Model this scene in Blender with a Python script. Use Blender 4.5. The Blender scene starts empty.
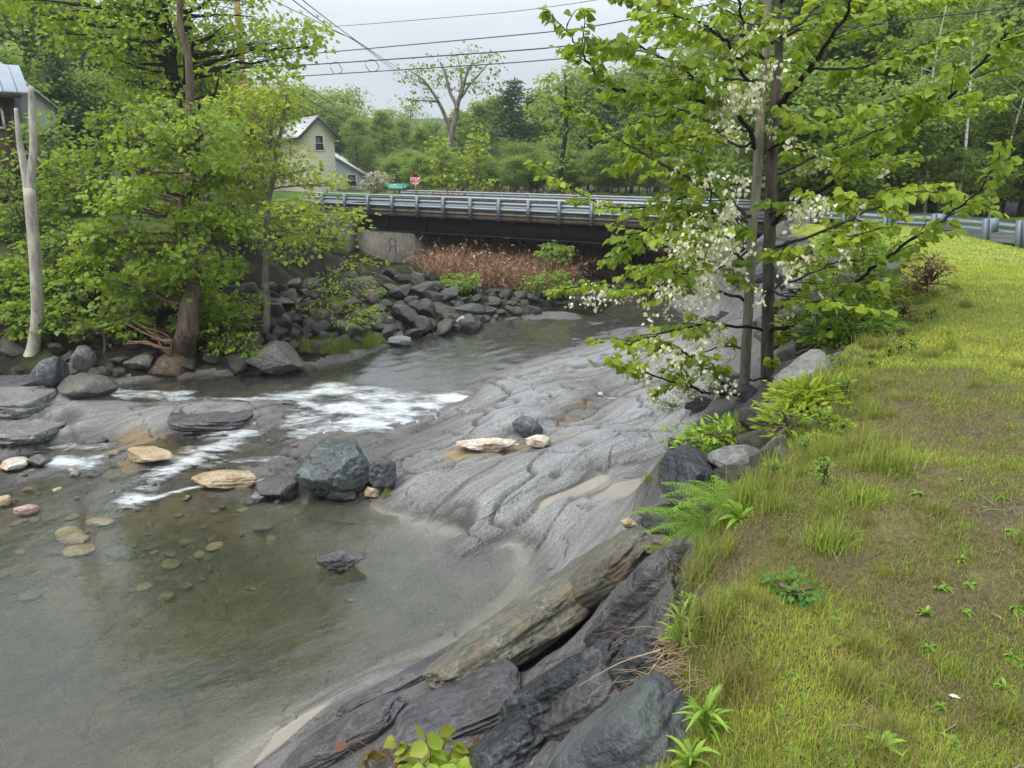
import bpy, math, random
import numpy as np
from mathutils import Vector, Matrix

# ------------------------------------------------------------------ scene, camera, light
S = bpy.context.scene
COL = S.collection
PITCH = math.radians(15.4); FPX = 750.0; EYE = 1.65
cam_data = bpy.data.cameras.new('camera'); cam = bpy.data.objects.new('camera', cam_data); COL.objects.link(cam)
cam.location = (0, 0, EYE); cam.rotation_euler = (math.radians(90) - PITCH, 0, 0)
cam_data.sensor_width = 36.0; cam_data.lens = FPX / 1024 * 36.0
cam_data.clip_start = 0.05; cam_data.clip_end = 3000
S.camera = cam

SUN_EL, SUN_AZ = math.radians(56), math.radians(235)     # azimuth clockwise from +Y
W = bpy.data.worlds.new('World'); S.world = W; W.use_nodes = True
wt = W.node_tree; wt.nodes.clear()
wo = wt.nodes.new('ShaderNodeOutputWorld'); wb = wt.nodes.new('ShaderNodeBackground')
sky = wt.nodes.new('ShaderNodeTexSky'); sky.sky_type = 'NISHITA'; sky.sun_disc = False
sky.sun_elevation = SUN_EL; sky.sun_rotation = SUN_AZ
sky.air_density = 1.0; sky.dust_density = 6.0; sky.ozone_density = 1.0
# overcast: the sky seen through a grey cloud sheet
tcw = wt.nodes.new('ShaderNodeTexCoord'); mpw = wt.nodes.new('ShaderNodeMapping'); mpw.inputs['Scale'].default_value = (1, 1, 3.0)
nzw = wt.nodes.new('ShaderNodeTexNoise'); nzw.inputs['Scale'].default_value = 2.2; nzw.inputs['Detail'].default_value = 6
rpw = wt.nodes.new('ShaderNodeValToRGB')
rpw.color_ramp.elements[0].position = .3; rpw.color_ramp.elements[0].color = (4.05, 4.6, 5.15, 1)
rpw.color_ramp.elements[1].position = .72; rpw.color_ramp.elements[1].color = (5.8, 6.2, 6.5, 1)
mxw = wt.nodes.new('ShaderNodeMix'); mxw.data_type = 'RGBA'; mxw.inputs[0].default_value = .86
L = wt.links.new
L(tcw.outputs['Generated'], mpw.inputs[0]); L(mpw.outputs[0], nzw.inputs['Vector']); L(nzw.outputs[0], rpw.inputs[0])
# an overcast sky is about three times brighter overhead than at the horizon
sxw = wt.nodes.new('ShaderNodeSeparateXYZ'); mrw = wt.nodes.new('ShaderNodeMapRange'); mrw.inputs[1].default_value = .12; mrw.inputs[2].default_value = .9; mrw.inputs[3].default_value = 1.0; mrw.inputs[4].default_value = 3.4
vmw = wt.nodes.new('ShaderNodeVectorMath'); vmw.operation = 'SCALE'
L(tcw.outputs['Generated'], sxw.inputs[0]); L(sxw.outputs[2], mrw.inputs[0]); L(rpw.outputs[0], vmw.inputs[0]); L(mrw.outputs[0], vmw.inputs['Scale'])
L(sky.outputs[0], mxw.inputs[6]); L(vmw.outputs[0], mxw.inputs[7]); L(mxw.outputs[2], wb.inputs[0]); L(wb.outputs[0], wo.inputs[0])
wb.inputs[1].default_value = 0.075

sd = bpy.data.lights.new('sun', 'SUN'); sd.energy = 1.5; sd.angle = math.radians(40); sd.color = (1.0, .945, .85)
sun = bpy.data.objects.new('sun', sd); COL.objects.link(sun)
sv = Vector((math.sin(SUN_AZ) * math.cos(SUN_EL), math.cos(SUN_AZ) * math.cos(SUN_EL), math.sin(SUN_EL)))
sun.rotation_euler = sv.to_track_quat('Z', 'Y').to_euler()
S.view_settings.view_transform = 'Standard'; S.view_settings.look = 'None'
S.view_settings.exposure = 0.98; S.view_settings.gamma = 1.0
try:
    S.cycles.max_bounces = 8; S.cycles.transparent_max_bounces = 10; S.cycles.diffuse_bounces = 3; S.cycles.caustics_reflective = False
    S.cycles.use_denoising = True
except Exception: pass

# ------------------------------------------------------------------ projection helpers (pixel -> real point)
def ray(px, py):
    u = (px - 512) / FPX; v = (384 - py) / FPX
    return np.array((u, math.cos(PITCH) + v * math.sin(PITCH), -math.sin(PITCH) + v * math.cos(PITCH)))
def Pz(px, py, z):
    d = ray(px, py); return np.array((0, 0, EYE)) + d * ((z - EYE) / d[2])
def Py(px, py, Y):
    d = ray(px, py); return np.array((0, 0, EYE)) + d * (Y / d[1])
def mpp(Y): return Y / math.cos(PITCH) / FPX * .98          # metres per pixel, roughly, at forward distance Y

# ------------------------------------------------------------------ noise
def _h(ix, iy, iz):
    n = (ix.astype(np.int64) * 374761393 + iy.astype(np.int64) * 668265263 + iz.astype(np.int64) * 2147483647 * 3 + iz.astype(np.int64) * 1274126177) & 0xffffffff
    n = ((n ^ (n >> 13)) * 1274126177) & 0xffffffff
    n = ((n ^ (n >> 16)) * 2246822519) & 0xffffffff
    return ((n ^ (n >> 15)) & 0xffffff) / float(0xffffff)
def vnoise(x, y, z=0.0):
    x = np.asarray(x, float); y = np.asarray(y, float); z = np.zeros_like(x) + z
    ix, iy, iz = np.floor(x), np.floor(y), np.floor(z)
    fx, fy, fz = x - ix, y - iy, z - iz
    fx, fy, fz = [f * f * f * (f * (f * 6 - 15) + 10) for f in (fx, fy, fz)]
    r = 0
    for dx in (0, 1):
        wx = fx if dx else 1 - fx
        for dy in (0, 1):
            wy = fy if dy else 1 - fy
            for dz in (0, 1):
                wz = fz if dz else 1 - fz
                r = r + wx * wy * wz * _h(ix + dx, iy + dy, iz + dz)
    return r * 2 - 1
def fbm(x, y, z=0.0, oct=4, gain=.5):
    r = 0; a = 1; t = 0
    for k in range(oct):
        r = r + a * vnoise(np.asarray(x) * 2 ** k + 17.3 * k, np.asarray(y) * 2 ** k - 9.1 * k, np.asarray(z) * 2 ** k + 3.7 * k)
        t += a; a *= gain
    return r / t
def sst(a, b, x):
    t = np.clip((np.asarray(x, float) - a) / (b - a), 0, 1); return t * t * (3 - 2 * t)

# ------------------------------------------------------------------ mesh helpers
class MB:
    """collects geometry for ONE mesh object"""
    def __init__(s): s.v = []; s.f = {}; s.n = 0; s.t = []; s.has_t = False
    def add(s, V, F, tint=None):
        V = np.asarray(V, float).reshape(-1, 3)
        for f in F if isinstance(F, list) and len(F) and isinstance(F[0], np.ndarray) else [np.asarray(F)]:
            if len(f): s.f.setdefault(f.shape[1], []).append(np.asarray(f) + s.n)
        s.v.append(V); s.n += len(V)
        if tint is None: s.t.append(np.full(len(V), .5))
        else: s.has_t = True; s.t.append(np.broadcast_to(np.asarray(tint, float), (len(V),)))
        return s
    def box(s, c, size, R=None, bev=0.0):
        x, y, z = [a / 2 for a in size]
        V = np.array([(i, j, k) for i in (-x, x) for j in (-y, y) for k in (-z, z)], float)
        F = np.array([(0, 1, 3, 2), (4, 6, 7, 5), (0, 4, 5, 1), (2, 3, 7, 6), (0, 2, 6, 4), (1, 5, 7, 3)])
        if R is not None: V = V @ np.array(R).T
        return s.add(V + np.array(c), F)
    def tube(s, P, r, n=6, cap=True, tint=None):
        P = np.asarray(P, float); m = len(P); r = np.broadcast_to(np.asarray(r, float), (m,))
        T = np.gradient(P, axis=0); T /= np.linalg.norm(T, axis=1)[:, None] + 1e-9
        ref = np.array((0, 0, 1.0)) if abs(T[:, 2]).mean() < .8 else np.array((1.0, 0, 0))
        A = np.cross(T, ref); A /= np.linalg.norm(A, axis=1)[:, None] + 1e-9; B = np.cross(T, A)
        a = np.arange(n) * 2 * math.pi / n
        V = P[:, None, :] + r[:, None, None] * (np.cos(a)[None, :, None] * A[:, None, :] + np.sin(a)[None, :, None] * B[:, None, :])
        i = np.arange(m - 1)[:, None] * n; j = np.arange(n)[None, :]; j2 = (j + 1) % n
        F = np.stack([i + j, i + n + j, i + n + j2, i + j2], -1).reshape(-1, 4)
        fl = [F]
        if cap:
            V = np.concatenate([V.reshape(-1, 3), P[[0, -1]]]); c0 = m * n
            k = np.arange(n); fl.append(np.stack([np.full(n, c0), k, (k + 1) % n], -1)); fl.append(np.stack([np.full(n, c0 + 1), (m - 1) * n + (k + 1) % n, (m - 1) * n + k], -1))
        return s.add(V, fl, tint)
    def build(s, name, mat, parent=None, smooth=True, attrs=None):
        V = np.concatenate(s.v) if s.v else np.zeros((0, 3))
        me = bpy.data.meshes.new(name)
        me.vertices.add(len(V)); me.vertices.foreach_set('co', V.astype(np.float32).ravel())
        loops, starts = [], []; c = 0
        for k, fl in s.f.items():
            f = np.concatenate(fl); loops.append(f.ravel()); starts.append(c + np.arange(len(f)) * k); c += f.size
        if c:
            lp = np.concatenate(loops); st = np.concatenate(starts)
            me.loops.add(len(lp)); me.loops.foreach_set('vertex_index', lp.astype(np.int32))
            me.polygons.add(len(st)); me.polygons.foreach_set('loop_start', st.astype(np.int32))
            if smooth: me.polygons.foreach_set('use_smooth', np.ones(len(st), bool))
        me.update(calc_edges=True)
        if s.has_t:
            a = me.attributes.new('tint', 'FLOAT', 'POINT'); a.data.foreach_set('value', np.concatenate(s.t).astype(np.float32))
        for k, v in (attrs or {}).items():
            a = me.attributes.new(k, 'FLOAT', 'POINT'); a.data.foreach_set('value', np.asarray(v, np.float32))
        if mat: me.materials.append(mat)
        return link(name, me, parent)
def link(name, me, parent=None):
    o = bpy.data.objects.new(name, me); COL.objects.link(o)
    if parent is not None: o.parent = parent
    return o
def empty(name, loc=(0, 0, 0), rz=0.0):
    o = bpy.data.objects.new(name, None); COL.objects.link(o); o.location = tuple(loc); o.rotation_euler = (0, 0, rz); o.empty_display_size = .2
    return o
def tag(o, label=None, cat=None, group=None, kind=None):
    if label: o['label'] = label
    if cat: o['category'] = cat
    if group: o['group'] = group
    if kind: o['kind'] = kind
    return o
def copy_tree(o, parent=None):
    c = o.copy(); COL.objects.link(c)
    if parent is not None: c.parent = parent
    for ch in list(o.children): copy_tree(ch, c)
    return c
def rotz(a): c, s = math.cos(a), math.sin(a); return np.array([(c, -s, 0), (s, c, 0), (0, 0, 1.0)])
def rotx(a): c, s = math.cos(a), math.sin(a); return np.array([(1.0, 0, 0), (0, c, -s), (0, s, c)])
def roty(a): c, s = math.cos(a), math.sin(a); return np.array([(c, 0, s), (0, 1.0, 0), (-s, 0, c)])

# ------------------------------------------------------------------ material helpers
class G:
    def __init__(s, name):
        s.m = bpy.data.materials.new(name); s.m.use_nodes = True; s.t = s.m.node_tree; s.t.nodes.clear()
        s.out = s.n('OutputMaterial')
    def n(s, k, **kw):
        o = s.t.nodes.new('ShaderNode' + k)
        for a, b in kw.items(): setattr(o, a, b)
        return o
    def l(s, a, b): s.t.links.new(a, b)
    def put(s, sock, v):
        if isinstance(v, bpy.types.NodeSocket): s.l(v, sock)
        else: sock.default_value = v
    def attr(s, name): return s.n('Attribute', attribute_name=name).outputs['Fac']
    def pos(s): return s.n('NewGeometry').outputs['Position']
    def obj(s): return s.n('TexCoord').outputs['Object']
    def rnd(s): return s.n('ObjectInfo').outputs['Random']
    def map(s, vec, scale=(1, 1, 1), rot=(0, 0, 0), loc=(0, 0, 0)):
        m = s.n('Mapping'); s.l(vec, m.inputs[0]); m.inputs['Scale'].default_value = scale; m.inputs['Rotation'].default_value = rot; s.put(m.inputs['Location'], loc); return m.outputs[0]
    def noise(s, vec, scale, detail=4, rough=.55, dist=0):
        m = s.n('TexNoise'); s.l(vec, m.inputs['Vector']); m.inputs['Scale'].default_value = scale; m.inputs['Detail'].default_value = detail; m.inputs['Roughness'].default_value = rough; m.inputs['Distortion'].default_value = dist; return m.outputs[0]
    def voro(s, vec, scale, feature='F1', out=0):
        m = s.n('TexVoronoi', feature=feature); s.l(vec, m.inputs['Vector']); m.inputs['Scale'].default_value = scale; return m.outputs[out]
    def ramp(s, f, *st):
        r = s.n('ValToRGB'); e = r.color_ramp.elements
        while len(e) < len(st): e.new(.5)
        for x, (p, c) in zip(e, st): x.position = p; x.color = (*c, 1) if isinstance(c, tuple) else (c, c, c, 1)
        s.put(r.inputs[0], f); return r.outputs[0]
    def mix(s, f, a, b, mode='MIX'):
        m = s.n('Mix', data_type='RGBA', blend_type=mode)
        s.put(m.inputs[0], f)
        for k, v in ((6, a), (7, b)):
            if isinstance(v, tuple): v = (*v, 1)
            elif isinstance(v, (int, float)): v = (v, v, v, 1)
            s.put(m.inputs[k], v)
        return m.outputs[2]
    def math(s, op, a, b=0.0, clamp=False):
        m = s.n('Math', operation=op, use_clamp=clamp); s.put(m.inputs[0], a); s.put(m.inputs[1], b); return m.outputs[0]
    def bump(s, h, strength=.5, dist=.02, normal=None):
        b = s.n('Bump'); b.inputs['Strength'].default_value = strength; b.inputs['Distance'].default_value = dist; s.l(h, b.inputs['Height'])
        if normal is not None: s.l(normal, b.inputs['Normal'])
        return b.outputs[0]
    def bsdf(s, col, rough=.6, normal=None, metal=0.0, spec=.5, coat=0.0):
        p = s.n('BsdfPrincipled')
        if isinstance(col, tuple): col = (*col, 1)
        s.put(p.inputs['Base Color'], col); s.put(p.inputs['Roughness'], rough); s.put(p.inputs['Metallic'], metal); s.put(p.inputs['Specular IOR Level'], spec)
        s.put(p.inputs['Coat Weight'], coat); p.inputs['Coat Roughness'].default_value = .12
        if normal is not None: s.l(normal, p.inputs['Normal'])
        return p.outputs[0]
    def mixs(s, f, a, b):
        m = s.n('MixShader'); s.put(m.inputs[0], f); s.l(a, m.inputs[1]); s.l(b, m.inputs[2]); return m.outputs[0]
    def done(s, sh): s.l(sh, s.out.inputs[0]); return s.m

def simple(name, col, rough=.6, metal=0.0, var=.25, scale=6, bump=.15, spec=.5):
    g = G(name); v = g.obj(); nz = g.noise(v, scale, 5)
    c = g.mix(nz, tuple(a * (1 - var) for a in col), tuple(min(1, a * (1 + var)) for a in col))
    return g.done(g.bsdf(c, rough, g.bump(g.noise(v, scale * 6, 3), bump, .01), metal, spec))

def leaf_mat(name, *stops, trans=.5, rough=.42):
    g = G(name); t = g.attr('tint'); r = g.rnd()
    c = g.ramp(t, *stops)
    c = g.mix(g.math('MULTIPLY', r, .14), c, (.05, .08, .02))
    c = g.mix(g.ramp(g.noise(g.pos(), 38, 3, .6), (.35, .34), (.6, 0.0)), c, g.mix(1.0, c, (.55, .62, .5), 'MULTIPLY'))
    d = g.bsdf(c, rough, spec=.35)
    tr = g.n('BsdfTranslucent'); g.l(g.mix(.4, c, (.42, .54, .04)), tr.inputs[0])
    return g.done(g.mixs(trans, d, tr.outputs[0]))

def bark_mat(name, a, b, scale=8, rough=.7, bump=.6):
    g = G(name); v = g.map(g.pos(), (1, 1, .25)); nz = g.noise(v, scale, 6, .6); n2 = g.noise(g.pos(), 3.0, 3)
    c = g.mix(g.ramp(nz, (.35, 0.0), (.65, 1.0)), a, b); c = g.mix(g.ramp(n2, (.55, 0.0), (.75, .5)), c, (b[0] * 1.1, b[1] * 1.35, b[2] * .8))
    return g.done(g.bsdf(c, min(.95, rough + .12), g.bump(g.noise(v, scale * 2.5, 5), bump, .02), spec=.25))
# ------------------------------------------------------------------ terrain: control points -> smooth height field
EDGE_Y = [-40, 0, 1.8, 2.2, 2.42, 3.03, 3.67, 4.26, 6.1, 8.9, 13.9, 20.8, 27, 30, 60]
EDGE_X = [.3, .42, .5, .47, .5, .84, 1.1, 1.56, 2.69, 4.42, 7.0, 8.6, 9.4, 10.3, 14]
def edge_x(y): return np.interp(y, EDGE_Y, EDGE_X)
CP = []
def cpx(*pts):
    for px, py, z in pts: CP.append(tuple(Pz(px, py, z)))
# lawn
cpx((1024, 768, 0), (900, 700, .0), (800, 600, 0), (900, 450, .02), (1000, 350, 0), (900, 300, .02), (1000, 265, 0), (880, 250, 0))
for x, y in ((3, 0), (1.5, -3), (8, 2), (6, 6), (9, 10), (13, 4), (20, 8), (14, 16), (25, 20), (20, 30), (30, 40), (15, 40), (0, -12), (12, -12), (30, -10), (35, 10), (40, 30), (12, 25), (30, 55)): CP.append((x, y, 0.0))
for y in (-12, -5, 0, 1.8, 2.6, 3.4, 4.4, 6.1, 7.5, 9, 11, 13.9, 17, 20.8, 24, 27): CP.append((float(edge_x(y)) + .12, y, -.04))
# near bank, slabs
cpx((600, 768, -.85), (640, 735, -.42), (560, 768, -1.25), (590, 700, -1.35), (640, 700, -.62), (540, 710, -1.7), (450, 768, -1.95), (350, 768, -2.9), (300, 768, -3.45), (250, 768, -3.9),
    (480, 700, -2.3), (430, 720, -2.45), (400, 690, -3.1), (350, 725, -3.2), (330, 690, -3.9), (480, 640, -3.9), (505, 650, -3.3), (540, 640, -2.75), (590, 620, -2.05), (640, 600, -1.25), (665, 565, -1.15),
    (600, 570, -2.45), (560, 580, -3.05), (540, 590, -3.85), (620, 540, -2.65), (650, 520, -2.55), (150, 768, -4.2), (200, 768, -4.05))
# rock shelf: broad and low
SHELF = ((380, 505, -3.9), (440, 525, -3.92), (530, 545, -3.9), (480, 505, -3.62), (560, 505, -3.28), (640, 497, -3.0), (560, 487, -3.46), (620, 478, -3.24), (690, 468, -2.9),
    (430, 490, -3.66), (480, 472, -3.4), (540, 458, -3.12), (600, 438, -2.92), (680, 422, -2.72), (480, 450, -3.58), (540, 440, -3.5), (600, 424, -3.3), (520, 418, -3.2), (575, 428, -3.25),
    (640, 398, -2.86), (560, 392, -3.06), (590, 404, -3.36), (562, 416, -3.42), (605, 392, -3.3), (480, 398, -3.3), (450, 398, -3.46), (500, 384, -3.12), (560, 360, -3.05), (625, 345, -3.0), (650, 330, -3.12), (600, 336, -3.4),
    (560, 341, -3.42), (640, 320, -3.42), (668, 316, -3.6), (690, 322, -3.45), (690, 306, -3.8), (668, 300, -3.9), (700, 360, -2.8), (720, 398, -2.5), (690, 440, -2.7), (420, 440, -3.62), (400, 465, -3.72), (470, 376, -3.42), (712, 332, -3.0), (692, 291, -3.75))
cpx(*[(a, b, z if z < -3.6 else -3.6 + (z + 3.6) * .62) for a, b, z in SHELF])
# bank by the tree
for a in ((3.3, 9.4, -1.0), (2.4, 9.6, -1.7), (2.2, 7.6, -1.2), (1.3, 6.2, -1.4), (1.0, 5.4, -1.3), (1.6, 8.2, -2.3), (3.4, 12.5, -2.2), (4.6, 13.5, -1.6), (5.4, 17, -2.3), (6.6, 20, -2.0), (5.2, 20, -2.9), (7.3, 26, -2.6), (7.9, 29, -2.9), (8, 31, -2.4), (7.8, 27, -1.4), (.35, 3.6, -1.35), (.1, 4.4, -2.1), (9.3, 33, -2.6), (10, 37, -3.2), (13, 42, -2.8)): CP.append(a)
# near bank behind the camera plane
for a in ((-.9, 1.2, -1.6), (-2.2, 1.2, -3.0), (-3.2, 1.5, -3.95), (-.8, -6, -1.6), (-2.5, -6, -3.3), (-3.6, -6, -4.1), (-2.3, 3.5, -3.4), (-1.2, 3.3, -2.4), (-3.3, 4.5, -4.1), (-1, -12, -2), (-4, -14, -4.2)): CP.append(a)
# pool bed
cpx((300, 600, -4.45), (150, 600, -4.35), (200, 680, -4.5), (100, 720, -4.55), (400, 575, -4.25), (20, 600, -4.3), (460, 560, -4.03), (420, 640, -4.12), (250, 540, -4.2), (60, 540, -4.1), (330, 520, -4.06))
for a in ((-6, 3, -4.6), (-10, 0, -4.7), (-8, -8, -4.7), (-14, 8, -4.4), (-18, 2, -4.6)): CP.append(a)
cpx((450, 355, -3.95), (400, 368, -3.75), (550, 322, -4.0), (350, 386, -3.72), (300, 392, -3.7), (600, 310, -3.9))
for a in ((4.5, 30, -4), (8, 35.5, -4), (14, 42, -4), (22, 52, -4)): CP.append(a)
# rapids: bed just under the sheet of water, ledges standing proud of it
RAP = ((440, 412, -3.62), (350, 408, -3.62), (260, 400, -3.6), (210, 398, -3.6), (150, 396, -3.75), (110, 402, -3.72), (300, 425, -3.72), (380, 440, -3.76), (200, 430, -3.78), (260, 445, -3.88), (100, 440, -3.8), (50, 448, -3.85),
       (330, 455, -3.84), (180, 465, -3.95), (80, 475, -3.98), (20, 485, -4.0), (120, 505, -4.02), (250, 500, -4.04), (60, 515, -4.05))
cpx(*[(a, b, z + .07) for a, b, z in RAP])
cpx((200, 416, -3.46), (260, 413, -3.5), (140, 424, -3.52), (330, 432, -3.62), (0, 395, -3.2), (40, 402, -3.2), (55, 420, -3.36), (0, 425, -3.42), (95, 388, -3.2), (150, 456, -3.72), (120, 464, -3.8), (230, 483, -3.86), (200, 488, -3.9))
# far bank
WL = [(-30, 18), (-20, 17.6), (-12.9, 18.3), (-9.9, 18.5), (-7.5, 19.3), (-5.5, 20), (-3.8, 22.9), (-2.6, 24.6), (-.4, 27.2), (1.9, 28.9), (4.7, 32.6), (8, 38.5), (14, 47), (24, 60)]
for i, (x, y) in enumerate(WL):
    x0, y0 = WL[max(0, i - 1)]; x1, y1 = WL[min(len(WL) - 1, i + 1)]
    tx, ty = x1 - x0, y1 - y0; l = math.hypot(tx, ty); nx, ny = -ty / l, tx / l
    CP.append((x, y, -3.4))
    if -5 < x < 10: continue
    prof = ((1.2, -2.7), (2.6, -1.9), (4.4, -.4), (7, .5), (12, .7)) if x < -5 else ((1.2, -2.8), (2.6, -2.3), (4.5, -1.7), (8, -1.5 if x < 0 else -.9), (14, .2))
    if x > 1: prof = ((1.2, -2.9), (2.6, -2.4), (5, -1.2), (8.5, .1), (14, .4))
    for d, z in prof:
        if not (x < 0 and d > 9 and x > -5): CP.append((x + nx * d, y + ny * d, z))
for px, Y, z in ((345, 25, -2.75), (345, 28.5, -2.1), (345, 36, -2.5), (345, 40, -2.9), (400, 25.5, -2.75), (400, 29, -2.3), (400, 34, -2.6), (400, 39, -3.0), (440, 27, -2.9), (440, 31, -2.75), (440, 36, -2.85), (440, 42, -2.3), (440, 48, -.6),
                 (500, 30, -3.12), (500, 35, -3.05), (500, 40, -2.6), (500, 44, -1.8), (500, 50, -.1), (560, 32, -3.18), (560, 37, -3.05), (560, 42, -2.4), (560, 46, -1.5), (560, 52, 0), (620, 36, -3.18), (620, 41, -2.7), (620, 46, -1.5), (620, 52, 0), (665, 43, -3.0), (665, 48, -2.0), (665, 55, 0), (300, 27, -1.2), (300, 32, -.9), (300, 38, -1.0)):
    p = Py(px, 250, Y); CP.append((p[0], Y, z))
for a in ((-12, 34, -.3), (-13, 42, .05), (-18, 46, .15), (-8, 50, .1), (10, 60, .2), (-20, 34, .7), (-28, 28, .8), (-34, 36, 2), (-30, 50, 1.2), (-12, 55, .4), (20, 58, .2), (-40, 22, 1)): CP.append(a)
CP = np.array(CP, float)
_c = .35
def _phi(d2): return np.sqrt(d2 + _c * _c)
_d2 = ((CP[:, None, :2] - CP[None, :, :2]) ** 2).sum(-1)
_A = _phi(_d2) - np.eye(len(CP)) * .004
_n = len(CP); _M = np.zeros((_n + 1, _n + 1)); _M[:_n, :_n] = _A; _M[:_n, _n] = 1; _M[_n, :_n] = 1
_w = np.linalg.solve(_M, np.append(CP[:, 2], 0))
def rbf(x, y):
    x = np.asarray(x, float); sh = x.shape; x = x.ravel(); y = np.asarray(y, float).ravel(); out = np.empty(len(x))
    for i in range(0, len(x), 40000):
        d2 = (x[i:i + 40000, None] - CP[None, :, 0]) ** 2 + (y[i:i + 40000, None] - CP[None, :, 1]) ** 2
        out[i:i + 40000] = _phi(d2) @ _w[:_n] + _w[_n]
    return out.reshape(sh)
WLx = np.array([a[0] for a in WL], float); WLy = np.array([a[1] for a in WL], float)
def wl_y(x): return np.interp(x, WLx, WLy)
def seg_dist(x, y, P):
    """distance to polyline, and arc parameter 0..1 and side"""
    best = np.full(np.shape(x), 1e9); par = np.zeros(np.shape(x)); side = np.zeros(np.shape(x)); P = [np.array(p[:2], float) for p in P]
    Ls = [np.linalg.norm(b - a) for a, b in zip(P[:-1], P[1:])]; tot = sum(Ls); acc = 0
    for a, b, l in zip(P[:-1], P[1:], Ls):
        d = (b - a) / l; t = np.clip((x - a[0]) * d[0] + (y - a[1]) * d[1], 0, l)
        ex, ey = x - a[0] - d[0] * t, y - a[1] - d[1] * t; dd = np.hypot(ex, ey); m = dd < best
        best = np.where(m, dd, best); par = np.where(m, (acc + t) / tot, par); side = np.where(m, np.sign(d[0] * ey - d[1] * ex), side); acc += l
    return best, par, side
ROAD = [(-70, 78), (-40, 63), (-7.2, 45.3), (8.35, 36.3), (11.5, 34), (14.3, 31), (15.7, 27.5), (16.3, 23), (16.6, 17), (17, 8), (17.5, -10), (18, -60)]
ROADZ = [(0, .4), (.25, .22), (.36, .1), (.46, -.2), (.55, -.08), (1, -.05)]
def road_z(par): return np.interp(par, [a for a, _ in ROADZ], [b for _, b in ROADZ])
RIDGES = [([(465, 505), (520, 470), (570, 452), (640, 430), (695, 416)], -3.1, .55, .20), ([(475, 424), (520, 412), (575, 420)], -3.3, .5, .13), ([(445, 540), (520, 512), (600, 502), (668, 494)], -3.35, .5, .10), ([(600, 424), (650, 396), (700, 380)], -3.0, .55, .14), ([(460, 398), (540, 372), (625, 350)], -3.2, .7, .12), ([(560, 392), (520, 396), (480, 402)], -3.2, .45, .10),
          ([(455, 470), (540, 443), (608, 424)], -3.5, .28, -.12), ([(480, 508), (560, 490), (690, 470)], -3.4, .4, -.08), ([(607, 390), (585, 405), (560, 420)], -3.35, .3, -.22), ([(470, 408), (530, 388), (600, 380)], -3.3, .2, -.09), ([(620, 372), (670, 360), (720, 345)], -3.0, .25, -.10), ([(430, 480), (390, 500)], -3.7, .4, .06)]
RIDGES = [([Pz(a, b, z) for a, b in P], w, h * .6) for P, z, w, h in RIDGES]
def lawn_mask(x, y): return sst(-.15, .25, x - edge_x(y) + .16 * fbm(x * 1.7, y * 1.7, 5.5, 3)) * (np.asarray(y) < 48)
def farbank_mask(x, y): return sst(-.1, .5, y - wl_y(x))
SANDS = [(Pz(635, 478, -3.2), 1.3, .42), (Pz(575, 489, -3.4), .9, .24), (Pz(685, 464, -2.9), .6, .28), (Pz(262, 760, -4.0), .8, .2)]
def sand_mask(x, y):
    m = 0
    for p, a, b in SANDS:
        dx, dy = x - p[0], y - p[1]; u = dx * .75 + dy * .66; v = -dx * .66 + dy * .75
        m = np.maximum(m, np.exp(-((u / a) ** 2 + (v / b) ** 2) * .9))
    return sst(.35, .6, m + .12 * fbm(x * 2.2, y * 2.2, 8, 3))
def terrain_z(x, y):
    x = np.asarray(x, float); y = np.asarray(y, float)
    z = rbf(x, y)
    r = np.hypot(x, y); far = sst(42, 62, np.maximum(np.abs(x) * 1.0, y * .95))
    hill = .3 + 9 * sst(20, 90, -x - .15 * (y - 40) + 6 * fbm(x * .03, y * .03, 1, 2)) * sst(30, 70, y + .3 * np.abs(x)) + 30 * sst(120, 420, y) + 12 * sst(60, 200, np.abs(x))
    z = z * (1 - far) + hill * far
    rd, par, _ = seg_dist(x, y, ROAD); rz = road_z(par)
    over_river = sst(-9.0, -11.5, x) + sst(9.5, 11.5, x)
    z = np.where(y > -60, z + (rz - .03 - z) * sst(6.2, 3.9, rd) * np.clip(over_river, 0, 1), z)
    lm = lawn_mask(x, y); fb = farbank_mask(x, y); rk = (1 - lm) * (1 - fb)
    sa = sand_mask(x, y) * rk
    u = x * .75 + y * .66; v = -x * .66 + y * .75
    near_far = sst(60, 25, r)
    # bedrock: strata running with the current, joints and potholes
    st = fbm(u * .55, v * 2.6, 2.0, 4); rid = 1 - np.abs(fbm(u * .35, v * 1.3, 7.0, 3)) * 2
    ck = np.abs(fbm(u * .5 + 9, v * .9, 4.0, 3)); crack = sst(.045, 0, ck)
    ck2 = np.abs(fbm(u * 1.3 - 4, v * 1.1 + 3, 6.0, 2)); crack = np.maximum(crack, .6 * sst(.03, 0, ck2))
    d = .02 * st + .025 * rid + .035 * fbm(x * 2.0, y * 2.0, 3, 3) + .02 * sst(.0, .12, fbm(u * .5, v * 1.5, 31, 3))  - .09 * crack
    t1, t2, am = ledges(u, v)
    d = d + am * (.05 * (sst(0, .07, t1) * (1 - t1) - .42) + .022 * (sst(0, .12, t2) * (1 - t2) - .42))
    steep = sst(-3.2, -1.2, z)                                   # craggy near the lawn edge
    d = d * (1 + .5 * steep)
    for P, w, h in RIDGES:
        dd, _, _ = seg_dist(x, y, P); d = d + h * np.exp(-(dd / w) ** 2)
    wall = sst(-2.9, -2.2, z) * rk; d = d + wall * (.07 * (1 - 2 * np.abs(fbm(u * .9, v * 2.0, 11, 4))) + .10 * fbm(x * 1.6, y * 1.6, 14, 4))
    z = z + rk * (1 - sa) * d * near_far + sa * .012 * fbm(x * 3, y * 3, 9, 3)
    z = z + lm * (.02 * fbm(x * 1.2, y * 1.2, 1, 3) + .012 * fbm(x * 5, y * 5, 2, 3)) * near_far
    z = z + fb * .18 * fbm(x * .9, y * .9, 3, 4) * sst(6.5, 8, rd)
    return z
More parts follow.
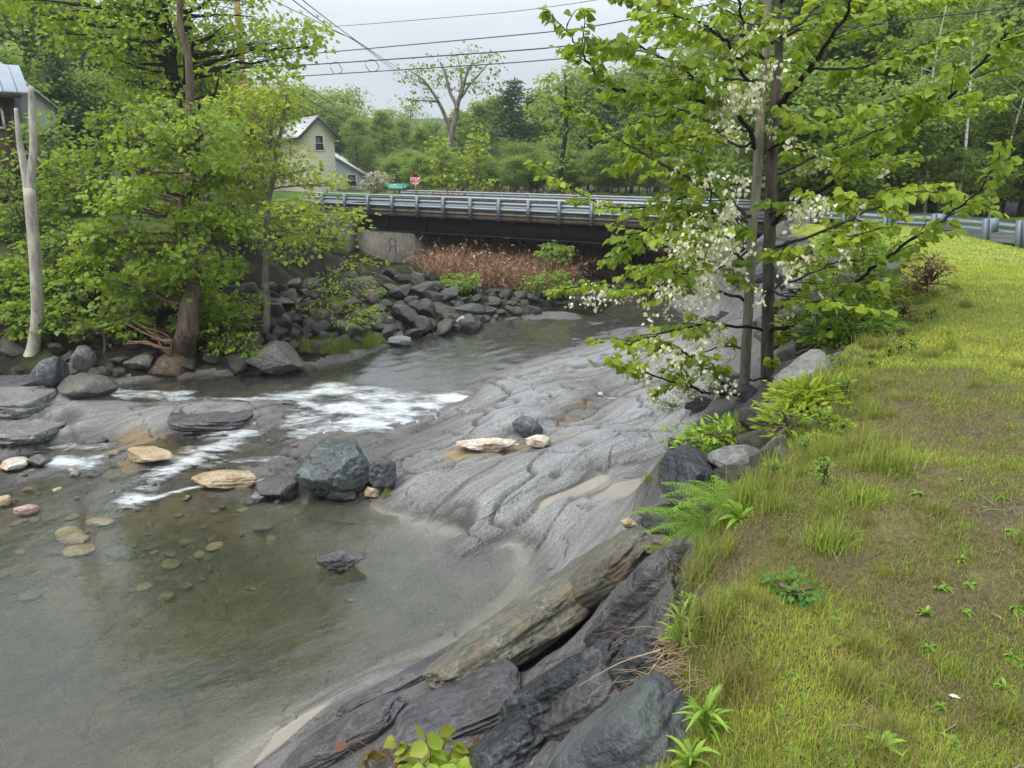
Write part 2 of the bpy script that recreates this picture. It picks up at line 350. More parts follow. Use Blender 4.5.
def ledges(u, v):
    """saw-tooth beds of the bedrock: steep broken face towards the lawn side, gentle back"""
    a = v * .62 + .55 * fbm(u * .22, v * .35, 51, 3) + .03 * fbm(u * 2.5, v * 2.5, 52, 2); b = v * 2.3 + .8 * fbm(u * .35, v * .6, 53, 3) + .06 * fbm(u * 4, v * 4, 54, 2)
    return a - np.floor(a), b - np.floor(b), sst(-.35, .3, fbm(u * .3, v * .5, 55, 2))
def tz(x, y): return float(terrain_z(np.array([x]), np.array([y]))[0])
_ts = np.exp(np.linspace(math.log(1.2), math.log(120), 420))
def ground(px, py, lift=0.0):
    """first point where the pixel's ray meets the terrain"""
    d = ray(px, py); P = np.array((0, 0, EYE)) + d[None] * _ts[:, None]
    h = terrain_z(P[:, 0], P[:, 1]); k = np.argmax(P[:, 2] < h)
    if k == 0: k = len(_ts) - 1
    a, b = _ts[k - 1], _ts[k]; T = np.linspace(a, b, 24); P = np.array((0, 0, EYE)) + d[None] * T[:, None]
    h = terrain_z(P[:, 0], P[:, 1]); k = np.argmax(P[:, 2] < h); p = P[k].copy(); p[2] = h[k] + lift; return p

# water level: rapids between an upper and a lower pool
WCP = []
for px, py, z in ((450, 395, -3.4), (560, 330, -3.4), (400, 360, -3.4), (300, 385, -3.4), (180, 385, -3.4), (120, 390, -3.42), (440, 400, -3.42), (350, 398, -3.43), (240, 392, -3.43),
                  (360, 420, -3.56), (240, 405, -3.52), (420, 418, -3.54), (100, 408, -3.5), (90, 425, -3.66), (300, 440, -3.68), (200, 436, -3.7), (380, 450, -3.7), (100, 450, -3.76), (240, 452, -3.78), (30, 450, -3.78), (330, 470, -3.79),
                  (160, 474, -3.83), (60, 470, -3.87), (250, 482, -3.86), (140, 500, -3.89), (200, 492, -3.89), (60, 500, -3.89), (300, 500, -3.9), (380, 505, -3.9), (250, 520, -3.9), (100, 530, -3.9), (440, 530, -3.9), (300, 620, -3.9), (100, 700, -3.9), (400, 700, -3.9), (20, 570, -3.9), (600, 430, -3.6), (600, 470, -3.7)):
    WCP.append(tuple(Pz(px, py, z)))
for a in ((5, 30, -3.4), (9, 36, -3.4), (20, 52, -3.4), (-20, 17, -3.5), (-18, 8, -3.9), (-6, 0, -3.9), (-10, -12, -3.9), (-14, 12, -3.85), (-14, 15.5, -3.6)): WCP.append(a)
WCP = np.array(WCP); _d2 = ((WCP[:, None, :2] - WCP[None, :, :2]) ** 2).sum(-1)
_wM = np.zeros((len(WCP) + 1,) * 2); _wM[:-1, :-1] = np.sqrt(_d2 + .25) - np.eye(len(WCP)) * .05; _wM[:-1, -1] = 1; _wM[-1, :-1] = 1
_ww = np.linalg.solve(_wM, np.append(WCP[:, 2], 0))
def water_base(x, y):
    x = np.asarray(x, float); sh = x.shape; xr = x.ravel(); yr = np.asarray(y, float).ravel(); o = np.empty(len(xr))
    for i in range(0, len(xr), 60000):
        d2 = (xr[i:i + 60000, None] - WCP[None, :, 0]) ** 2 + (yr[i:i + 60000, None] - WCP[None, :, 1]) ** 2
        o[i:i + 60000] = np.sqrt(d2 + .25) @ _ww[:-1] + _ww[-1]
    o = np.clip(o, -3.9, -3.4); return o.reshape(sh)

# polar grid round the photographer: fine near, coarse far
NA, NR = 1000, 880
ang = np.radians(np.concatenate([np.linspace(-180, -62, 110, endpoint=False), np.linspace(-62, 50, NA - 190, endpoint=False), np.linspace(50, 180, 80)]))
rad = np.exp(np.linspace(math.log(.7), math.log(75), NR - 40, endpoint=False)); rad = np.concatenate([rad, np.exp(np.linspace(math.log(75), math.log(1500), 40))])
NA = len(ang); NR = len(rad)
GX = (np.sin(ang)[None, :] * rad[:, None]); GY = (np.cos(ang)[None, :] * rad[:, None])
GZ = terrain_z(GX, GY)
GL = lawn_mask(GX, GY); GF = farbank_mask(GX, GY); GS = sand_mask(GX, GY) * (1 - GL) * (1 - GF)
GWB = water_base(GX, GY)
# ripples and standing waves
_flow = (np.array((-.62, -.78)))
fu = GX * _flow[0] + GY * _flow[1]; fv = -GX * _flow[1] + GY * _flow[0]
rapid = sst(-3.88, -3.76, GWB) * sst(-3.4, -3.46, GWB); rapid = np.clip(rapid + .0, 0, 1)
GW = GWB + rapid * (.07 * fbm(GX * .9 + .4 * GY, GY * 1.8, 1, 3) + .035 * fbm(GX * 2.6, GY * 4.6, 2, 3)) + (.004 + .006 * sst(-3.8, -3.4, GWB)) * fbm(fu * 2.2, fv * 3.4, 3, 3)
FOAM = [([(55, 410), (90, 404), (130, 398), (185, 394)], -3.48, .3, .75), ([(135, 494), (150, 478), (185, 462), (215, 450), (250, 436)], -3.8, .38, .8), ([(300, 432), (350, 430), (420, 424)], -3.62, .4, .65), ([(20, 452), (60, 446), (110, 446)], -3.76, .25, .5),([(0, 434), (40, 430), (95, 422)], -3.62, .16, .5), ([(175, 428), (215, 434), (255, 428)], -3.66, .35, .6), ([(290, 446), (340, 440), (380, 442)], -3.68, .3, .45), ([(10, 474), (45, 468), (70, 464)], -3.85, .2, .5), ([(100, 400), (125, 396)], -3.46, .3, .7), ([(200, 466), (240, 462), (285, 458)], -3.8, .3, .4),  # (pixel polyline, level, width m, strength)
    ([(120, 394), (160, 398), (200, 403), (250, 402)], -3.5, .34, .95), ([(250, 402), (300, 398), (330, 394)], -3.48, .5, .85), ([(330, 394), (370, 400), (410, 408), (455, 405)], -3.5, .8, .95), ([(340, 412), (390, 418), (440, 416)], -3.56, .6, .9),
    ([(290, 420), (330, 424), (370, 424)], -3.58, .5, .7), ([(60, 406), (85, 411), (110, 413)], -3.5, .22, 1.05), ([(40, 428), (75, 424)], -3.6, .10, .6), ([(190, 455), (225, 444), (252, 430)], -3.72, .45, .7), ([(60, 462), (85, 466), (98, 462)], -3.84, .3, .8), ([(130, 500), (137, 486), (160, 470), (190, 456)], -3.87, .3, .6),
    ([(132, 502), (160, 496), (200, 486), (270, 482)], -3.88, .08, 1.0), ([(395, 430), (440, 424), (480, 402)], -3.58, .16, .5), ([(300, 405), (330, 415)], -3.55, .22, .7), ([(160, 404), (200, 410)], -3.5, .2, .55)]
GFO = np.zeros_like(GX) + 0.0
for P, z, w, s_ in FOAM:
    dd, _, _ = seg_dist(GX, GY, [Pz(a, b, z) for a, b in P])
    GFO = np.maximum(GFO, s_ * np.exp(-(dd / w) ** 2))
GFO = np.clip(GFO * (1.0 + .9 * fbm(GX * 1.1 + .5 * GY, GY * 3.0, 5, 4)) , 0, 1)
GW = GW + .02 * GFO * (.6 + .8 * fbm(fu * 3, fv * 5, 8, 3))
GFO = np.maximum(GFO, (.44) * rapid * sst(-.05, .5, fbm(GX * .8, GY * 2.2, 15, 4)))
GDEP = GW - GZ
wetband = sst(.22, -.02, GZ - GWB) * (1 - GL)

def grid_obj(name, X, Y, Z, facemask, mat, attrs):
    i = np.arange(NR - 1)[:, None] * NA; j = np.arange(NA - 1)[None, :]
    Q = np.stack([i + j, i + j + 1, i + NA + j + 1, i + NA + j], -1)[facemask]
    used = np.zeros(NR * NA, bool); used[Q.ravel()] = True; idx = np.cumsum(used) - 1
    mb = MB(); mb.add(np.stack([X, Y, Z], -1).reshape(-1, 3)[used], idx[Q])
    o = mb.build(name, mat, attrs={k: v.reshape(-1)[used] for k, v in attrs.items()})
    return o
def fm(a): return (a[:-1, :-1] + a[1:, :-1] + a[:-1, 1:] + a[1:, 1:]) / 4

def ground_material(name, kind):
    g = G(name); P = g.pos(); sand, wet = g.attr('sand'), g.attr('wet')
    if kind == 'rock':
        V = g.map(P, (1, 1, 1), (0, 0, -.72)); VS = g.map(V, (.5, 3.2, 1))
        n1 = g.noise(V, .9, 5); n2 = g.noise(VS, 2.4, 8, .62); n3 = g.noise(P, 26, 5, .65); n4 = g.noise(P, 3.2, 5)
        c = g.mix(g.ramp(n2, (.34, 0.0), (.64, 1.0)), (.17, .163, .155), (.37, .357, .338))
        c = g.mix(g.ramp(n1, (.42, 0.0), (.62, .6)), c, (.23, .205, .215))
        c = g.mix(g.ramp(n4, (.55, 0.0), (.75, .45)), c, (.30, .29, .25))
        c = g.mix(g.math('MULTIPLY', g.attr('dry'), g.ramp(n4, (.3, .5), (.6, 1.0))), c, g.mix(n2, (.30, .31, .32), (.46, .47, .48))); c = g.mix(g.math('MULTIPLY', g.attr('bank'), .8), c, g.mix(1.0, c, (.36, .33, .31), 'MULTIPLY')); c = g.mix(g.ramp(n3, (.3, .6), (.62, 0.0)), c, (.05, .048, .048))
        sp = g.voro(P, 42); c = g.mix(g.ramp(sp, (.1, .5), (.22, 0.0)), c, (.40, .39, .37))
        vein = g.noise(VS, 3.1, 2, .4); vein = g.ramp(vein, (.485, 0.0), (.5, .55), (.515, 0.0)); c = g.mix(g.math('MULTIPLY', vein, g.ramp(n1, (.5, 0.0), (.6, 1.0))), c, (.42, .39, .33))
        c = g.mix(g.math('MULTIPLY', g.attr('crack'), .75), c, (.035, .032, .03)); tan = g.attr('tan'); c = g.mix(g.math('MULTIPLY', tan, g.ramp(g.noise(VS, 2.6, 5), (.3, .35), (.6, 1.0))), c, (.40, .27, .10))
        bed = g.attr('bed')
        pv = g.map(P, (1, 1, .2)); pe = g.voro(pv, 5.5, out=1); pe_d = g.voro(pv, 5.5, 'DISTANCE_TO_EDGE')
        pc = g.mix(g.ramp(g.noise(P, .7, 5), (.4, 0.0), (.6, 1.0)), (.055, .06, .03), (.24, .195, .105)); pc = g.mix(g.ramp(pe_d, (.02, 0.0), (.12, .5)), pc, g.ramp(pe, (.2, (.07, .068, .045)), (.5, (.17, .145, .085)), (.8, (.30, .25, .15))))
        ps = g.mix(g.ramp(g.noise(P, 2.5, 6, .65), (.35, 0.0), (.65, 1.0)), (.14, .132, .105), (.26, .24, .19)); c = g.mix(bed, c, g.mix(g.math('MULTIPLY', g.attr('silt'), .85), pc, ps))
        c = g.mix(g.math('MULTIPLY', wet, g.math('SUBTRACT', 1.0, g.math('MULTIPLY', bed, .75))), c, g.mix(1.0, c, (.56, .55, .54), 'MULTIPLY'))
        sc = g.mix(g.noise(P, 60, 3), (.19, .17, .145), (.29, .26, .22)); c = g.mix(sand, c, sc)
        rough = g.ramp(g.math('ADD', g.math('MULTIPLY', wet, .5), g.math('MULTIPLY', n4, .5)), (.2, .58), (.8, .26))
        fo_ = g.noise(g.map(V, (.35, 9, 1)), 2.6, 7, .7); pit = g.ramp(g.voro(P, 34), (.05, 0.0), (.4, 1.0)); jt = g.voro(g.mix(.12, g.map(V, (.45, 1.25, .6), (0, 0, .2)), g.n('TexNoise').outputs[1]), .62, 'DISTANCE_TO_EDGE'); jt = g.ramp(g.math('ADD', jt, g.ramp(g.noise(P, 1.3, 3), (.42, 0.0), (.55, .1))), (.0, 0.0), (.010, 1.0)); h = g.math('ADD', g.math('ADD', g.math('MULTIPLY', n2, .7), g.math('MULTIPLY', n3, .5)), g.math('ADD', g.math('MULTIPLY', fo_, .55), g.math('ADD', g.math('MULTIPLY', pit, .18), g.math('MULTIPLY', jt, .3))))
        c = g.mix(g.math('MULTIPLY', g.math('SUBTRACT', 1.0, jt), g.math('SUBTRACT', .6, g.math('MULTIPLY', sand, .6))), c, (.03, .027, .025)); c = g.mix(g.math('MULTIPLY', g.ramp(fo_, (.3, .38), (.5, 0.0)), g.math('SUBTRACT', 1.0, sand)), c, (.06, .055, .055)); c = g.mix(g.math('MULTIPLY', g.ramp(fo_, (.62, 0.0), (.74, .5)), g.math('SUBTRACT', 1.0, sand)), c, (.38, .37, .36)); h = g.math('MULTIPLY', h, g.math('SUBTRACT', 1.0, g.math('MULTIPLY', sand, .85)))
        return g.done(g.bsdf(c, rough, g.bump(h, 1.0, .09)))
    if kind == 'lawn':
        n1 = g.noise(P, .75, 5, .6); n2 = g.noise(P, 3.5, 6, .65); n3 = g.noise(P, 45, 5, .7); gr = g.attr('green')
        dirt = g.mix(g.ramp(n3, (.3, 0.0), (.7, 1.0)), (.04, .03, .02), (.15, .115, .07))
        moss = g.mix(g.ramp(n2, (.3, 0.0), (.7, 1.0)), (.10, .10, .025), (.20, .21, .04)); moss = g.mix(g.ramp(n3, (.35, .6), (.6, 0.0)), moss, (.06, .07, .02))
        f = g.ramp(g.math('ADD', g.math('ADD', g.math('MULTIPLY', n1, .7), g.math('MULTIPLY', n2, .5)), g.math('MULTIPLY', gr, .9)), (.58, 0.0), (.82, 1.0))
        lush = g.mix(g.ramp(n2, (.3, 0.0), (.7, 1.0)), (.17, .21, .03), (.29, .33, .06))
        c = g.mix(g.math('ADD', g.math('MULTIPLY', f, .8), .12), dirt, moss); c = g.mix(g.ramp(gr, (.45, 0.0), (.8, .9)), c, lush)
        return g.done(g.bsdf(c, .75, g.bump(g.math('ADD', n3, g.math('MULTIPLY', n2, .6)), .8, .03), spec=.2))
    n1 = g.noise(P, .8, 6, .6); n3 = g.noise(P, 14, 6, .7)
    c = g.mix(g.ramp(n3, (.3, 0.0), (.7, 1.0)), (.006, .005, .0045), (.032, .025, .018)); c = g.mix(g.ramp(n1, (.5, 0.0), (.62, .8)), c, (.055, .075, .02)); c = g.mix(g.attr('green'), c, g.mix(n3, (.07, .13, .02), (.16, .22, .05)))
    return g.done(g.bsdf(c, .85, g.bump(n3, .9, .06), spec=.12))

green = sst(3.5, 13, np.hypot(GX, GY)) * .75 + .25 * sst(12, 16, np.hypot(GX, GY)) - .25 * sst(.9, .0, GX - edge_x(GY)) * sst(22, 12, GY)
tanm = np.zeros_like(GX)
for P, z, w in (([(120, 464), (145, 456), (172, 452)], -3.72, .28), ([(175, 496), (215, 484), (270, 482)], -3.86, .2), ([(35, 548), (65, 535), (80, 532)], -3.87, .16), ([(85, 526), (110, 522)], -3.88, .2), ([(130, 440), (180, 445)], -3.7, .35), ([(455, 447), (500, 442), (560, 438)], -3.4, .2), ([(590, 400), (562, 418)], -3.4, .15)):
    dd, _, _ = seg_dist(GX, GY, [Pz(a, b, z) for a, b in P]); tanm = np.maximum(tanm, np.exp(-(dd / w) ** 2))
_ed, _, _ = seg_dist(GX, GY, [Pz(a, b, -3.95) for a, b in ((215, 775), (290, 722), (390, 672), (470, 632), (520, 585), (520, 553), (450, 532), (385, 512))])
GS = np.maximum(GS, .9 * np.exp(-(_ed / (.30 + .12 * fbm(GX, GY, 61, 2))) ** 2) * sst(-.06, .02, GDEP) * (1 - GL))
GSILT = sst(-5.0, -2.4, GX + .35 * (GY - 9) + 1.0 * fbm(GX * .6, GY * .6, 21, 3))
_u = GX * .75 + GY * .66; _v = -GX * .66 + GY * .75
_t1, _t2, _am = ledges(GX * .75 + GY * .66, -GX * .66 + GY * .75)
GDRY = np.zeros_like(GX)
for P, w, h in RIDGES:
    if h > 0: GDRY = np.maximum(GDRY, np.exp(-(seg_dist(GX, GY, P)[0] / (w * .85)) ** 2))
GDRY = np.clip(.8 * GDRY + .15 + .5 * fbm(_u * .6, _v * 1.2, 41, 3), 0, 1) * sst(.05, .35, GZ - GWB)
GBANK = sst(-2.95, -2.4, GZ) + sst(8.5, 6.5, GY) * sst(-3.85, -3.5, GZ)
GCR = np.maximum(sst(.05, 0, np.abs(fbm(_u * .5 + 9, _v * .9, 4.0, 3))), .7 * sst(.035, 0, np.abs(fbm(_u * 1.3 - 4, _v * 1.1 + 3, 6.0, 2))))
GCR = np.maximum(GCR, _am * np.maximum(.9 * sst(.90, .99, _t1), .5 * sst(.85, .99, _t2)))
bedm = sst(.0, .12, GDEP) * sst(-3.6, -3.85, GWB) * .95 + sst(.15, .4, GDEP) * sst(-3.7, -3.5, GWB) * .7
M_LAWN = ground_material('lawn_soil', 'lawn'); M_ROCK = ground_material('bedrock', 'rock'); M_FAR = ground_material('bank_soil', 'bank')
mL = fm(GL) > .5; mF = (fm(GF) > .5) & ~mL; mR = ~mL & ~mF
tag(grid_obj('lawn_ground', GX, GY, GZ, mL, M_LAWN, {'green': np.clip(green, 0, 1), 'sand': GS, 'wet': wetband}), kind='structure')
tag(grid_obj('bedrock_riverbed', GX, GY, GZ, mR, M_ROCK, {'sand': GS, 'wet': wetband, 'crack': np.clip(GCR, 0, 1), 'dry': np.clip(GDRY, 0, 1), 'bank': np.clip(GBANK, 0, 1), 'tan': np.clip(tanm, 0, 1), 'bed': np.clip(bedm, 0, 1), 'silt': GSILT}), kind='structure')
fgreen = (sst(44, 55, GY) * .8 + sst(-.6, .6, GZ) * .5 * (GX < -2)) * (1 - .85 * sst(62, 85, np.hypot(GX, GY)))
tag(grid_obj('far_bank_ground', GX, GY, GZ, mF, M_FAR, {'green': np.clip(fgreen, 0, 1), 'sand': GS, 'wet': wetband}), kind='structure')

def water_material():
    g = G('river_water'); P = g.pos(); fo = g.attr('foam'); rp = g.attr('rapid'); dep = g.attr('depth')
    V = g.map(P, (1, 1, 1), (0, 0, .9)); VS = g.map(V, (2.0, .8, 1))
    w1 = g.noise(VS, 5.5, 4, .55); w2 = g.noise(VS, 16, 4, .6)
    amp = g.math('ADD', .55, g.math('MULTIPLY', rp, 1.6))
    h = g.math('MULTIPLY', g.math('ADD', w1, g.math('MULTIPLY', w2, .4)), amp); nb = g.bump(h, .24, .03)
    tr = g.n('BsdfTransparent'); g.l(g.ramp(dep, (0.0, (.97, .97, .95)), (.35, (.80, .82, .70)), (1.0, (.55, .60, .42))), tr.inputs[0])
    gl = g.n('BsdfGlossy'); gl.inputs['Roughness'].default_value = .05; gl.inputs['Color'].default_value = (1, 1, 1, 1); g.l(nb, gl.inputs['Normal'])
    fr = g.n('Fresnel'); fr.inputs['IOR'].default_value = 1.5; g.l(nb, fr.inputs['Normal'])
    # suspended bubbles and silt scatter a little light
    sil = g.n('BsdfDiffuse'); sil.inputs['Color'].default_value = (.17, .18, .155, 1)
    body = g.mixs(g.math('MULTIPLY', g.ramp(dep, (0.0, 0.0), (.5, 1.0)), .08), tr.outputs[0], sil.outputs[0])
    wat = g.mixs(fr.outputs[0], body, gl.outputs[0])
    fl = g.map(P, (.8, 2.6, 1), (0, 0, .35)); fn = g.noise(fl, 3.2, 8, .72, .6); fn2 = g.noise(P, 38, 4, .7)
    f = g.math('ADD', fo, g.math('MULTIPLY', g.math('SUBTRACT', g.math('ADD', g.math('MULTIPLY', fn, .8), g.math('MULTIPLY', fn2, .2)), .54), 2.6))
    f = g.math('MULTIPLY', g.ramp(f, (.28, 0.0), (1.1, .86)), g.ramp(fo, (.06, 0.0), (.4, 1.0)))
    foam = g.bsdf((.78, .82, .84), .5, g.bump(g.math('ADD', fn, fn2), .9, .05))
    return g.done(g.mixs(f, wat, foam))
mW = ((GDEP[:-1, :-1] > -.04) | (GDEP[1:, :-1] > -.04) | (GDEP[:-1, 1:] > -.04) | (GDEP[1:, 1:] > -.04)) & (fm(GX) < edge_x(fm(GY))) & (fm(GY) < 70) & (fm(np.hypot(GX, GY)) < 72) & (fm(GZ) < -3.0)
mW &= ~((fm(GX) > Pz(470, 520, -3.7)[0]) & (fm(GY) > 10.9) & (fm(GY) < 16.5) & (fm(GX) > -1.0 + (16.5 - fm(GY)) * .0) & (fm(GWB) < -3.42) & (fm(GDEP) < .02))
tag(grid_obj('river_water', GX, GY, GW, mW, water_material(), {'foam': GFO, 'rapid': rapid, 'depth': np.clip(GDEP, 0, 1)}), kind='structure')

# road surface
def ribbon(name, P, Z, half, mat, lift, t0=0, t1=1, n=160):
    P = np.array(P, float); s = np.concatenate([[0], np.cumsum(np.linalg.norm(np.diff(P, axis=0), axis=1))]); s /= s[-1]
    t = np.linspace(t0, t1, n); C = np.stack([np.interp(t, s, P[:, 0]), np.interp(t, s, P[:, 1])], -1)
    for _ in range(3): C[1:-1] = (C[:-2] + 2 * C[1:-1] + C[2:]) / 4
    T = np.gradient(C, axis=0); T /= np.linalg.norm(T, axis=1)[:, None]; N = np.stack([-T[:, 1], T[:, 0]], -1); z = np.interp(t, [a for a, _ in Z], [b for _, b in Z]) + lift
    V = np.concatenate([np.c_[C + N * half, z], np.c_[C - N * half, z]]); i = np.arange(n - 1)
    return MB().add(V, np.stack([i, i + n, i + n + 1, i + 1], -1)).build(name, mat)
g = G('wet_asphalt'); P_ = g.pos(); c_ = g.mix(g.noise(P_, 30, 4), (.045, .046, .05), (.09, .09, .095)); M_ASPH = g.done(g.bsdf(c_, g.ramp(g.noise(P_, .6, 4), (.35, .18), (.6, .5)), g.bump(g.noise(P_, 60, 3), .3, .01)))
tag(ribbon('road', ROAD, ROADZ, 3.3, M_ASPH, .045, .02, .355), kind='structure')
tag(ribbon('road', ROAD, ROADZ, 3.3, M_ASPH, .045, .472, 1), kind='structure')
# ------------------------------------------------------------------ bridge
def metal_mat(name, col, rough=.5, rust=.15):
    g = G(name); v = g.pos(); n = g.noise(v, 7, 6, .65); n2 = g.noise(g.map(v, (1, 1, .2)), 22, 4)
    c = g.mix(n2, tuple(a * .75 for a in col), tuple(a * 1.2 for a in col)); c = g.mix(g.ramp(n, (.58, 0.0), (.75, rust)), c, (.10, .06, .035))
    return g.done(g.bsdf(c, g.ramp(n2, (.3, rough - .12), (.7, rough + .12)), g.bump(n2, .15, .01), .35))
def concrete_mat(name, a, b, stain=.6):
    g = G(name); v = g.pos(); n = g.noise(v, 2.2, 7, .65); s = g.noise(g.map(v, (1, 1, .12)), 5, 5, .6)
    c = g.mix(g.ramp(n, (.3, 0.0), (.7, 1.0)), a, b); c = g.mix(g.ramp(s, (.48, 0.0), (.68, stain)), c, tuple(x * .3 for x in a))
    return g.done(g.bsdf(c, .8, g.bump(g.noise(v, 30, 5), .4, .02)))
M_GALV = metal_mat('galvanised_steel', (.26, .30, .335), .48, .12); M_POST = metal_mat('galvanised_post', (.17, .21, .25), .55, .2)
M_GIRD = metal_mat('weathered_girder', (.016, .013, .011), .7, .3)
M_CONC = concrete_mat('stained_concrete', (.085, .075, .065), (.18, .165, .145)); M_FASC = concrete_mat('deck_concrete', (.10, .088, .07), (.19, .17, .14), .5)
BL, BR = np.array((-9.6, 42.3)), np.array((9.6, 31.25)); bd = (BR - BL) / np.linalg.norm(BR - BL); bn = np.array((-bd[1], bd[0])); BLEN = np.linalg.norm(BR - BL); ba = math.atan2(bd[1], bd[0])
RB = rotz(ba)
def bz(s): return .10 - .33 * s / BLEN          # deck level along the bridge
def bp(s, off, dz): p = BL + bd * s + bn * off; return np.array((p[0], p[1], bz(s) + dz))
def beam(mb, s0, s1, o0, o1, z0, z1, R=None):
    V = [bp(s, o, z) for s in (s0, s1) for o in (o0, o1) for z in (z0, z1)]
    mb.add(V, np.array([(0, 1, 3, 2), (4, 6, 7, 5), (0, 4, 5, 1), (2, 3, 7, 6), (0, 2, 6, 4), (1, 5, 7, 3)])); return mb
bridge = empty('road_bridge', (BL[0] + bd[0] * BLEN / 2, BL[1] + bd[1] * BLEN / 2, -1.2))
tag(bridge, 'low road bridge with dark steel girders and stained concrete deck edge over the river', 'bridge')
_par = []
def bpart(mb, name, mat, parent=None, smooth=False):
    o = mb.build(name, mat, None, smooth); o.parent = parent or bridge
    root = parent or bridge
    if parent is None: o.matrix_parent_inverse = Matrix.Translation(-Vector(bridge.location))
    return o
m = MB(); beam(m, -1.5, BLEN + 1, 0, 8.4, -.32, -.02); beam(m, -1.5, BLEN + 1, 0, .42, -.02, .16); beam(m, -1.5, BLEN + 1, 7.98, 8.4, -.02, .16); beam(m, -1.5, BLEN + 1, -.06, 0, -.10, .0)
bpart(m, 'deck', M_FASC)
m = MB(); beam(m, -1.5, BLEN + 1, .45, 7.95, -.019, .03); bpart(m, 'road_surface', M_ASPH)
for o in (.5, 2.9, 5.4, 7.8):
    m = MB(); beam(m, -1.2, BLEN + .6, o - .02, o + .02, -1.12, -.33); beam(m, -1.2, BLEN + .6, o - .2, o + .2, -.36, -.325); beam(m, -1.2, BLEN + .6, o - .2, o + .2, -1.16, -1.12)
    for s in np.arange(.5, BLEN, 2.6): beam(m, s - .015, s + .015, o - .18, o + .18, -1.118, -.362)
    bpart(m, 'girder', M_GIRD)
m = MB(); beam(m, -1.6, 4.9, .35, 8.1, -4.4, -1.165); beam(m, -1.6, 1.0, -.5, .345, -4.4, -.35)
ab = bpart(m, 'abutment', M_CONC)
m = MB(); beam(m, BLEN - 1.6, BLEN + 1.4, .3, 8.1, -5, -1.165); bpart(m, 'abutment', M_CONC)
# sprayed tag on the pier face: loops of dark paint
M_TAG = simple('spray_paint', (.05, .06, .065), .6)
m = MB()
for cx_, cz_, rx_, rz_, t0, t1 in ((3.45, -1.75, .17, .2, .4, 4.0), (3.5, -2.15, .2, .22, -.6, 2.6), (3.75, -1.95, .1, .3, 1, 4.2), (3.2, -2.0, .12, .25, -2, 1.5)):
    t = np.linspace(t0, t1, 26); m.tube(np.array([bp(cx_ + rx_ * math.cos(a), .345, cz_ + rz_ * math.sin(a)) for a in t]), .022, 5)
go = m.build('graffiti_tag', M_TAG); go.parent = bridge.children[-2] if False else ab; go.matrix_parent_inverse = ab.matrix_world.inverted() if False else Matrix.Identity(4)
go.matrix_parent_inverse = Matrix.Identity(4)

def wbeam_profile(h):     # cross section of a W-beam rail: (out, up)
    return np.array([(0, -.5), (.035, -.47), (.06, -.36), (.075, -.3), (.06, -.2), (.01, -.08), (0, 0), (.01, .08), (.06, .2), (.075, .3), (.06, .36), (.035, .47), (0, .5)]) * np.array((1, h))
def rail_sweep(P, N, prof, mb, tint=None):
    P = np.asarray(P); N = np.asarray(N); k = len(prof); V = P[:, None, :] + np.zeros((1, k, 3))
    V[:, :, 0] += N[:, None, 0] * prof[None, :, 0]; V[:, :, 1] += N[:, None, 1] * prof[None, :, 0]; V[:, :, 2] += prof[None, :, 1]
    i = np.arange(len(P) - 1)[:, None] * k; j = np.arange(k - 1)[None, :]
    mb.add(V.reshape(-1, 3), np.stack([i + j, i + j + 1, i + k + j + 1, i + k + j], -1).reshape(-1, 4))
def bridge_rail(off, out, label, nm_x):
    c = bp(BLEN / 2, off, -.1); root = empty('bridge_guardrail', c); tag(root, label, 'guardrail')
    inv = Matrix.Translation(-Vector(c))
    def add(mb, n, mat, sm=False):
        o = mb.build(n, mat, None, sm); o.parent = root; o.matrix_parent_inverse = inv; return o
    s = -.9
    while s < BLEN + .5:
        m = MB(); V0 = bp(s, off + out * .09, 0)
        m.box(V0 + np.array((0, 0, .19)), (.13, .012, 1.06), RB); 
        m.box(V0 + np.array((0, 0, .19)) + np.array((*(bn * out * .10), 0)), (.15, .012, 1.06), RB); m.box(V0 + np.array((0, 0, .19)) + np.array((*(bn * out * .05), 0)), (.012, .088, 1.06), RB)
        add(m, 'post', M_POST); s += 1.62
    ss = np.linspace(-2.2, BLEN + 1.2, 30); N = np.tile(np.array((*(-bn * out), 0)), (30, 1))
    for z, h in ((.47, .30), ):
        m = MB(); rail_sweep([bp(a, off + out * .07, z) for a in ss], N, wbeam_profile(h), m); add(m, 'w_beam_rail', M_GALV, True)
    m = MB(); m.tube(np.array([bp(a, off + out * .03, .70) for a in ss]), .045, 8); add(m, 'top_rail', M_GALV, True)
    m = MB(); m.tube(np.array([bp(a, off + out * .03, .20) for a in ss]), .05, 8); add(m, 'bottom_rail', M_GALV, True)
    return root
bridge_rail(-.05, -1, 'long grey steel guardrail on the near edge of the bridge', 0)
bridge_rail(8.45, 1, 'grey steel guardrail on the far edge of the bridge, seen behind the near one', 0)

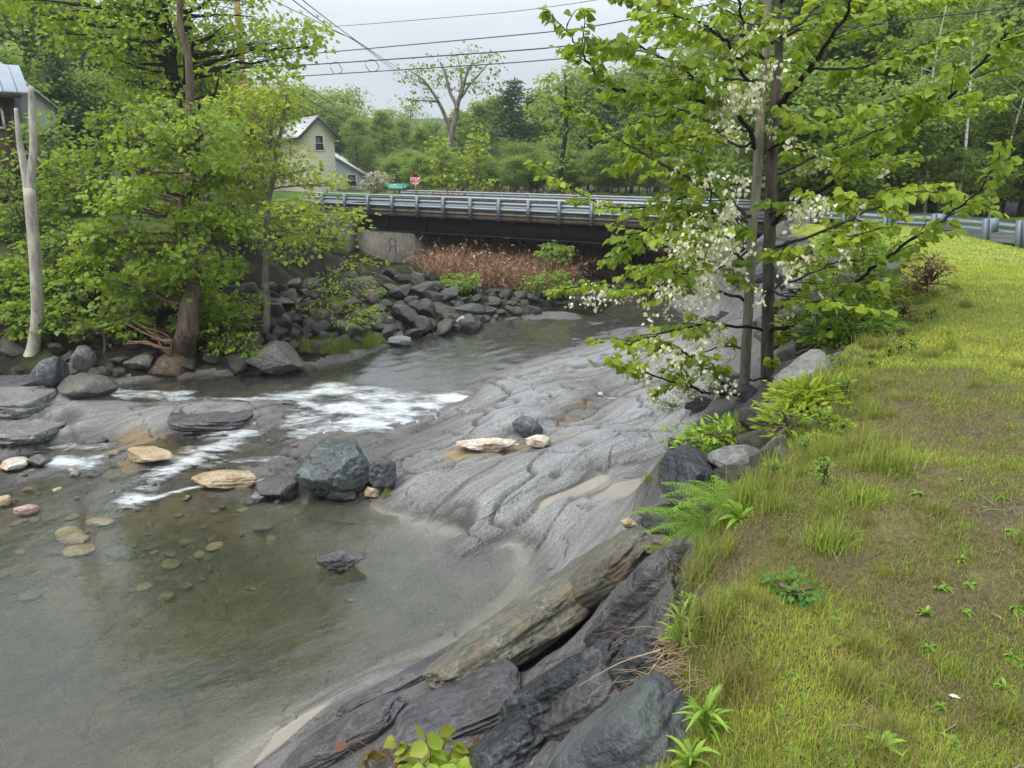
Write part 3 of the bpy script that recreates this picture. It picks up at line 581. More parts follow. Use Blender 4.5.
# guardrail along the lawn
GP = [np.array(Pz(*p)) for p in ((1060, 251, 0), (1018, 246, 0), (985, 242, 0), (932, 235, 0), (884, 231, 0), (844, 228, 0))]
GP = [np.array((13.2, 13.4, 0)), np.array((13.1, 15.3, 0))] + GP + [np.array((10.7, 27.6, -.05)), np.array((10.05, 29.6, -.12)), np.array((9.75, 31.1, -.15))]
rg = empty('roadside_guardrail', GP[4]); tag(rg, 'grey steel w-beam guardrail on leaning wooden-blocked posts along the edge of the lawn', 'guardrail'); inv = Matrix.Translation(-Vector(GP[4]))
Gp = np.array(GP); GT = np.gradient(Gp, axis=0); GT /= np.linalg.norm(GT, axis=1)[:, None]; GN = np.stack([-GT[:, 1], GT[:, 0]], -1) * -1   # towards the road
_r = random.Random(3)
for i, p in enumerate(GP[:-1]):
    a = math.atan2(GT[i][1], GT[i][0]); ln = .10 + _r.uniform(-.05, .07)
    R = rotz(a) @ rotx(-ln)
    base = np.array((p[0], p[1], tz(p[0], p[1]) - .2)); m = MB(); up = R @ np.array((0, 0, 1.0))
    m.box(base + up * .46, (.15, .012, .92), R); m.box(base + up * .46 + R @ np.array((0, -.14, 0)), (.15, .012, .92), R); m.box(base + up * .46 + R @ np.array((0, -.07, 0)), (.012, .13, .92), R)
    o = m.build('post', M_POST, None, False); o.parent = rg; o.matrix_parent_inverse = inv
    m = MB(); m.box(base + up * .72 + R @ np.array((0, -.245, 0)), (.15, .19, .36), R); o = m.build('blockout', M_POST, None, False); o.parent = rg; o.matrix_parent_inverse = inv
t = np.arange(len(GP)); tt = np.linspace(0, len(GP) - 1, 60)
RP = np.stack([np.interp(tt, t, Gp[:, k]) for k in range(3)], -1); RN = np.stack([np.interp(tt, t, GN[:, 0]), np.interp(tt, t, GN[:, 1]), 0 * tt], -1)
RP = RP + RN * .38; RP[:, 2] = terrain_z(RP[:, 0], RP[:, 1]) + .54
m = MB(); rail_sweep(RP, RN, wbeam_profile(.32), m); o = m.build('w_beam_rail', M_GALV); o.parent = rg; o.matrix_parent_inverse = inv

# ------------------------------------------------------------------ buildings
def local(root, mb, name, mat, parent=None, smooth=False):
    o = mb.build(name, mat, None, smooth); o.parent = parent or root; return o
def clapboard(name, col, pitch=7, dark=.5, rough=.7):
    g = G(name); v = g.obj(); w = g.n('TexWave', wave_type='BANDS', bands_direction='Z', wave_profile='SAW'); g.l(v, w.inputs[0]); w.inputs['Scale'].default_value = pitch; w.inputs['Distortion'].default_value = .3
    n = g.noise(g.map(v, (.5, .5, 4)), 5, 5); c = g.mix(n, tuple(a * .78 for a in col), tuple(min(.85, a * 1.15) for a in col)); c = g.mix(g.ramp(w.outputs[0], (.0, dark), (.15, 0.0)), c, tuple(a * .35 for a in col))
    return g.done(g.bsdf(c, rough, g.bump(w.outputs[0], .5, .03)))
def seam_mat(name, col, metal=.3):
    g = G(name); v = g.obj(); w = g.n('TexWave', wave_type='BANDS', bands_direction='X', wave_profile='SIN'); g.l(v, w.inputs[0]); w.inputs['Scale'].default_value = .7
    n = g.noise(v, 1.5, 6); c = g.mix(n, tuple(a * .8 for a in col), tuple(a * 1.15 for a in col)); f = g.ramp(w.outputs[0], (.9, 0.0), (.98, 1.0)); c = g.mix(g.math('MULTIPLY', f, .5), c, tuple(a * .4 for a in col))
    return g.done(g.bsdf(c, .38, g.bump(f, .6, .03), metal))
M_GLASS = simple('window_glass', (.03, .035, .04), .1, 0, .1); M_TRIMW = simple('white_trim', (.7, .7, .68), .5); M_TRIMD = simple('dark_trim', (.05, .04, .035), .6)
def gable_house(name, label, loc, rz, w, d, h, pitch, wallm, roofm, trim, over=.35, wins=()):
    """gable end faces -Y locally; wins = (x, z, w, h) on the gable end, or ('side', y, z, w, h) on -X side"""
    r = empty(name, loc, rz); tag(r, label, 'house'); ap = h + w / 2 * math.tan(pitch)
    m = MB(); V = [(-w / 2, 0, -1), (w / 2, 0, -1), (w / 2, 0, h), (0, 0, ap), (-w / 2, 0, h)]; V += [(x, d, z) for x, _, z in V]
    m.add(V, [np.array([(0, 1, 2, 4), (6, 5, 9, 7), (1, 6, 7, 2), (5, 0, 4, 9)]), np.array([(4, 2, 3), (7, 9, 8)])]); local(r, m, 'wall', wallm)
    m = MB()
    for sx in (-1, 1):
        ex = sx * (w / 2 + over); ez = h - over * math.tan(pitch)
        V = [(0, -over, ap + .04), (ex, -over, ez + .04), (ex, d + over, ez + .04), (0, d + over, ap + .04)]; V += [(x, y, z + .14) for x, y, z in V]
        m.add(V, np.array([(0, 1, 2, 3), (4, 7, 6, 5), (0, 4, 5, 1), (1, 5, 6, 2), (2, 6, 7, 3), (3, 7, 4, 0)]))
    local(r, m, 'roof', roofm)
    for sx in (-1, 1):
        m = MB(); ex = sx * (w / 2 + over); ez = h - over * math.tan(pitch)
        V = [(0, -over - .05, ap - .16), (ex, -over - .05, ez - .16), (ex, -over - .05, ez + .16), (0, -over - .05, ap + .16)]; V += [(x, y + .045, z) for x, y, z in V]
        m.add(V, np.array([(0, 1, 2, 3), (4, 7, 6, 5), (0, 4, 5, 1), (1, 5, 6, 2), (2, 6, 7, 3), (3, 7, 4, 0)])); local(r, m, 'bargeboard', trim)
    for wn in wins:
        side = wn[0] == 'side'; 
        if side: _, y, z, ww, hh = wn; c = np.array((-w / 2, y, z)); R = rotz(-math.pi / 2)
        else: x, z, ww, hh = wn; c = np.array((x, 0, z)); R = np.eye(3)
        def at(v): return c + R @ np.array(v)
        m = MB()
        for dx in (-1, 1): m.box(at((dx * (ww / 2 + .05), -.04, 0)), (.1, .1, hh + .2), R)
        for dz in (-1, 1): m.box(at((0, -.042, dz * (hh / 2 + .05))), (ww, .1, .1), R)
        m.box(at((0, -.03, 0)), (ww, .05, .05), R); fr = local(r, m, 'window', M_TRIMW)
        m = MB(); m.box(at((0, -.012, 0)), (ww, .02, hh), R); o = m.build('pane', M_GLASS, None, False); o.parent = fr
    return r
M_CREAM = clapboard('cream_clapboard', (.80, .69, .56), 2.4, .75); M_GREY_ROOF = seam_mat('grey_sheet_roof', (.36, .36, .38)); M_MINT = seam_mat('pale_green_roof', (.42, .55, .53)); M_WHITE = clapboard('white_clapboard', (.66, .69, .70), 6, .25)
p = Py(320, 190, 75)
gable_house('cream_house', 'cream clapboard house with grey roof and brown gable trim beyond the bridge', (p[0] + .12, 75, -.2), .62, 3.25, 11, 5.8, math.radians(43), M_CREAM, M_GREY_ROOF, M_TRIMD, .5, ((0.1, 5.0, .75, 1.3), ('side', 3.0, 4.6, .8, 1.3), ('side', 7.0, 4.6, .8, 1.3)))
p = Py(331, 190, 88)
gable_house('white_house', 'small white house with pale green roof behind the cream house', (p[0], 88, -.4), .12, 7.4, 8, Py(363, 171, 88)[2] + .2, math.radians(31), M_WHITE, M_MINT, M_TRIMW, .4, ((2.4, 1.7, .9, 1.2), (-1.8, 1.7, .9, 1.2)))
# cabin on the left bank
def stone_mat():
    g = G('brown_stone_wall'); v = g.map(g.obj(), (1, 1, 2.6)); cc = g.voro(v, 3.2, 'F1', 1); e = g.voro(v, 3.2, 'DISTANCE_TO_EDGE')
    c = g.mix(.55, (.23, .145, .085), cc, 'MULTIPLY'); c = g.mix(.5, c, (.20, .13, .085)); c = g.mix(g.ramp(e, (.0, .8), (.09, 0.0)), c, (.045, .035, .03)); return g.done(g.bsdf(c, .8, g.bump(g.ramp(e, (0, 0.0), (.1, 1.0)), .7, .04)))
M_BLUE_ROOF = seam_mat('blue_grey_metal_roof', (.36, .40, .47), .4)
Yc = 30.0; s_ = mpp(Yc)
def cp(px, py, Y=Yc): return Py(px, py, Y)
base = cp(17, 140); cab = empty('stone_cabin', (base[0], Yc, base[2] - 2.2), .60); tag(cab, 'brown stone cabin with blue-grey metal roof at the left edge, partly out of the picture', 'house')
B = Vector(cab.location)
def cabpart(mb, name, mat, parent=None): o = mb.build(name, mat, None, False); o.parent = parent or cab; return o
zt = cp(17, 94)[2] - B.z
m = MB(); m.box((-4.0, 3.0, zt / 2), (8.0, 6.0, zt)); wl_ = cabpart(m, 'wall', stone_mat())
e0 = cp(26, 95)[0] - B.x
m = MB(); V = [(-9, -.6, zt - .05), (e0, -.6, zt - .05), (e0, 3.2, zt + 1.3), (-9, 3.2, zt + 1.3), (e0, 7, zt - .05), (-9, 7, zt - .05)]; V2 = [(x, y, z + .1) for x, y, z in V]; V = V + V2
m.add(V, np.array([(0, 1, 2, 3), (3, 2, 4, 5), (6, 9, 8, 7), (9, 11, 10, 8), (0, 6, 7, 1), (1, 7, 8, 2), (2, 8, 10, 4), (5, 4, 10, 11), (0, 3, 9, 6), (3, 5, 11, 9)])); cabpart(m, 'roof', M_BLUE_ROOF)
m = MB(); m.box((-4.3, -.64, zt - .08), (9.3, .05, .18)); cabpart(m, 'eave_board', M_TRIMD)
m = MB(); m.box((-.0, -.06, zt / 2 - .09), (.2, .2, zt - .22)); cabpart(m, 'corner_post', M_TRIMD)
m = MB(); x1 = cp(2, 100)[0] - B.x
m.box((x1 - .55, -.05, zt - .55), (1.1, .12, .08)); m.box((x1 - .02, -.05, zt - .9), (.08, .12, .62)); m.box((x1 - .55, -.05, zt - 1.22), (1.1, .12, .08)); f_ = cabpart(m, 'window', M_TRIMW)
m = MB(); m.box((x1 - .5, -.015, zt - .9), (.95, .03, .6)); cabpart(m, 'pane', M_GLASS, f_)
# lean-to behind it with its own long roof
Yl = 34.0; a_, b_ = cp(-2, 60, Yl), cp(58, 107, Yl); ln = empty('shed_annexe', (b_[0], Yl, b_[2] - 2.6)); tag(ln, 'pale shed with a long sloping blue-grey metal roof just behind the stone cabin', 'shed'); B2 = np.array(ln.location)
A, Bq = a_ - B2, b_ - B2
m = MB(); VD = np.array((-.53, .85, 0)); V = [A, Bq, Bq + VD * 5, A + VD * 5]; V = [tuple(v) for v in V] + [(v[0], v[1], v[2] - .1) for v in V]
m.add(V, np.array([(0, 1, 2, 3), (4, 7, 6, 5), (0, 4, 5, 1), (1, 5, 6, 2), (2, 6, 7, 3), (3, 7, 4, 0)])); o = m.build('roof', M_BLUE_ROOF, None, False); o.parent = ln
m = MB(); V = [(A[0] + .2, .3, -.4), (Bq[0] - .35, .3, -.4), (Bq[0] - .35, .3, Bq[2] + .13), (A[0] + .2, .3, A[2] - .3)]; V += [(x - 2.5, 4.3, z) for x, y, z in V]
m.add(V, np.array([(0, 1, 2, 3), (4, 7, 6, 5), (0, 4, 5, 1), (1, 5, 6, 2), (3, 2, 6, 7), (3, 7, 4, 0)])); o = m.build('wall', M_WHITE, None, False); o.parent = ln

# ------------------------------------------------------------------ signs
def text_mesh(txt, size, name, mat, parent, loc, bold=.0):
    c = bpy.data.curves.new('tmp', 'FONT'); c.body = txt; c.size = size; c.align_x = 'CENTER'; c.align_y = 'CENTER'; c.extrude = .004; c.offset = bold
    o = bpy.data.objects.new('tmp', c); COL.objects.link(o); me = bpy.data.meshes.new_from_object(o.evaluated_get(bpy.context.evaluated_depsgraph_get())); bpy.data.objects.remove(o); bpy.data.curves.remove(c)
    me.name = name; me.transform(Matrix.Rotation(math.pi / 2, 4, 'X')); me.transform(Matrix.Translation(Vector(loc))); me.materials.clear(); me.materials.append(mat)
    return link(name, me, parent)
M_RED = simple('red_sign', (.50, .02, .035), .4, 0, .1); M_GREEN = simple('green_sign', (.015, .30, .22), .4, 0, .1); M_SW = simple('sign_white', (.78, .78, .78), .4, 0, .05)
Ys = 50.0; c = Py(415.3, 179, Ys); gz = tz(c[0], Ys)
ss = empty('stop_sign', (c[0], Ys, gz)); tag(ss, 'red octagonal stop sign on a thin post beyond the bridge rail', 'sign'); hz = c[2] - gz
def octo(r, y0, y1):
    a = math.pi / 8 + np.arange(8) * math.pi / 4; V = [(r * math.cos(t), y, hz + r * math.sin(t)) for y in (y0, y1) for t in a]; k = np.arange(8)
    m = MB(); m.add(V, [np.stack([k, (k + 1) % 8, 8 + (k + 1) % 8, 8 + k], -1), np.array([k, 8 + k[::-1]])]); return m
local(ss, octo(.345, .0, .006), 'border', M_SW); local(ss, octo(.315, -.004, .003), 'face', M_RED)
text_mesh('STOP', .255, 'lettering', M_SW, ss, (0, -.008, hz), .006)
m = MB(); m.box((0, .035, hz / 2 + .1), (.06, .05, hz + .2)); local(ss, m, 'post', M_GALV)
c = Py(397, 187, Ys - .6); gz = tz(c[0], Ys - .6); st = empty('street_name_sign', (c[0], Ys - .6, gz)); tag(st, 'green street name sign with white lettering left of the stop sign', 'sign'); hz2 = c[2] - gz
m = MB(); m.box((0, 0, hz2), (1.28, .012, .40)); local(st, m, 'sign_plate', M_GREEN)
text_mesh('Mechanic', .24, 'lettering', M_SW, st, (-.06, -.012, hz2 - .01), .004)
text_mesh('St', .13, 'lettering', M_SW, st, (.53, -.012, hz2 + .02), .003)
m = MB(); m.box((.28, .04, hz2 / 2), (.06, .06, hz2)); local(st, m, 'post', M_GALV)

# ------------------------------------------------------------------ utility pole and overhead wires
M_POLE = bark_mat('pole_wood', (.22, .125, .06), (.36, .21, .11), 10, .75, .3); M_WIRE = simple('black_cable', (.012, .012, .014), .55)
Yp = 41.0; pt, pb = Py(248.5, -60, Yp), Py(252, 175, Yp)
up = empty('utility_pole', (pb[0], Yp, tz(pb[0], Yp) - .3)); tag(up, 'brown wooden utility pole rising behind the yellow-green tree', 'utility pole'); U = np.array(up.location)
m = MB(); m.tube(np.array([(0, 0, 0), (0, 0, 4), (0, 0, pt[2] - U[2])]), (.21, .19, .15), 12); local(up, m, 'pole', M_POLE, smooth=True)
m = MB(); m.box((0, -.2, pt[2] - U[2] - .8), (2.4, .1, .12)); local(up, m, 'crossarm', M_POLE)
def hz_(py): return Py(250, py, Yp)[2] - U[2]
for py in (55, 64, 77):
    m = MB(); m.tube(np.array([(0, -.16, hz_(py)), (0, -.26, hz_(py)), (0, -.30, hz_(py))]), (.07, .05, .07), 8); local(up, m, 'insulator', M_WIRE)
def wire(label, pts, r, sag=0.0, n=40, name='overhead_wire', group=None):
    P = np.array([Py(*p) for p in pts]); t = np.linspace(0, len(P) - 1, n); C = np.stack([np.interp(t, range(len(P)), P[:, k]) for k in range(3)], -1)
    for _ in range(6): C[1:-1] = (C[:-2] + C[2:]) / 4 + C[1:-1] / 2
    m = MB().tube(C, r, 6); o = m.build(name, M_WIRE); tag(o, label, 'wire', group or 'overhead wires'); return o
wire('uppermost of the thick black cables strung from the pole to the right', [(250, 57, 41), (298, 55, 40), (512, 35.5, 34), (580, 29, 33), (725, 2, 29.5), (860, -34, 27)], .022)
wire('middle black cable strung from the pole, with a black splice at its left', [(250, 67, 40.8), (293, 66, 40), (512, 51, 34.3), (560, 47, 33), (760, 22, 29), (1040, -22, 25)], .026)
wire('lowest black cable strung from the pole to the right across the treetop', [(250, 80, 40.8), (285, 77, 40), (512, 63, 34.3), (570, 58, 33), (800, 33, 28.5), (1001, 9, 26), (1060, 1, 25)], .022)
wire('thin grey wire crossing the sky high above the cables', [(225, 33, 42), (345, 26, 39), (512, 12, 34.5), (585, 2, 33), (660, -12, 31)], .012)
wire('left one of the wires slanting down from the top edge to the far trees', [(255, -8, 30), (275, 1, 33), (330, 28, 42), (355, 40, 50), (400, 76, 80), (432, 96, 110)], .016)
wire('middle one of the wires slanting down from the top edge to the far trees', [(280, -10, 30), (293, 0, 32), (335, 32, 42), (355, 39, 50), (402, 75, 80), (432, 94, 110)], .02)
wire('right one of the wires slanting down from the top edge to the far trees', [(292, -12, 30), (302, 0, 32), (352, 38, 50), (404, 72, 80), (432, 92, 110)], .02)
wire('black service cable drooping from the pole down to the right behind the cream house', [(250, 60, 41), (283, 84, 44), (330, 113, 52), (395, 147, 66), (450, 168, 80)], .022)
wire('thin service wire drooping from the pole just above the black service cable', [(250, 45, 41), (305, 86, 48), (340, 110, 56), (410, 146, 70), (455, 166, 84)], .014)
c = Py(291, 66.5, 40.1)
m = MB(); m.tube(np.array([c + (-.28, .03, -.0), c + (-.22, .02, 0), c + (.2, -.05, .0), c + (.3, -.07, 0)]), (.05, .15, .15, .05), 10); tag(m.build('cable_splice', M_WIRE), 'black splice canister on the middle cable near the pole', 'splice case')
for px, Y_, w_, lb in ((336, 39, 11, 'left slack loop of cable hanging under the middle cable'), (372, 38, 13, 'right slack loop of cable hanging under the middle cable')):
    yb = np.interp(px, [293, 512], [66, 51]); P = [Py(px + (w_ / 2 + 1.5 * math.sin(a * 2)) * math.cos(a), yb + 5 + 6 * math.sin(a), Y_) for a in np.linspace(-2.6, 3.3, 26)]
    tag(MB().tube(np.array(P), .016, 5).build('cable_loop', M_WIRE), lb, 'wire')
# ------------------------------------------------------------------ rocks
def ico(sub):
    import bmesh
    bm = bmesh.new(); bmesh.ops.create_icosphere(bm, subdivisions=sub, radius=1); V = np.array([v.co for v in bm.verts]); F = np.array([[v.index for v in f.verts] for f in bm.faces]); bm.free(); return V, F
ICO5, ICO4, ICO3 = ico(6), ico(5), ico(4)
def rock_geo(seed, cuts=14, ang=.72, rough=.05, base=ICO4, strata=0.0, flat=0.0, boxy=0.0):
    """unit boulder: a ball cut by random planes (flat broken faces), then weathered"""
    r = np.random.RandomState(seed); V, F = base[0].copy(), base[1]
    if boxy: V = V / (np.abs(V) ** boxy).sum(1)[:, None] ** (1 / boxy) * .8; ang = ang + .12
    for k in range(cuts):
        n = r.normal(size=3); n /= np.linalg.norm(n); d = r.uniform(ang - .16, ang + .16); s = V @ n; m = s > d; V[m] -= n * ((s[m] - d) * .93)[:, None]
    if flat: V[:, 2] = np.where(V[:, 2] > flat, flat + (V[:, 2] - flat) * .12, V[:, 2])
    L_ = np.linalg.norm(V, axis=1)[:, None]; N = V / L_
    o = seed * 3.17; x, y, z = (V * 1.0).T
    d = rough * fbm(x * 2.2 + o, y * 2.2, z * 2.2, 5, .6) * 1.6 + rough * .35 * fbm(x * 9 + o, y * 9, z * 9, 3)
    if strata: d = d + strata * vnoise(x * .6 + o, y * .6 + .8 * z, (z + .25 * x) * 9) - strata * .7 * sst(.06, 0, np.abs(vnoise(x * 1.2, y * 1.2 + o, z * 5)))
    return V + N * d[:, None], F
def rock_mat(name, a, b, spk=(.36, .36, .34), spk_amt=.25, rough=(.3, .55), strat=False, moss=0.0, mosscol=(.06, .085, .02), sc=1.0, stain=None):
    g = G(name); v = g.obj(); rn = g.rnd(); off = g.n('CombineXYZ'); g.l(g.math('MULTIPLY', rn, 37.0), off.inputs[0])
    V = g.map(v, (1, 1, 1), (.3, .25, .4), off.outputs[0]); VS = g.map(V, (1, 1, 5)) if strat else V
    n1 = g.noise(VS, 1.6 * sc, 7, .62); n2 = g.noise(V, 13 * sc, 6, .7); n3 = g.noise(V, 3.0 * sc, 4)
    c = g.mix(g.ramp(n1, (.32, 0.0), (.68, 1.0)), a, b); c = g.mix(g.ramp(n2, (.3, .75), (.55, 0.0)), c, tuple(x * .3 for x in a)); c = g.mix(g.ramp(g.voro(V, 22 * sc), (.08, spk_amt), (.25, 0.0)), c, spk)
    vn = g.noise(V, 1.9 * sc, 3); c = g.mix(g.ramp(vn, (.487, 0.0), (.5, spk_amt * 1.5), (.513, 0.0)), c, spk)
    c = g.mix(g.math('MULTIPLY', rn, .4), c, g.mix(1.0, c, (.5, .5, .55), 'MULTIPLY'))
    if stain: c = g.mix(g.ramp(n3, (.52, 0.0), (.68, .75)), c, stain)
    if moss:
        nrm = g.n('NewGeometry').outputs['Normal']; sx = g.n('SeparateXYZ'); g.l(nrm, sx.inputs[0]); c = g.mix(g.math('MULTIPLY', g.ramp(sx.outputs[2], (.2, 0.0), (.8, moss)), g.ramp(g.noise(V, 4 * sc, 5), (.42, 0.0), (.6, 1.0))), c, mosscol)
    h = g.math('ADD', g.math('MULTIPLY', n1, .8), g.math('MULTIPLY', n2, .5))
    return g.done(g.bsdf(c, g.ramp(n3, (.35, rough[0]), (.65, rough[1])), g.bump(h, 1.0, .06)))
MR = {
 'teal': rock_mat('dark_teal_rock', (.028, .038, .038), (.095, .115, .112), (.30, .34, .34), .3, (.18, .42)),
 'dark': rock_mat('dark_wet_rock', (.011, .013, .015), (.045, .049, .055), (.22, .24, .26), .18, (.12, .34)),
 'slate': rock_mat('purple_slate', (.042, .039, .042), (.115, .108, .114), (.30, .29, .30), .15, (.2, .45), True),
 'grey': rock_mat('grey_rock', (.10, .098, .095), (.22, .215, .21), (.38, .38, .36), .3, (.35, .6)),
 'brown': rock_mat('brown_grey_rock', (.075, .066, .058), (.17, .155, .14), (.33, .32, .30), .25, (.35, .6), moss=.25),
 'tan': rock_mat('ochre_quartz_rock', (.36, .25, .11), (.55, .46, .32), (.62, .58, .5), .35, (.3, .55), stain=(.20, .09, .03)),
 'cream': rock_mat('cream_quartz_rock', (.46, .40, .31), (.66, .62, .55), (.74, .72, .66), .3, (.35, .6), stain=(.35, .22, .10)),
 'pink': rock_mat('pinkish_rock', (.30, .19, .15), (.44, .32, .26), (.5, .42, .36), .2, (.3, .5)),
 'slab': rock_mat('mottled_olive_slab', (.07, .068, .05), (.20, .19, .145), (.34, .33, .27), .35, (.3, .55), False, stain=(.17, .125, .075), sc=1.8),
 'mossy': rock_mat('mossy_rock', (.09, .08, .055), (.2, .175, .12), (.3, .28, .2), .25, (.4, .6), moss=.8),
 'rip': rock_mat('riprap_stone', (.014, .013, .013), (.068, .062, .058), (.24, .22, .19), .3, (.3, .55), moss=.4, stain=(.085, .062, .042)),
}
def rock(name, label, px, py, w, h, mat, seed, depth=1.0, rot=0.0, tilt=(0, 0), Y=None, z=None, sink=.18, cuts=14, ang=.72, rough=.05, base=ICO4, strata=0.0, flat=0.0, cat='rock', group=None, boxy=0.0):
    """px,py = where its foot meets the ground at the middle; w,h = size in pixels"""
    p = ground(px, py) if z is None else Pz(px, py, z)
    if Y is not None: p = Py(px, py, Y)
    k = np.linalg.norm(p - (0, 0, EYE)) / math.sqrt(((px - 512) ** 2 + (384 - py) ** 2) / FPX ** 2 + 1) / FPX
    W_, H_ = w * k / 2, h * k / 2 * 1.04; D_ = W_ * depth
    V, F = rock_geo(seed, cuts, ang, rough, base, strata, flat, boxy)
    ex = np.abs(V).max(0); V = V / ex
    R = rotz(rot) @ rotx(tilt[0]) @ roty(tilt[1])
    me = MB().add((V * (W_, D_, H_)) @ R.T, F); o = me.build(name, MR[mat] if isinstance(mat, str) else mat)
    f = np.array((p[0], p[1])); f = f / np.linalg.norm(f)
    o.location = (p[0] + f[0] * D_ * .55, p[1] + f[1] * D_ * .55, p[2] + H_ * (1 - sink)); tag(o, label, cat, group); return o
# mid-river
rock('boulder', 'big dark teal boulder perched in the middle of the river, largest of its cluster', 338, 497, 84, 62, 'teal', 4, .85, .2, (0, .08), sink=.16, cuts=16, ang=.76, rough=.06, base=ICO5, flat=.62, cat='boulder')
rock('boulder', 'small dark rock tucked against the right side of the big teal boulder', 384, 492, 34, 33, 'dark', 8, .9, .5, sink=.2, cat='boulder')
rock('boulder', 'flat purple-grey stone lying in front of the big teal boulder', 343, 503, 44, 22, 'slate', 12, .8, .15, (0, -.15), sink=.15, flat=.4, cat='boulder')
rock('boulder', 'pointed grey rock at the left of the big teal boulder', 277, 503, 50, 34, 'slate', 22, .9, .1, sink=.2, cuts=10, ang=.62, cat='boulder')
rock('boulder', 'small tan stone between the teal boulder and its dark neighbour', 372, 499, 16, 12, 'tan', 31, 1, 0, cat='boulder')
rock('boulder', 'small grey stone at the left end of the teal boulder cluster', 262, 503, 20, 12, 'grey', 36, 1, 0, cat='boulder')
rock('pool_rock', 'jagged dark flat rock breaking the surface of the calm pool', 338, 574, 58, 25, 'slate', 41, .7, -.25, z=-3.92, sink=.3, cuts=10, ang=.6, rough=.12, strata=.04, cat='rock')
# left ledges
rock('boulder', 'dark teal boulder sitting on the ledge at the left bank', 55, 391, 36, 35, 'teal', 51, .95, .3, sink=.12, cuts=12, cat='boulder')
rock('boulder', 'grey angular boulder behind the teal one at the left bank', 82, 374, 32, 30, 'grey', 54, .9, .2, sink=.2, cuts=9, ang=.62, cat='boulder')
rock('boulder', 'squat olive boulder by the foot of the leaning tree', 142, 372, 32, 20, 'brown', 58, .9, .1, sink=.2, cat='boulder')
rock('boulder', 'large brown-grey boulder with a smooth sloping top at the far water line', 277, 378, 62, 34, 'brown', 61, .95, -.15, (0, .14), sink=.14, cuts=12, ang=.74, rough=.035, base=ICO5, cat='boulder')
rock('ledge_rock', 'low smooth brown ledge on the water right of the left teal boulder', 90, 398, 56, 22, 'brown', 64, .9, .1, (0, .12), sink=.25, rough=.03, cuts=8, ang=.82)
rock('rock', 'pale grey-white rock at the left edge of the rapids', 14, 473, 32, 13, 'cream', 67, 1, .2)
rock('rock', 'dark brown low rock beside the pale rock at the left edge', 40, 468, 24, 11, 'brown', 69, 1, 0)
rock('rock', 'ochre rock cut off by the left edge of the picture', 4, 509, 18, 16, 'tan', 71, 1, 0)
rock('rock', 'pinkish flat rock awash near the left edge', 27, 517, 25, 12, 'pink', 73, 1, .2)
rock('ledge_rock', 'long ochre ledge with a cream top in the left rapids', 148, 463, 58, 15, 'tan', 76, .6, -.25, (0, .1), sink=.25, rough=.06, strata=.03)
rock('ledge_rock', 'ochre and white ledge beside the small fall left of the teal boulder', 226, 490, 74, 17, 'tan', 79, .5, -.18, (0, -.06), sink=.25, rough=.08, strata=.03)
rock('rock', 'rust and cream ledge awash in the lower left shallows', 70, 541, 52, 10, 'tan', 82, .5, -.45, sink=.35, rough=.08)
rock('rock', 'tan stone under thin water above the lower left shallows', 98, 527, 34, 8, 'tan', 84, .6, -.1, sink=.35)
# white ribs and stones on the shelf
rock('quartz_rib', 'long knobbly cream quartz rib on the grey bedrock shelf', 486, 452, 66, 17, 'cream', 87, .35, .08, sink=.3, rough=.13, cuts=22, base=ICO5)
rock('rock', 'white quartz stone at the right end of the cream rib', 536, 449, 30, 13, 'cream', 89, .7, .1, rough=.1)
rock('rock', 'dark grey wedge stone standing beside the white quartz stone', 527, 437, 32, 20, 'teal', 92, .8, -.3, (0, .25), rough=.04)
rock('rock', 'tiny white pebble at the head of the notch puddle', 601, 398, 7, 6, 'cream', 93, 1, 0)
rock('rock', 'dark angular stone standing on the pale sand patch', 676, 462, 23, 25, 'dark', 95, .8, .3, cuts=9, ang=.6)
# near bank, from the fern down to the bottom edge
rock('boulder', 'tall dark slab leaning against the bank beside the fern', 690, 522, 66, 76, 'dark', 97, .8, -.35, (-.25, -.35), sink=.1, cuts=12, ang=.7, base=ICO5, cat='boulder')
rock('boulder', 'long grey stone lying behind the fern', 738, 474, 66, 24, rock_mat('lichen_grey_rock', (.10, .095, .095), (.2, .19, .19), (.34, .34, .33), .3, (.4, .6)), 99, .7, .15, sink=.2, rough=.05, cat='boulder')
rock('boulder', 'round blue-black boulder half buried below the fern', 664, 540, 50, 34, 'dark', 103, .9, .3, sink=.2, cuts=8, ang=.84, rough=.03, cat='boulder')
rock('boulder', 'small mossy boulder with a green top under a drooping fern frond', 660, 560, 34, 28, 'mossy', 105, .9, .1, sink=.2, cat='boulder')
rock('rock', 'small tan stone on the bedrock left of the mossy boulder', 628, 530, 18, 11, 'tan', 107, .8, .1)
rock('rock', 'small brown stone just above the small tan stone', 646, 519, 14, 9, 'brown', 108, .8, .1)
B6 = dict(base=ICO5, boxy=5.0)
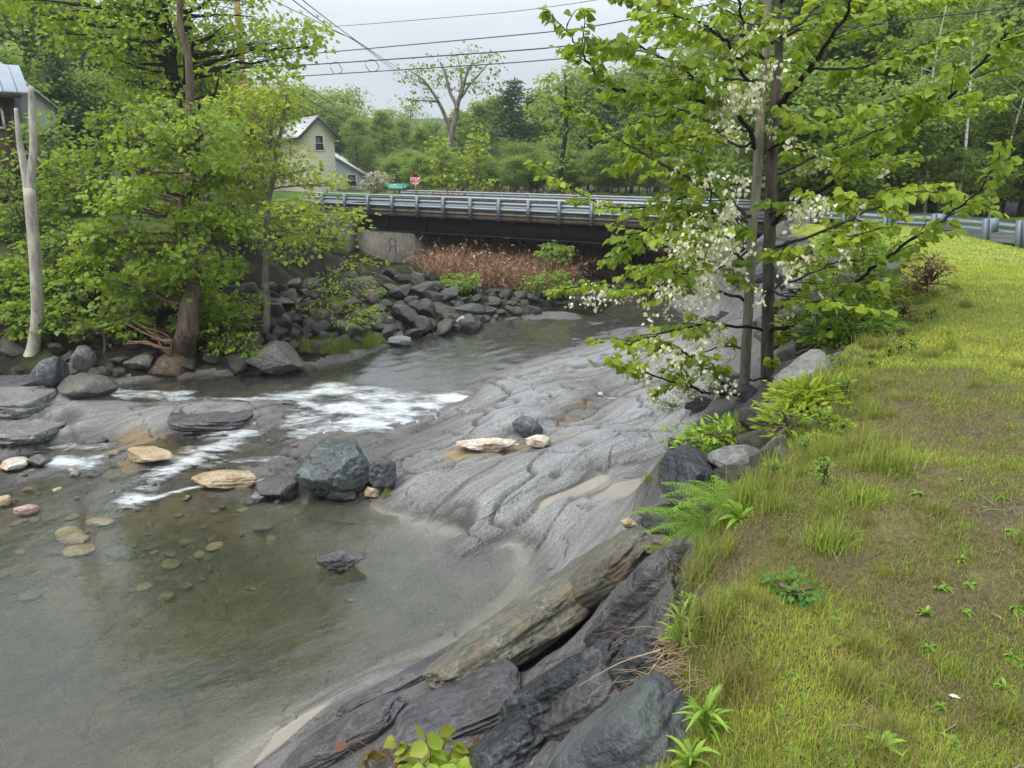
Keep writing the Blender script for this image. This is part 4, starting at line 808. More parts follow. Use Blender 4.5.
def slab(label, a, b, wpx, thick, mat, seed, roll=0.0, lift=0.0, name='long_rock', cat='rock', **kw):
    """a long slab lying on the bank from pixel a to pixel b; wpx = its width in pixels at the middle"""
    A, B = ground(*a), ground(*b); c = (A + B) / 2; L_ = np.linalg.norm(B - A); ex = (B - A) / L_; k = np.linalg.norm(c - (0, 0, EYE)) / FPX
    up = np.array((0, 0, 1.0)); nx = tz(c[0] + .3, c[1]) - tz(c[0] - .3, c[1]); ny = tz(c[0], c[1] + .3) - tz(c[0], c[1] - .3); n = norm(np.array((-nx / .6 * .8, -ny / .6 * .8, 1.0))); n = norm(n - ex * (n @ ex)); ey = np.cross(n, ex)
    if roll: n, ey = n * math.cos(roll) + ey * math.sin(roll), ey * math.cos(roll) - n * math.sin(roll)
    V, F = rock_geo(seed, kw.get('cuts', 9), kw.get('ang', .78), kw.get('rough', .045), ICO5, kw.get('strata', .03), 0, 5.0); V = V / np.abs(V).max(0)
    V = V * (L_ * .54, wpx * k * .55, thick); V = V @ np.stack([ex, ey, n]); o = MB().add(V, F).build(name, MR[mat] if isinstance(mat, str) else mat); o.location = tuple(c + n * thick * (.25 + lift)); tag(o, label, cat); return o
def norm(a): return a / (np.linalg.norm(a) + 1e-9)
slab('long mottled olive-tan slab lying down the bank', (448, 694), (592, 592), 112, .2, 'slab', 111, .12, .3, strata=.010)
slab('upper olive slab with a pale scar below the mossy boulder', (556, 604), (660, 552), 80, .17, 'slab', 113, .1, .3, strata=.010)
slab('dark grey slab between the olive slab and the lawn', (608, 652), (680, 572), 46, .16, 'slate', 115, .1, .0)
slab('thin dark ledge running along the foot of the olive slabs beside the pool', (350, 720), (545, 612), 36, .12, 'slate', 116, .0)
slab('glossy blue-black ridge of wet rock overhanging a dark hollow', (512, 745), (632, 672), 40, .17, 'dark', 117, .2, .1, 'wet_rock', 'rock', rough=.09, strata=.06, cuts=12)
slab('flat purple slab lying in the dark hollow under the wet ridge', (556, 724), (626, 690), 56, .14, 'slate', 119, -.1, -.1, 'wet_rock', 'rock')
slab('smooth blue-grey boulder at the bottom edge against the lawn', (590, 800), (686, 738), 90, .16, rock_mat('blue_grey_rock', (.05, .056, .064), (.12, .13, .14), (.28, .30, .31), .15, (.3, .5), moss=.2), 121, .05, .2, 'boulder', 'boulder', rough=.03, strata=.01)
slab('broad purple-black wet slab above the young sapling', (400, 748), (520, 690), 80, .14, 'slate', 123, .0, 0, 'wet_rock', 'rock')
slab('craggy blue-black wet rock at the bottom right of the sapling', (480, 795), (548, 735), 50, .16, 'dark', 125, .15, .0, 'wet_rock', 'rock', rough=.09, strata=.05)
slab('dark slab at the bottom edge left of the sapling', (290, 775), (400, 715), 50, .14, 'slate', 127, .0)
slab('angular dark block wedged between the blue-grey boulder and the turf', (640, 705), (672, 660), 40, .14, 'dark', 129, .3, .1, 'wet_rock', 'rock')
# by the tree
rock('flat_rock', 'sloping grey slab right behind the twin-trunked tree', 800, 392, 64, 40, 'grey', 131, .7, .55, (0, -.45), sink=.25, cuts=10, flat=.5, strata=.02, cat='slab')
for i, (px, py, w, h, mt, lb) in enumerate(((700, 412, 36, 20, 'dark', 'dark wet stone left of the twin trunks, nearest the shelf'), (722, 394, 44, 20, 'slate', 'purple flat stone at the left foot of the twin trunks'), (745, 402, 30, 16, 'dark', 'small dark stone at the foot of the light trunk'), (690, 398, 24, 12, 'dark', 'small dark stone below the lowest twig of the tree'),
      (812, 300, 54, 24, 'slate', 'dark layered slab behind the lower right branches'), (836, 284, 50, 18, 'slate', 'thin dark slab farther along the bank behind the branches'), (790, 322, 50, 30, 'dark', 'dark block just right of the dark trunk'), (846, 338, 50, 16, 'grey', 'pale grey stone at the grass edge right of the tree'), (780, 258, 30, 22, 'dark', 'dark stone beside the dark trunk, high up the bank'), (770, 284, 34, 24, 'dark', 'black block seen between the two trunks'), (820, 330, 40, 20, 'slate', 'flat dark stone between the bank and the long lower branch'))):
    rock('bank_stone', lb, px, py, w, h, mt, 140 + i, .8, i * .7, (0, -.2), cuts=10, ang=.66, base=ICO4, strata=.02, cat='stone')
# riprap on the far bank: every stone an object, meshes shared
rr = random.Random(11); RV = []
for k in range(10):
    V, F = rock_geo(300 + k, 11, .66, .05, ICO3); V = V / np.abs(V).max(0); RV.append((V, F))
rip_me = []
for k, (V, F) in enumerate(RV):
    o = MB().add(V, F).build('riprap_boulder', MR['rip']); rip_me.append(o.data); bpy.data.objects.remove(o)
def rip(p, s, k, label, group, name='riprap_boulder'):
    o = link(name, rip_me[k]); o.location = (p[0], p[1], p[2] + s * .25); o.rotation_euler = (rr.uniform(-.5, .5), rr.uniform(-.5, .5), rr.uniform(0, 6.28)); o.scale = (s * rr.uniform(.8, 1.3), s * rr.uniform(.7, 1.05), s * rr.uniform(.55, .85)); tag(o, label, 'boulder', group)
G1, LB1 = 'riprap boulders heaped below the bridge', 'dark angular riprap boulder heaped on the far bank below the bridge'
spots = []
for i in range(2600):
    if len(spots) >= 250: break
    px = rr.uniform(225, 470); lo = np.interp(px, [225, 300, 390, 430, 470], [372, 352, 343, 334, 330]); hi = np.interp(px, [225, 300, 345, 430, 470], [296, 284, 279, 277, 288])
    py = rr.uniform(hi, lo); s = rr.uniform(9, 22) * (1.15 if px > 340 else 1)
    if all(math.hypot(px - a, (py - b) * 1.5) > (s + c) * .36 for a, b, c in spots): spots.append((px, py, s))
for px, py, s in spots:
    p = ground(px, py); k = p[1] / math.cos(PITCH) / FPX; rip(p, s * k * .68, rr.randrange(10), LB1, G1)
G2, LB2 = 'stones along the water under the bridge', 'dark stone at the water line of the brown brushy bank under the bridge'
for i in range(150):
    px = rr.uniform(440, 640); f = rr.random(); py = np.interp(px, [470, 520, 600, 640], [330, 316, 304, 296]) - f * np.interp(px, [470, 640], [34, 14]); p = ground(px, py); rip(p, rr.uniform(6, 15) * p[1] / math.cos(PITCH) / FPX * .6, rr.randrange(10), LB2, G2, 'shore_stone')
G3, LB3 = 'stones under the left bank trees', 'dark stone in the shade at the foot of the left bank trees'
for i in range(70):
    px = rr.uniform(-20, 250); py = rr.uniform(335, 380) - (12 if px > 120 else 0); p = ground(px, py); rip(p, rr.uniform(7, 20) * p[1] / math.cos(PITCH) / FPX * .55, rr.randrange(10), LB3, G3, 'shaded_stone')
rock('riprap_boulder', 'orange-brown stone standing out among the dark riprap', 373, 302, 22, 14, rock_mat('orange_rock', (.20, .10, .05), (.36, .2, .11), (.4, .3, .2), .2), 171, .8, .1, cat='boulder')
rock('riprap_boulder', 'pale grey stone at the water line below the riprap', 400, 348, 26, 12, 'grey', 173, .8, .1, cat='boulder')
rock('riprap_boulder', 'pale buff stone at the water line right of the pale grey stone', 462, 331, 12, 18, 'cream', 175, .8, .1, cat='boulder')
# cobbles on the pool floor: a scatter of flat stones of many sizes
MR['cob'] = rock_mat('river_cobble', (.13, .105, .06), (.30, .25, .16), (.4, .36, .28), .2, (.4, .6), stain=(.20, .12, .05))
for i in range(120):
    if i < 14: px, py, w = ((120, 557, 30), (215, 549, 20), (200, 557, 16), (172, 568, 22), (80, 555, 32), (262, 530, 18), (272, 544, 16), (350, 602, 13), (432, 612, 15), (380, 610, 10), (185, 545, 14), (60, 570, 20), (30, 600, 22), (145, 590, 16))[i]
    else:
        px, py = rr.gauss(120, 100), rr.gauss(550, 38); w = rr.choice((6, 7, 9, 12, 17)) * rr.uniform(.7, 1.2)
        if py < 500 or px < -20 or px > 300 or py > 700: continue
    rock('pool_cobble', 'flat rounded cobble lying under the pool water', px, py, w, w * rr.uniform(.22, .4), rr.choice(('cob', 'cob', 'brown', 'cob', 'grey', 'tan' if i < 14 else 'brown')), 500 + i % 24, rr.uniform(.6, .9), rr.uniform(0, 3), sink=.6, cuts=7, ang=.82, rough=.04, base=ICO3, cat='cobble', group='cobbles under the pool water')
G7, LB7 = 'small stones in the rapids', 'small stone awash in the shallow rapids'
for i in range(60):
    px, py = rr.uniform(-10, 300), rr.uniform(440, 515); w = rr.choice((5, 6, 8, 11, 15)); rock('stream_stone', LB7, px, py, w, w * rr.uniform(.35, .6), rr.choice(('brown', 'cob', 'slate', 'tan', 'grey', 'dark')), 530 + i % 20, rr.uniform(.6, .9), rr.uniform(0, 3), sink=.45, cuts=9, ang=.7, rough=.06, base=ICO3, cat='stone', group=G7)

G4, LB4 = 'stones on the near bank behind the tree', 'dark stone lodged in the near bank behind the twin-trunked tree'
for i in range(64):
    y = rr.uniform(10.5, 26); x = float(edge_x(y)) - abs(rr.gauss(.2, 1.0)); p = (x, y, tz(x, y)); rip(p, rr.uniform(.22, .55), rr.randrange(10), LB4, G4, 'bank_stone')
G5, LB5 = 'stones on the near bank below the lawn edge', 'dark wet stone wedged into the near bank right under the lawn edge'
for i in range(34):
    y = rr.uniform(2.6, 9.5); x = float(edge_x(y)) - rr.uniform(.05, .9) * (.4 + y * .12); p = (x, y, tz(x, y)); rip(p, rr.uniform(.08, .2) * (.6 + y * .08), rr.randrange(10), LB5, G5, 'bank_stone')

for i, (px, py, w, h, mt, rt_, lb) in enumerate(((18, 412, 70, 26, 'grey', .1, 'broad pale grey ledge slab at the left edge below the teal boulder'), (24, 436, 90, 16, 'grey', .05, 'thin flat ledge slab nearest the water at the left edge'), (215, 424, 84, 16, 'slate', .1, 'smooth grey hump of rock splitting the rapids'), (14, 392, 50, 18, 'slate', .1, 'dark ledge under the far bank stones at the left edge'))):
    rock('flat_rock', lb, px, py, w, h, mt, 700 + i, 1.0, rt_, (0, .04), sink=.62, cuts=8, ang=.8, rough=.05, base=ICO5, strata=.03, flat=.5, boxy=3.5, cat='rock')
# ------------------------------------------------------------------ leaves, trees, shrubs
RS = np.random.RandomState(5)
def norm(a): return a / (np.linalg.norm(a, axis=-1, keepdims=True) + 1e-9)
_LV = np.array([(0, 0, 0), (.30, .22, .07), (.36, .55, .06), (.18, .82, .03), (0, 1.05, -.06), (-.18, .82, .03), (-.36, .55, .06), (-.30, .22, .07)])
_LF = np.array([(0, 1, 2, 3), (0, 3, 4, 4), (0, 4, 5, 5), (0, 5, 6, 7)])
LEAF_WIDE = (np.array([(0, 0, 0), (.34, .12, .10), (.40, .48, .08), (.0, 1.0, -.10), (-.40, .48, .08), (-.34, .12, .10)]), np.array([(0, 1, 2, 3), (0, 3, 4, 5)]))
LEAF_MAPLE = (np.array([(0, 0, 0), (.50, .18, .06), (.42, .62, .02), (.0, 1.0, -.12), (-.42, .62, .02), (-.50, .18, .06)]), np.array([(0, 1, 2, 3), (0, 3, 4, 5)]))
LEAF_LONG = (np.array([(0, 0, 0), (.17, .3, .04), (.15, .65, .02), (.0, 1.0, -.15), (-.15, .65, .02), (-.17, .3, .04)]), np.array([(0, 1, 2, 3), (0, 3, 4, 5)]))
def add_leaves(mb, P, D, size, tint, rng, shape=LEAF_WIDE, roll=.9):
    """P stem points, D pointing stem->tip"""
    n = len(P); D = norm(D); up = np.array((0, 0, 1.0)) + rng.normal(0, .45, (n, 3)); X = norm(np.cross(D, up)); N = np.cross(X, D)
    a = rng.normal(0, roll * .5, n)[:, None]; X, N = X * np.cos(a) + N * np.sin(a), N * np.cos(a) - X * np.sin(a)
    T, F = shape; s = np.broadcast_to(size, (n,))[:, None, None]
    V = P[:, None] + s * (T[None, :, 0:1] * X[:, None] + T[None, :, 1:2] * D[:, None] + T[None, :, 2:3] * N[:, None])
    k = len(T); FF = (F[None] + (np.arange(n) * k)[:, None, None]).reshape(-1, F.shape[1])
    mb.add(V.reshape(-1, 3), FF, np.repeat(np.clip(tint, 0, 1), k))
def spray(mb, c, r, n, size, rng, out=None, flat=.35, droop=.5, shape=LEAF_WIDE, tint0=.5, tv=.16):
    """a clump of n leaves round c"""
    q = rng.normal(0, .5, (n, 3)) * r; q[:, 2] *= flat
    o = np.zeros((1, 3)) if out is None else np.array(out)[None] * 1.0
    D = norm(q + 1e-3) * (1, 1, .3) + o * .8 + rng.normal(0, .35, (n, 3)); D[:, 2] -= droop
    add_leaves(mb, c + q, D, size * rng.uniform(.5, 1.4, n), tint0 + rng.normal(0, tv, n), rng, shape)
def curve(a, b, bend, rng, n=7, sag=.0):
    a = np.array(a, float); b = np.array(b, float); l = np.linalg.norm(b - a); t = np.linspace(0, 1, n)[:, None]
    side = rng.normal(0, 1, 3) * bend * l; side[2] = side[2] * .4 - sag * l
    P = a + (b - a) * t + np.sin(t * math.pi) * side + rng.normal(0, .012 * l, (n, 3)) * np.sin(t * math.pi); return P
def blob_tree(name, label, cat, trunks, blobs, bark, leafm, leaf=.14, per=16, spr=.5, sr=.42, seed=1, branch_r=.035, shape=LEAF_WIDE, droop=.5, group=None, flat=.4, tcol=.5, rise=.5, extra_limbs=(), shell=.35):
    """trunks: list of (points, radii) in world space; blobs: (centre, radii, n_sprays)"""
    rng = np.random.RandomState(seed); base = np.array(trunks[0][0][0], float); root = empty(name, base); tag(root, label, cat, group)
    sk = []
    tb = MB()
    for P, r in trunks:
        P = np.array(P, float) - base; t = np.linspace(0, len(P) - 1, max(8, 6 * len(P))); C = np.stack([np.interp(t, range(len(P)), P[:, k]) for k in range(3)], -1)
        for _ in range(3): C[1:-1] = (C[:-2] + C[2:]) / 4 + C[1:-1] / 2
        R = np.interp(t, np.linspace(0, len(P) - 1, len(r)), r); C = C + np.c_[fbm(t * .9, t * 0 + seed, 1, 2), fbm(t * .9, t * 0 + seed, 5, 2), t * 0] * R[:, None] * 1.2
        tb.tube(C, R, 10); sk += [(c, rr_) for c, rr_ in zip(C, R)]
    bb, lb = MB(), MB(); skp = np.array([c for c, _ in sk]); skr = np.array([r for _, r in sk])
    for c, rad_, n in blobs:
        c = np.array(c, float) - base; rad_ = np.array(rad_, float)
        hub_t = c - (0, 0, rad_[2] * .25); d = np.linalg.norm(skp - hub_t, axis=1) + rise * np.maximum(0, skp[:, 2] - hub_t[2] + .2); k = np.argmin(d); rb = min(skr[k] * .6, branch_r * (.6 + .25 * np.linalg.norm(skp[k] - hub_t)))
        limb = curve(skp[k], hub_t, .06, rng, 9); bb.tube(limb, np.linspace(max(rb, .012), .012, 9), 6)
        q = norm(rng.normal(0, 1, (n, 3))) * (shell + (1 - shell) * rng.uniform(0, 1, (n, 1)) ** .5) * rad_
        for j in range(n):
            p = c + q[j]; src = limb[rng.randint(3, 9)] if rng.rand() < .8 else skp[np.argmin(np.linalg.norm(skp - p, axis=1) + rise * np.maximum(0, skp[:, 2] - p[2]))]
            tw = curve(src, p, .08, rng, 5, .0); bb.tube(tw, np.linspace(.012, .004, 5), 4, False)
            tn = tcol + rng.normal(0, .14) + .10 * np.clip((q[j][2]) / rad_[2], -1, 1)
            m_ = max(4, int(per * rng.uniform(.6, 1.4)))
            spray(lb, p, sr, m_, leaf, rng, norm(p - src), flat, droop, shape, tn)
    o = tb.build('trunk', bark); o.parent = root
    if bb.n: o = bb.build('branches', bark); o.parent = root
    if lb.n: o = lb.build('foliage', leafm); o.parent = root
    return root
def PB(px, py, rx, ry, Y, n, rd=None):
    c = Py(px, py, Y); s = mpp(Y); return (c, (rx * s, (rd if rd else rx * s), ry * s), n)
def rows(spec, Y, rx, ry, n, seed, step=26, dy=1.5):
    r = random.Random(seed); out = []
    for py, a, b in spec:
        k = max(1, int(round((b - a) / step)))
        for i in range(k): out.append(PB(a + (i + .5) * (b - a) / k + r.uniform(-9, 9), py + r.uniform(-9, 9), rx * r.uniform(.7, 1.3), ry * r.uniform(.7, 1.3), Y + r.uniform(-dy, dy), max(3, int(n * r.uniform(.45, 1.35)))))
    return out
def PT(pts, Y): return [Py(p[0], p[1], Y + (p[2] if len(p) > 2 else 0)) for p in pts]

BK_DARK = bark_mat('dark_wet_bark', (.007, .006, .005), (.028, .023, .02), 9, .6); BK_GREY = bark_mat('grey_bark', (.10, .085, .07), (.25, .22, .18), 9, .75); BK_BROWN = bark_mat('brown_bark', (.05, .036, .026), (.15, .11, .08), 9, .75)
BK_DEAD = bark_mat('weathered_dead_wood', (.24, .215, .185), (.46, .43, .38), 10, .8, .5)
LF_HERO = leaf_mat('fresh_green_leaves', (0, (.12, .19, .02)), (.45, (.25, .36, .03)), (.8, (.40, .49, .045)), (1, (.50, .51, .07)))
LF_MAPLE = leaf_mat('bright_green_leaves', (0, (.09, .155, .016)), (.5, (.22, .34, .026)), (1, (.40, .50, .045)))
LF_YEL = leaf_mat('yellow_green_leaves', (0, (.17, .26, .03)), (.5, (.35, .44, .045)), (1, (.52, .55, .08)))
LF_MID = leaf_mat('mid_green_leaves', (0, (.08, .14, .025)), (.5, (.18, .285, .035)), (1, (.32, .43, .055)))
LF_FAR = leaf_mat('far_green_leaves', (0, (.095, .155, .045)), (.5, (.205, .30, .07)), (1, (.36, .44, .11)))
LF_FARY = leaf_mat('far_yellow_green_leaves', (0, (.10, .18, .045)), (.5, (.21, .32, .065)), (1, (.35, .44, .10)))
LF_NEEDLE = leaf_mat('pine_needles', (0, (.03, .06, .032)), (.5, (.065, .115, .06)), (1, (.13, .19, .09)), trans=.2)
LF_BLOS = leaf_mat('cream_blossom', (0, (.70, .64, .36)), (.5, (.86, .81, .60)), (1, (.88, .87, .78)), trans=.35, rough=.6)

# --- the twin-trunked blossoming tree on the near bank
def hero():
    rng = np.random.RandomState(21); Y0 = 9.3
    g0 = ground(752, 391); Y0 = float(g0[1]); root = empty('blossoming_tree', g0); tag(root, 'young twin-trunked tree with fresh green leaves and pale cream blossom clusters on the near bank', 'tree'); base = g0
    def W_(pts, Y=None): return np.array([Py(p[0], p[1], (Y or Y0) + (p[2] if len(p) > 2 else 0)) for p in pts]) - base
    def smooth(P, n):
        t = np.linspace(0, len(P) - 1, n); C = np.stack([np.interp(t, range(len(P)), P[:, k]) for k in range(3)], -1)
        for _ in range(2): C[1:-1] = (C[:-2] + C[2:]) / 4 + C[1:-1] / 2
        return C
    t1 = smooth(W_([(742, 400), (744, 385), (747, 300), (752, 225), (756, 180), (761, 120), (765, 70), (767, 0), (769, -90), (771, -190)]), 50)
    t2 = smooth(W_([(764, 400, .25), (765, 390, .25), (766, 310, .25), (768, 230, .25), (770, 180, .25), (774, 110, .25), (777, 55, .25), (780, 0, .25), (784, -100, .3), (788, -220, .3)]), 50)
    t1[:, 0] += .035 * fbm(t1[:, 2] * .9, t1[:, 2] * 0, 3, 3); t2[:, 0] += .045 * fbm(t2[:, 2] * .8, t2[:, 2] * 0, 9, 3); m = MB().tube(t1, np.interp(np.linspace(0, 1, 50), [0, .04, .5, 1], [.10, .068, .055, .03]), 12); o = m.build('trunk', bark_mat('light_grey_bark', (.13, .115, .085), (.27, .25, .19), 12, .75, .35)); o.parent = root; tag(o, 'lighter, thinner left trunk')
    m = MB().tube(t2, np.interp(np.linspace(0, 1, 50), [0, .04, .5, 1], [.12, .088, .066, .03]), 12); o = m.build('trunk', bark_mat('dark_grey_bark', (.035, .03, .024), (.12, .105, .085), 12, .8, .5)); o.parent = root; tag(o, 'darker, thicker right trunk')
    # limbs read off the photograph: pixel polylines with a depth offset in metres
    LIMBS = [
     ([(757, 150), (748, 128, -.1), (738, 110, -.3), (722, 104, -.5), (690, 99, -.8), (658, 95, -1.1), (633, 95, -1.3), (610, 87, -1.5), (592, 68, -1.6), (578, 45, -1.7), (566, 22, -1.8)], .032, 1.0),
     ([(752, 222), (738, 205, .2), (715, 194, .5), (697, 180, .7), (665, 165, 1.0), (640, 152, 1.2), (615, 137, 1.4), (600, 127, 1.5), (580, 108, 1.7)], .026, .9),
     ([(764, 60), (748, 42, -.2), (742, 20, -.4), (738, -10, -.6), (730, -40, -.8)], .025, 1),
     ([(766, 38), (735, 34, .2), (705, 30, .5), (680, 40, .8), (655, 30, 1.1), (640, 12, 1.3), (625, -10, 1.5)], .022, 1.1),
     ([(760, 90), (739, 72, -.4), (736, 55, -.6), (722, 38, -.8), (700, 22, -1.0), (668, 12, -1.3), (640, -6, -1.6), (610, -20, -1.8)], .022, 1.1),
     ([(757, 140), (735, 150, .3), (708, 120, .7), (680, 110, 1.0), (650, 118, 1.3), (628, 125, 1.6)], .018, 1),
     ([(774, 110, .25), (785, 98, .1), (806, 75, -.2), (822, 52, -.5), (840, 22, -.8), (856, -4, -1.1), (880, -40, -1.4)], .045, .75),
     ([(808, 73, .2), (826, 48, .5), (838, 20, .8), (846, -10, 1.1)], .028, .8),
     ([(812, 70), (840, 70, .3), (870, 66, .6), (900, 56, .9), (930, 40, 1.2), (960, 28, 1.5)], .018, 1.1),
     ([(770, 44), (790, 30, .3), (812, 14, .6), (832, -4, .9), (850, -26, 1.2)], .022, .9),
     ([(770, 225, .2), (790, 208, .0), (827, 186, -.3), (859, 167, -.6), (886, 148, -.8), (921, 121, -1.1), (956, 91, -1.4), (992, 51, -1.7), (1019, 20, -1.9), (1050, -20, -2.2)], .036, 1.2),
     ([(771, 180, .2), (795, 165, .6), (830, 150, 1.0), (870, 135, 1.3), (905, 118, 1.6), (945, 108, 1.9), (985, 100, 2.2)], .022, 1.2),
     ([(770, 150, .2), (800, 130, -.4), (835, 118, -.9), (870, 108, -1.3), (905, 96, -1.6)], .02, 1.1),
     ([(768, 330, .2), (790, 326, -.0), (812, 312, -.3), (852, 287, -.6), (872, 268, -.8), (899, 247, -1.0), (925, 232, -1.2), (955, 213, -1.4), (985, 185, -1.6), (1010, 160, -1.8)], .03, .75),
     ([(768, 250, .2), (800, 240, .4), (840, 225, .7), (880, 205, 1.0), (915, 190, 1.3), (950, 196, 1.6), (975, 210, 1.8)], .022, 1.2),
     ([(769, 215, .2), (800, 205, -.5), (840, 200, -1.0), (880, 198, -1.4), (910, 192, -1.7)], .018, 1.2),
     ([(767, 290, .2), (800, 278, .5), (835, 262, .9), (865, 256, 1.2)], .018, 1.0),
     ([(762, 328), (740, 326, -.1), (700, 325, -.4), (668, 331, -.8), (645, 340, -1.1), (628, 345, -1.3)], .022, .8),
     ([(750, 268), (735, 254, -.2), (717, 234, -.4), (712, 210, -.5), (710, 180, -.7), (700, 150, -.8)], .018, .7),
     ([(745, 300), (725, 292, .2), (690, 288, .5), (655, 286, .9), (620, 288, 1.2), (590, 284, 1.5), (570, 290, 1.7)], .022, .95),
     ([(750, 240), (720, 248, .5), (690, 256, .9), (660, 262, 1.2), (635, 270, 1.5)], .018, 1.0),
     ([(752, 215), (725, 225, -.4), (695, 236, -.8), (665, 240, -1.2), (640, 232, -1.5)], .018, 1.1),
     ([(744, 392), (726, 386, -.1), (709, 370, -.3), (688, 354, -.6), (670, 345, -.8), (655, 350, -1.0)], .018, .6),
     ([(744, 396), (714, 394, -.2), (690, 387, -.4), (662, 378, -.7), (640, 371, -1.0), (612, 358, -1.3)], .018, .35),
     ([(744, 380), (766, 379, -.2), (797, 360, -.5), (815, 345, -.7), (850, 315, -1.0), (880, 290, -1.3)], .014, .5),
     ([(746, 350), (725, 345, .3), (705, 352, .6), (685, 366, .9), (672, 380, 1.1)], .014, .6),
     ([(754, 190), (730, 180, .8), (700, 190, 1.3), (665, 205, 1.8), (630, 210, 2.2), (600, 205, 2.5), (560, 180, 2.9), (540, 165, 3.1)], .022, 1.0),
     ([(766, 10), (740, -20, .5), (700, -30, 1.0), (660, -28, 1.4), (620, -40, 1.8)], .02, .9),
     ([(780, 5, .25), (800, -30, -.4), (840, -50, -.9), (890, -60, -1.4), (950, -50, -1.8)], .022, .9),
     ([(778, 40, .25), (820, 20, .9), (870, 5, 1.5), (920, 0, 2.0), (980, -10, 2.5)], .022, 1.1),
     ([(758, 130), (735, 128, .5), (705, 135, 1.0), (675, 140, 1.4), (645, 150, 1.8), (620, 165, 2.0)], .018, 1.2),
     ([(762, 80), (735, 80, .6), (700, 75, 1.1), (665, 66, 1.6), (635, 60, 1.9), (605, 50, 2.2)], .018, 1.2),
     ([(760, 100), (730, 95, -.6), (700, 80, -1.0), (670, 62, -1.4), (640, 48, -1.7), (612, 40, -1.9)], .018, 1.2),
     ([(752, 222), (728, 215, .6), (700, 212, 1.1), (670, 222, 1.5), (640, 240, 1.9), (612, 262, 2.2)], .018, 1.2),
     ([(750, 250), (720, 270, -.4), (690, 275, -.8), (660, 272, -1.1)], .015, 1.1),
     ([(773, 130, .2), (800, 150, .9), (840, 160, 1.5), (880, 165, 2.0), (920, 155, 2.4)], .018, 1.2),
     ([(768, 260, .2), (800, 255, -.7), (835, 240, -1.2), (870, 232, -1.6)], .015, 1.1),
     ([(768, 290, .2), (786, 298, -.5), (806, 305, -.9), (826, 300, -1.3), (850, 305, -1.6)], .015, .9),
    ]
    bb, lb, fb_ = MB(), MB(), MB(); anchors = []
    for pts, r0, dens in LIMBS:
        n = max(14, len(pts) * 4); C = smooth(W_(pts), n); C = C + rng.normal(0, .012, C.shape); R = np.linspace(r0, .006, n); bb.tube(C, R, 7)
        Ln = np.concatenate([[0], np.cumsum(np.linalg.norm(np.diff(C, axis=0), axis=1))]); T = norm(np.gradient(C, axis=0)); tot = Ln[-1]
        s = .22 * tot if tot > 1 else .1
        tint0 = .45 + rng.normal(0, .08)
        while s < tot + .05:
            p = np.array([np.interp(s, Ln, C[:, k]) for k in range(3)]); t = np.array([np.interp(s, Ln, T[:, k]) for k in range(3)])
            side = norm(np.cross(t, (0, 0, 1.0)) * rng.choice((-1, 1)) + t * .7 + np.array((0, 0, rng.uniform(-.15, .45)))); l = rng.uniform(.22, .75) * (1.1 - .5 * s / tot)
            q = curve(p, p + side * l, .08, rng, 6, .0); q[:, 2] -= .12 * l * np.linspace(0, 1, 6) ** 2; bb.tube(q, np.linspace(.007, .003, 6), 4, False)
            anchors.append((q, tint0)); s += rng.uniform(.065, .145) / dens
        anchors.append((C[-6:], tint0))
    P, D, TN = [], [], []
    for q, tn in anchors:
        l = np.linalg.norm(q[-1] - q[0]); k = max(5, int(l / .04)); tn = tn + rng.normal(0, .12)
        for u in np.linspace(.25, 1.0, k):
            a = np.array([np.interp(u * (len(q) - 1), range(len(q)), q[:, i]) for i in range(3)]); t = norm(q[-1] - q[0])
            for sd in (-1, 1):
                if rng.rand() < .26: continue
                d = t * rng.uniform(.2, .9) + sd * np.cross(t, (0, 0, 1.0)) * rng.uniform(.5, 1.1) + rng.normal(0, .2, 3); d[2] -= rng.uniform(.25, 1.0)
                P.append(a + norm(d) * .03); D.append(d); TN.append(tn + rng.normal(0, .12))
    P, D, TN = np.array(P), np.array(D), np.array(TN)
    add_leaves(lb, P, D, rng.uniform(.06, .138, len(P)), TN, rng, LEAF_WIDE, .8)
    # blossom: hanging bunches of pale winged flowers along the inner twigs
    zone = [(700, 300, 46, 60, 62), (745, 170, 26, 80, 50), (690, 190, 40, 50, 26), (720, 260, 40, 40, 36), (785, 290, 30, 50, 14), (700, 368, 40, 20, 16), (800, 225, 18, 30, 9), (655, 325, 30, 26, 12), (740, 120, 14, 60, 9), (765, 75, 14, 60, 8), (695, 40, 16, 40, 5), (840, 215, 20, 20, 6), (880, 165, 12, 16, 2), (805, 180, 14, 20, 10), (600, 300, 40, 14, 10)]
    ap = np.concatenate([q[1:] for q, _ in anchors]); wp = ap + base; rel = wp - (0, 0, EYE)
    F_ = np.array((0, math.cos(PITCH), -math.sin(PITCH))); Up = np.array((0, math.sin(PITCH), math.cos(PITCH))); dz = rel @ F_; sx = 512 + FPX * rel[:, 0] / dz; sy = 384 - FPX * (rel @ Up) / dz
    for cx, cy, rx, ry, n in zone:
        w = np.exp(-(((sx - cx) / rx) ** 2 + ((sy - cy) / ry) ** 2)); w /= w.sum()
        for k in rng.choice(len(ap), n, p=w):
            c = ap[k] + np.array((rng.normal(0, .05), -rng.uniform(.1, .55), rng.normal(0, .05))); m = rng.randint(10, 22); dn = rng.uniform(0, .20, m); q = np.c_[rng.normal(0, .042, (m, 2)), -dn]; d = np.c_[rng.normal(0, .6, (m, 2)), -rng.uniform(.2, 1.2, m)]
            add_leaves(fb_, c + q, d, rng.uniform(.032, .062, m), rng.uniform(.15, 1.0) + rng.normal(0, .15, m), rng, LEAF_WIDE, 2.0)
    o = bb.build('branches', BK_DARK); o.parent = root
    o = lb.build('foliage', LF_HERO); o.parent = root; o = fb_.build('blossom', LF_BLOS); o.parent = root; return root
hero()

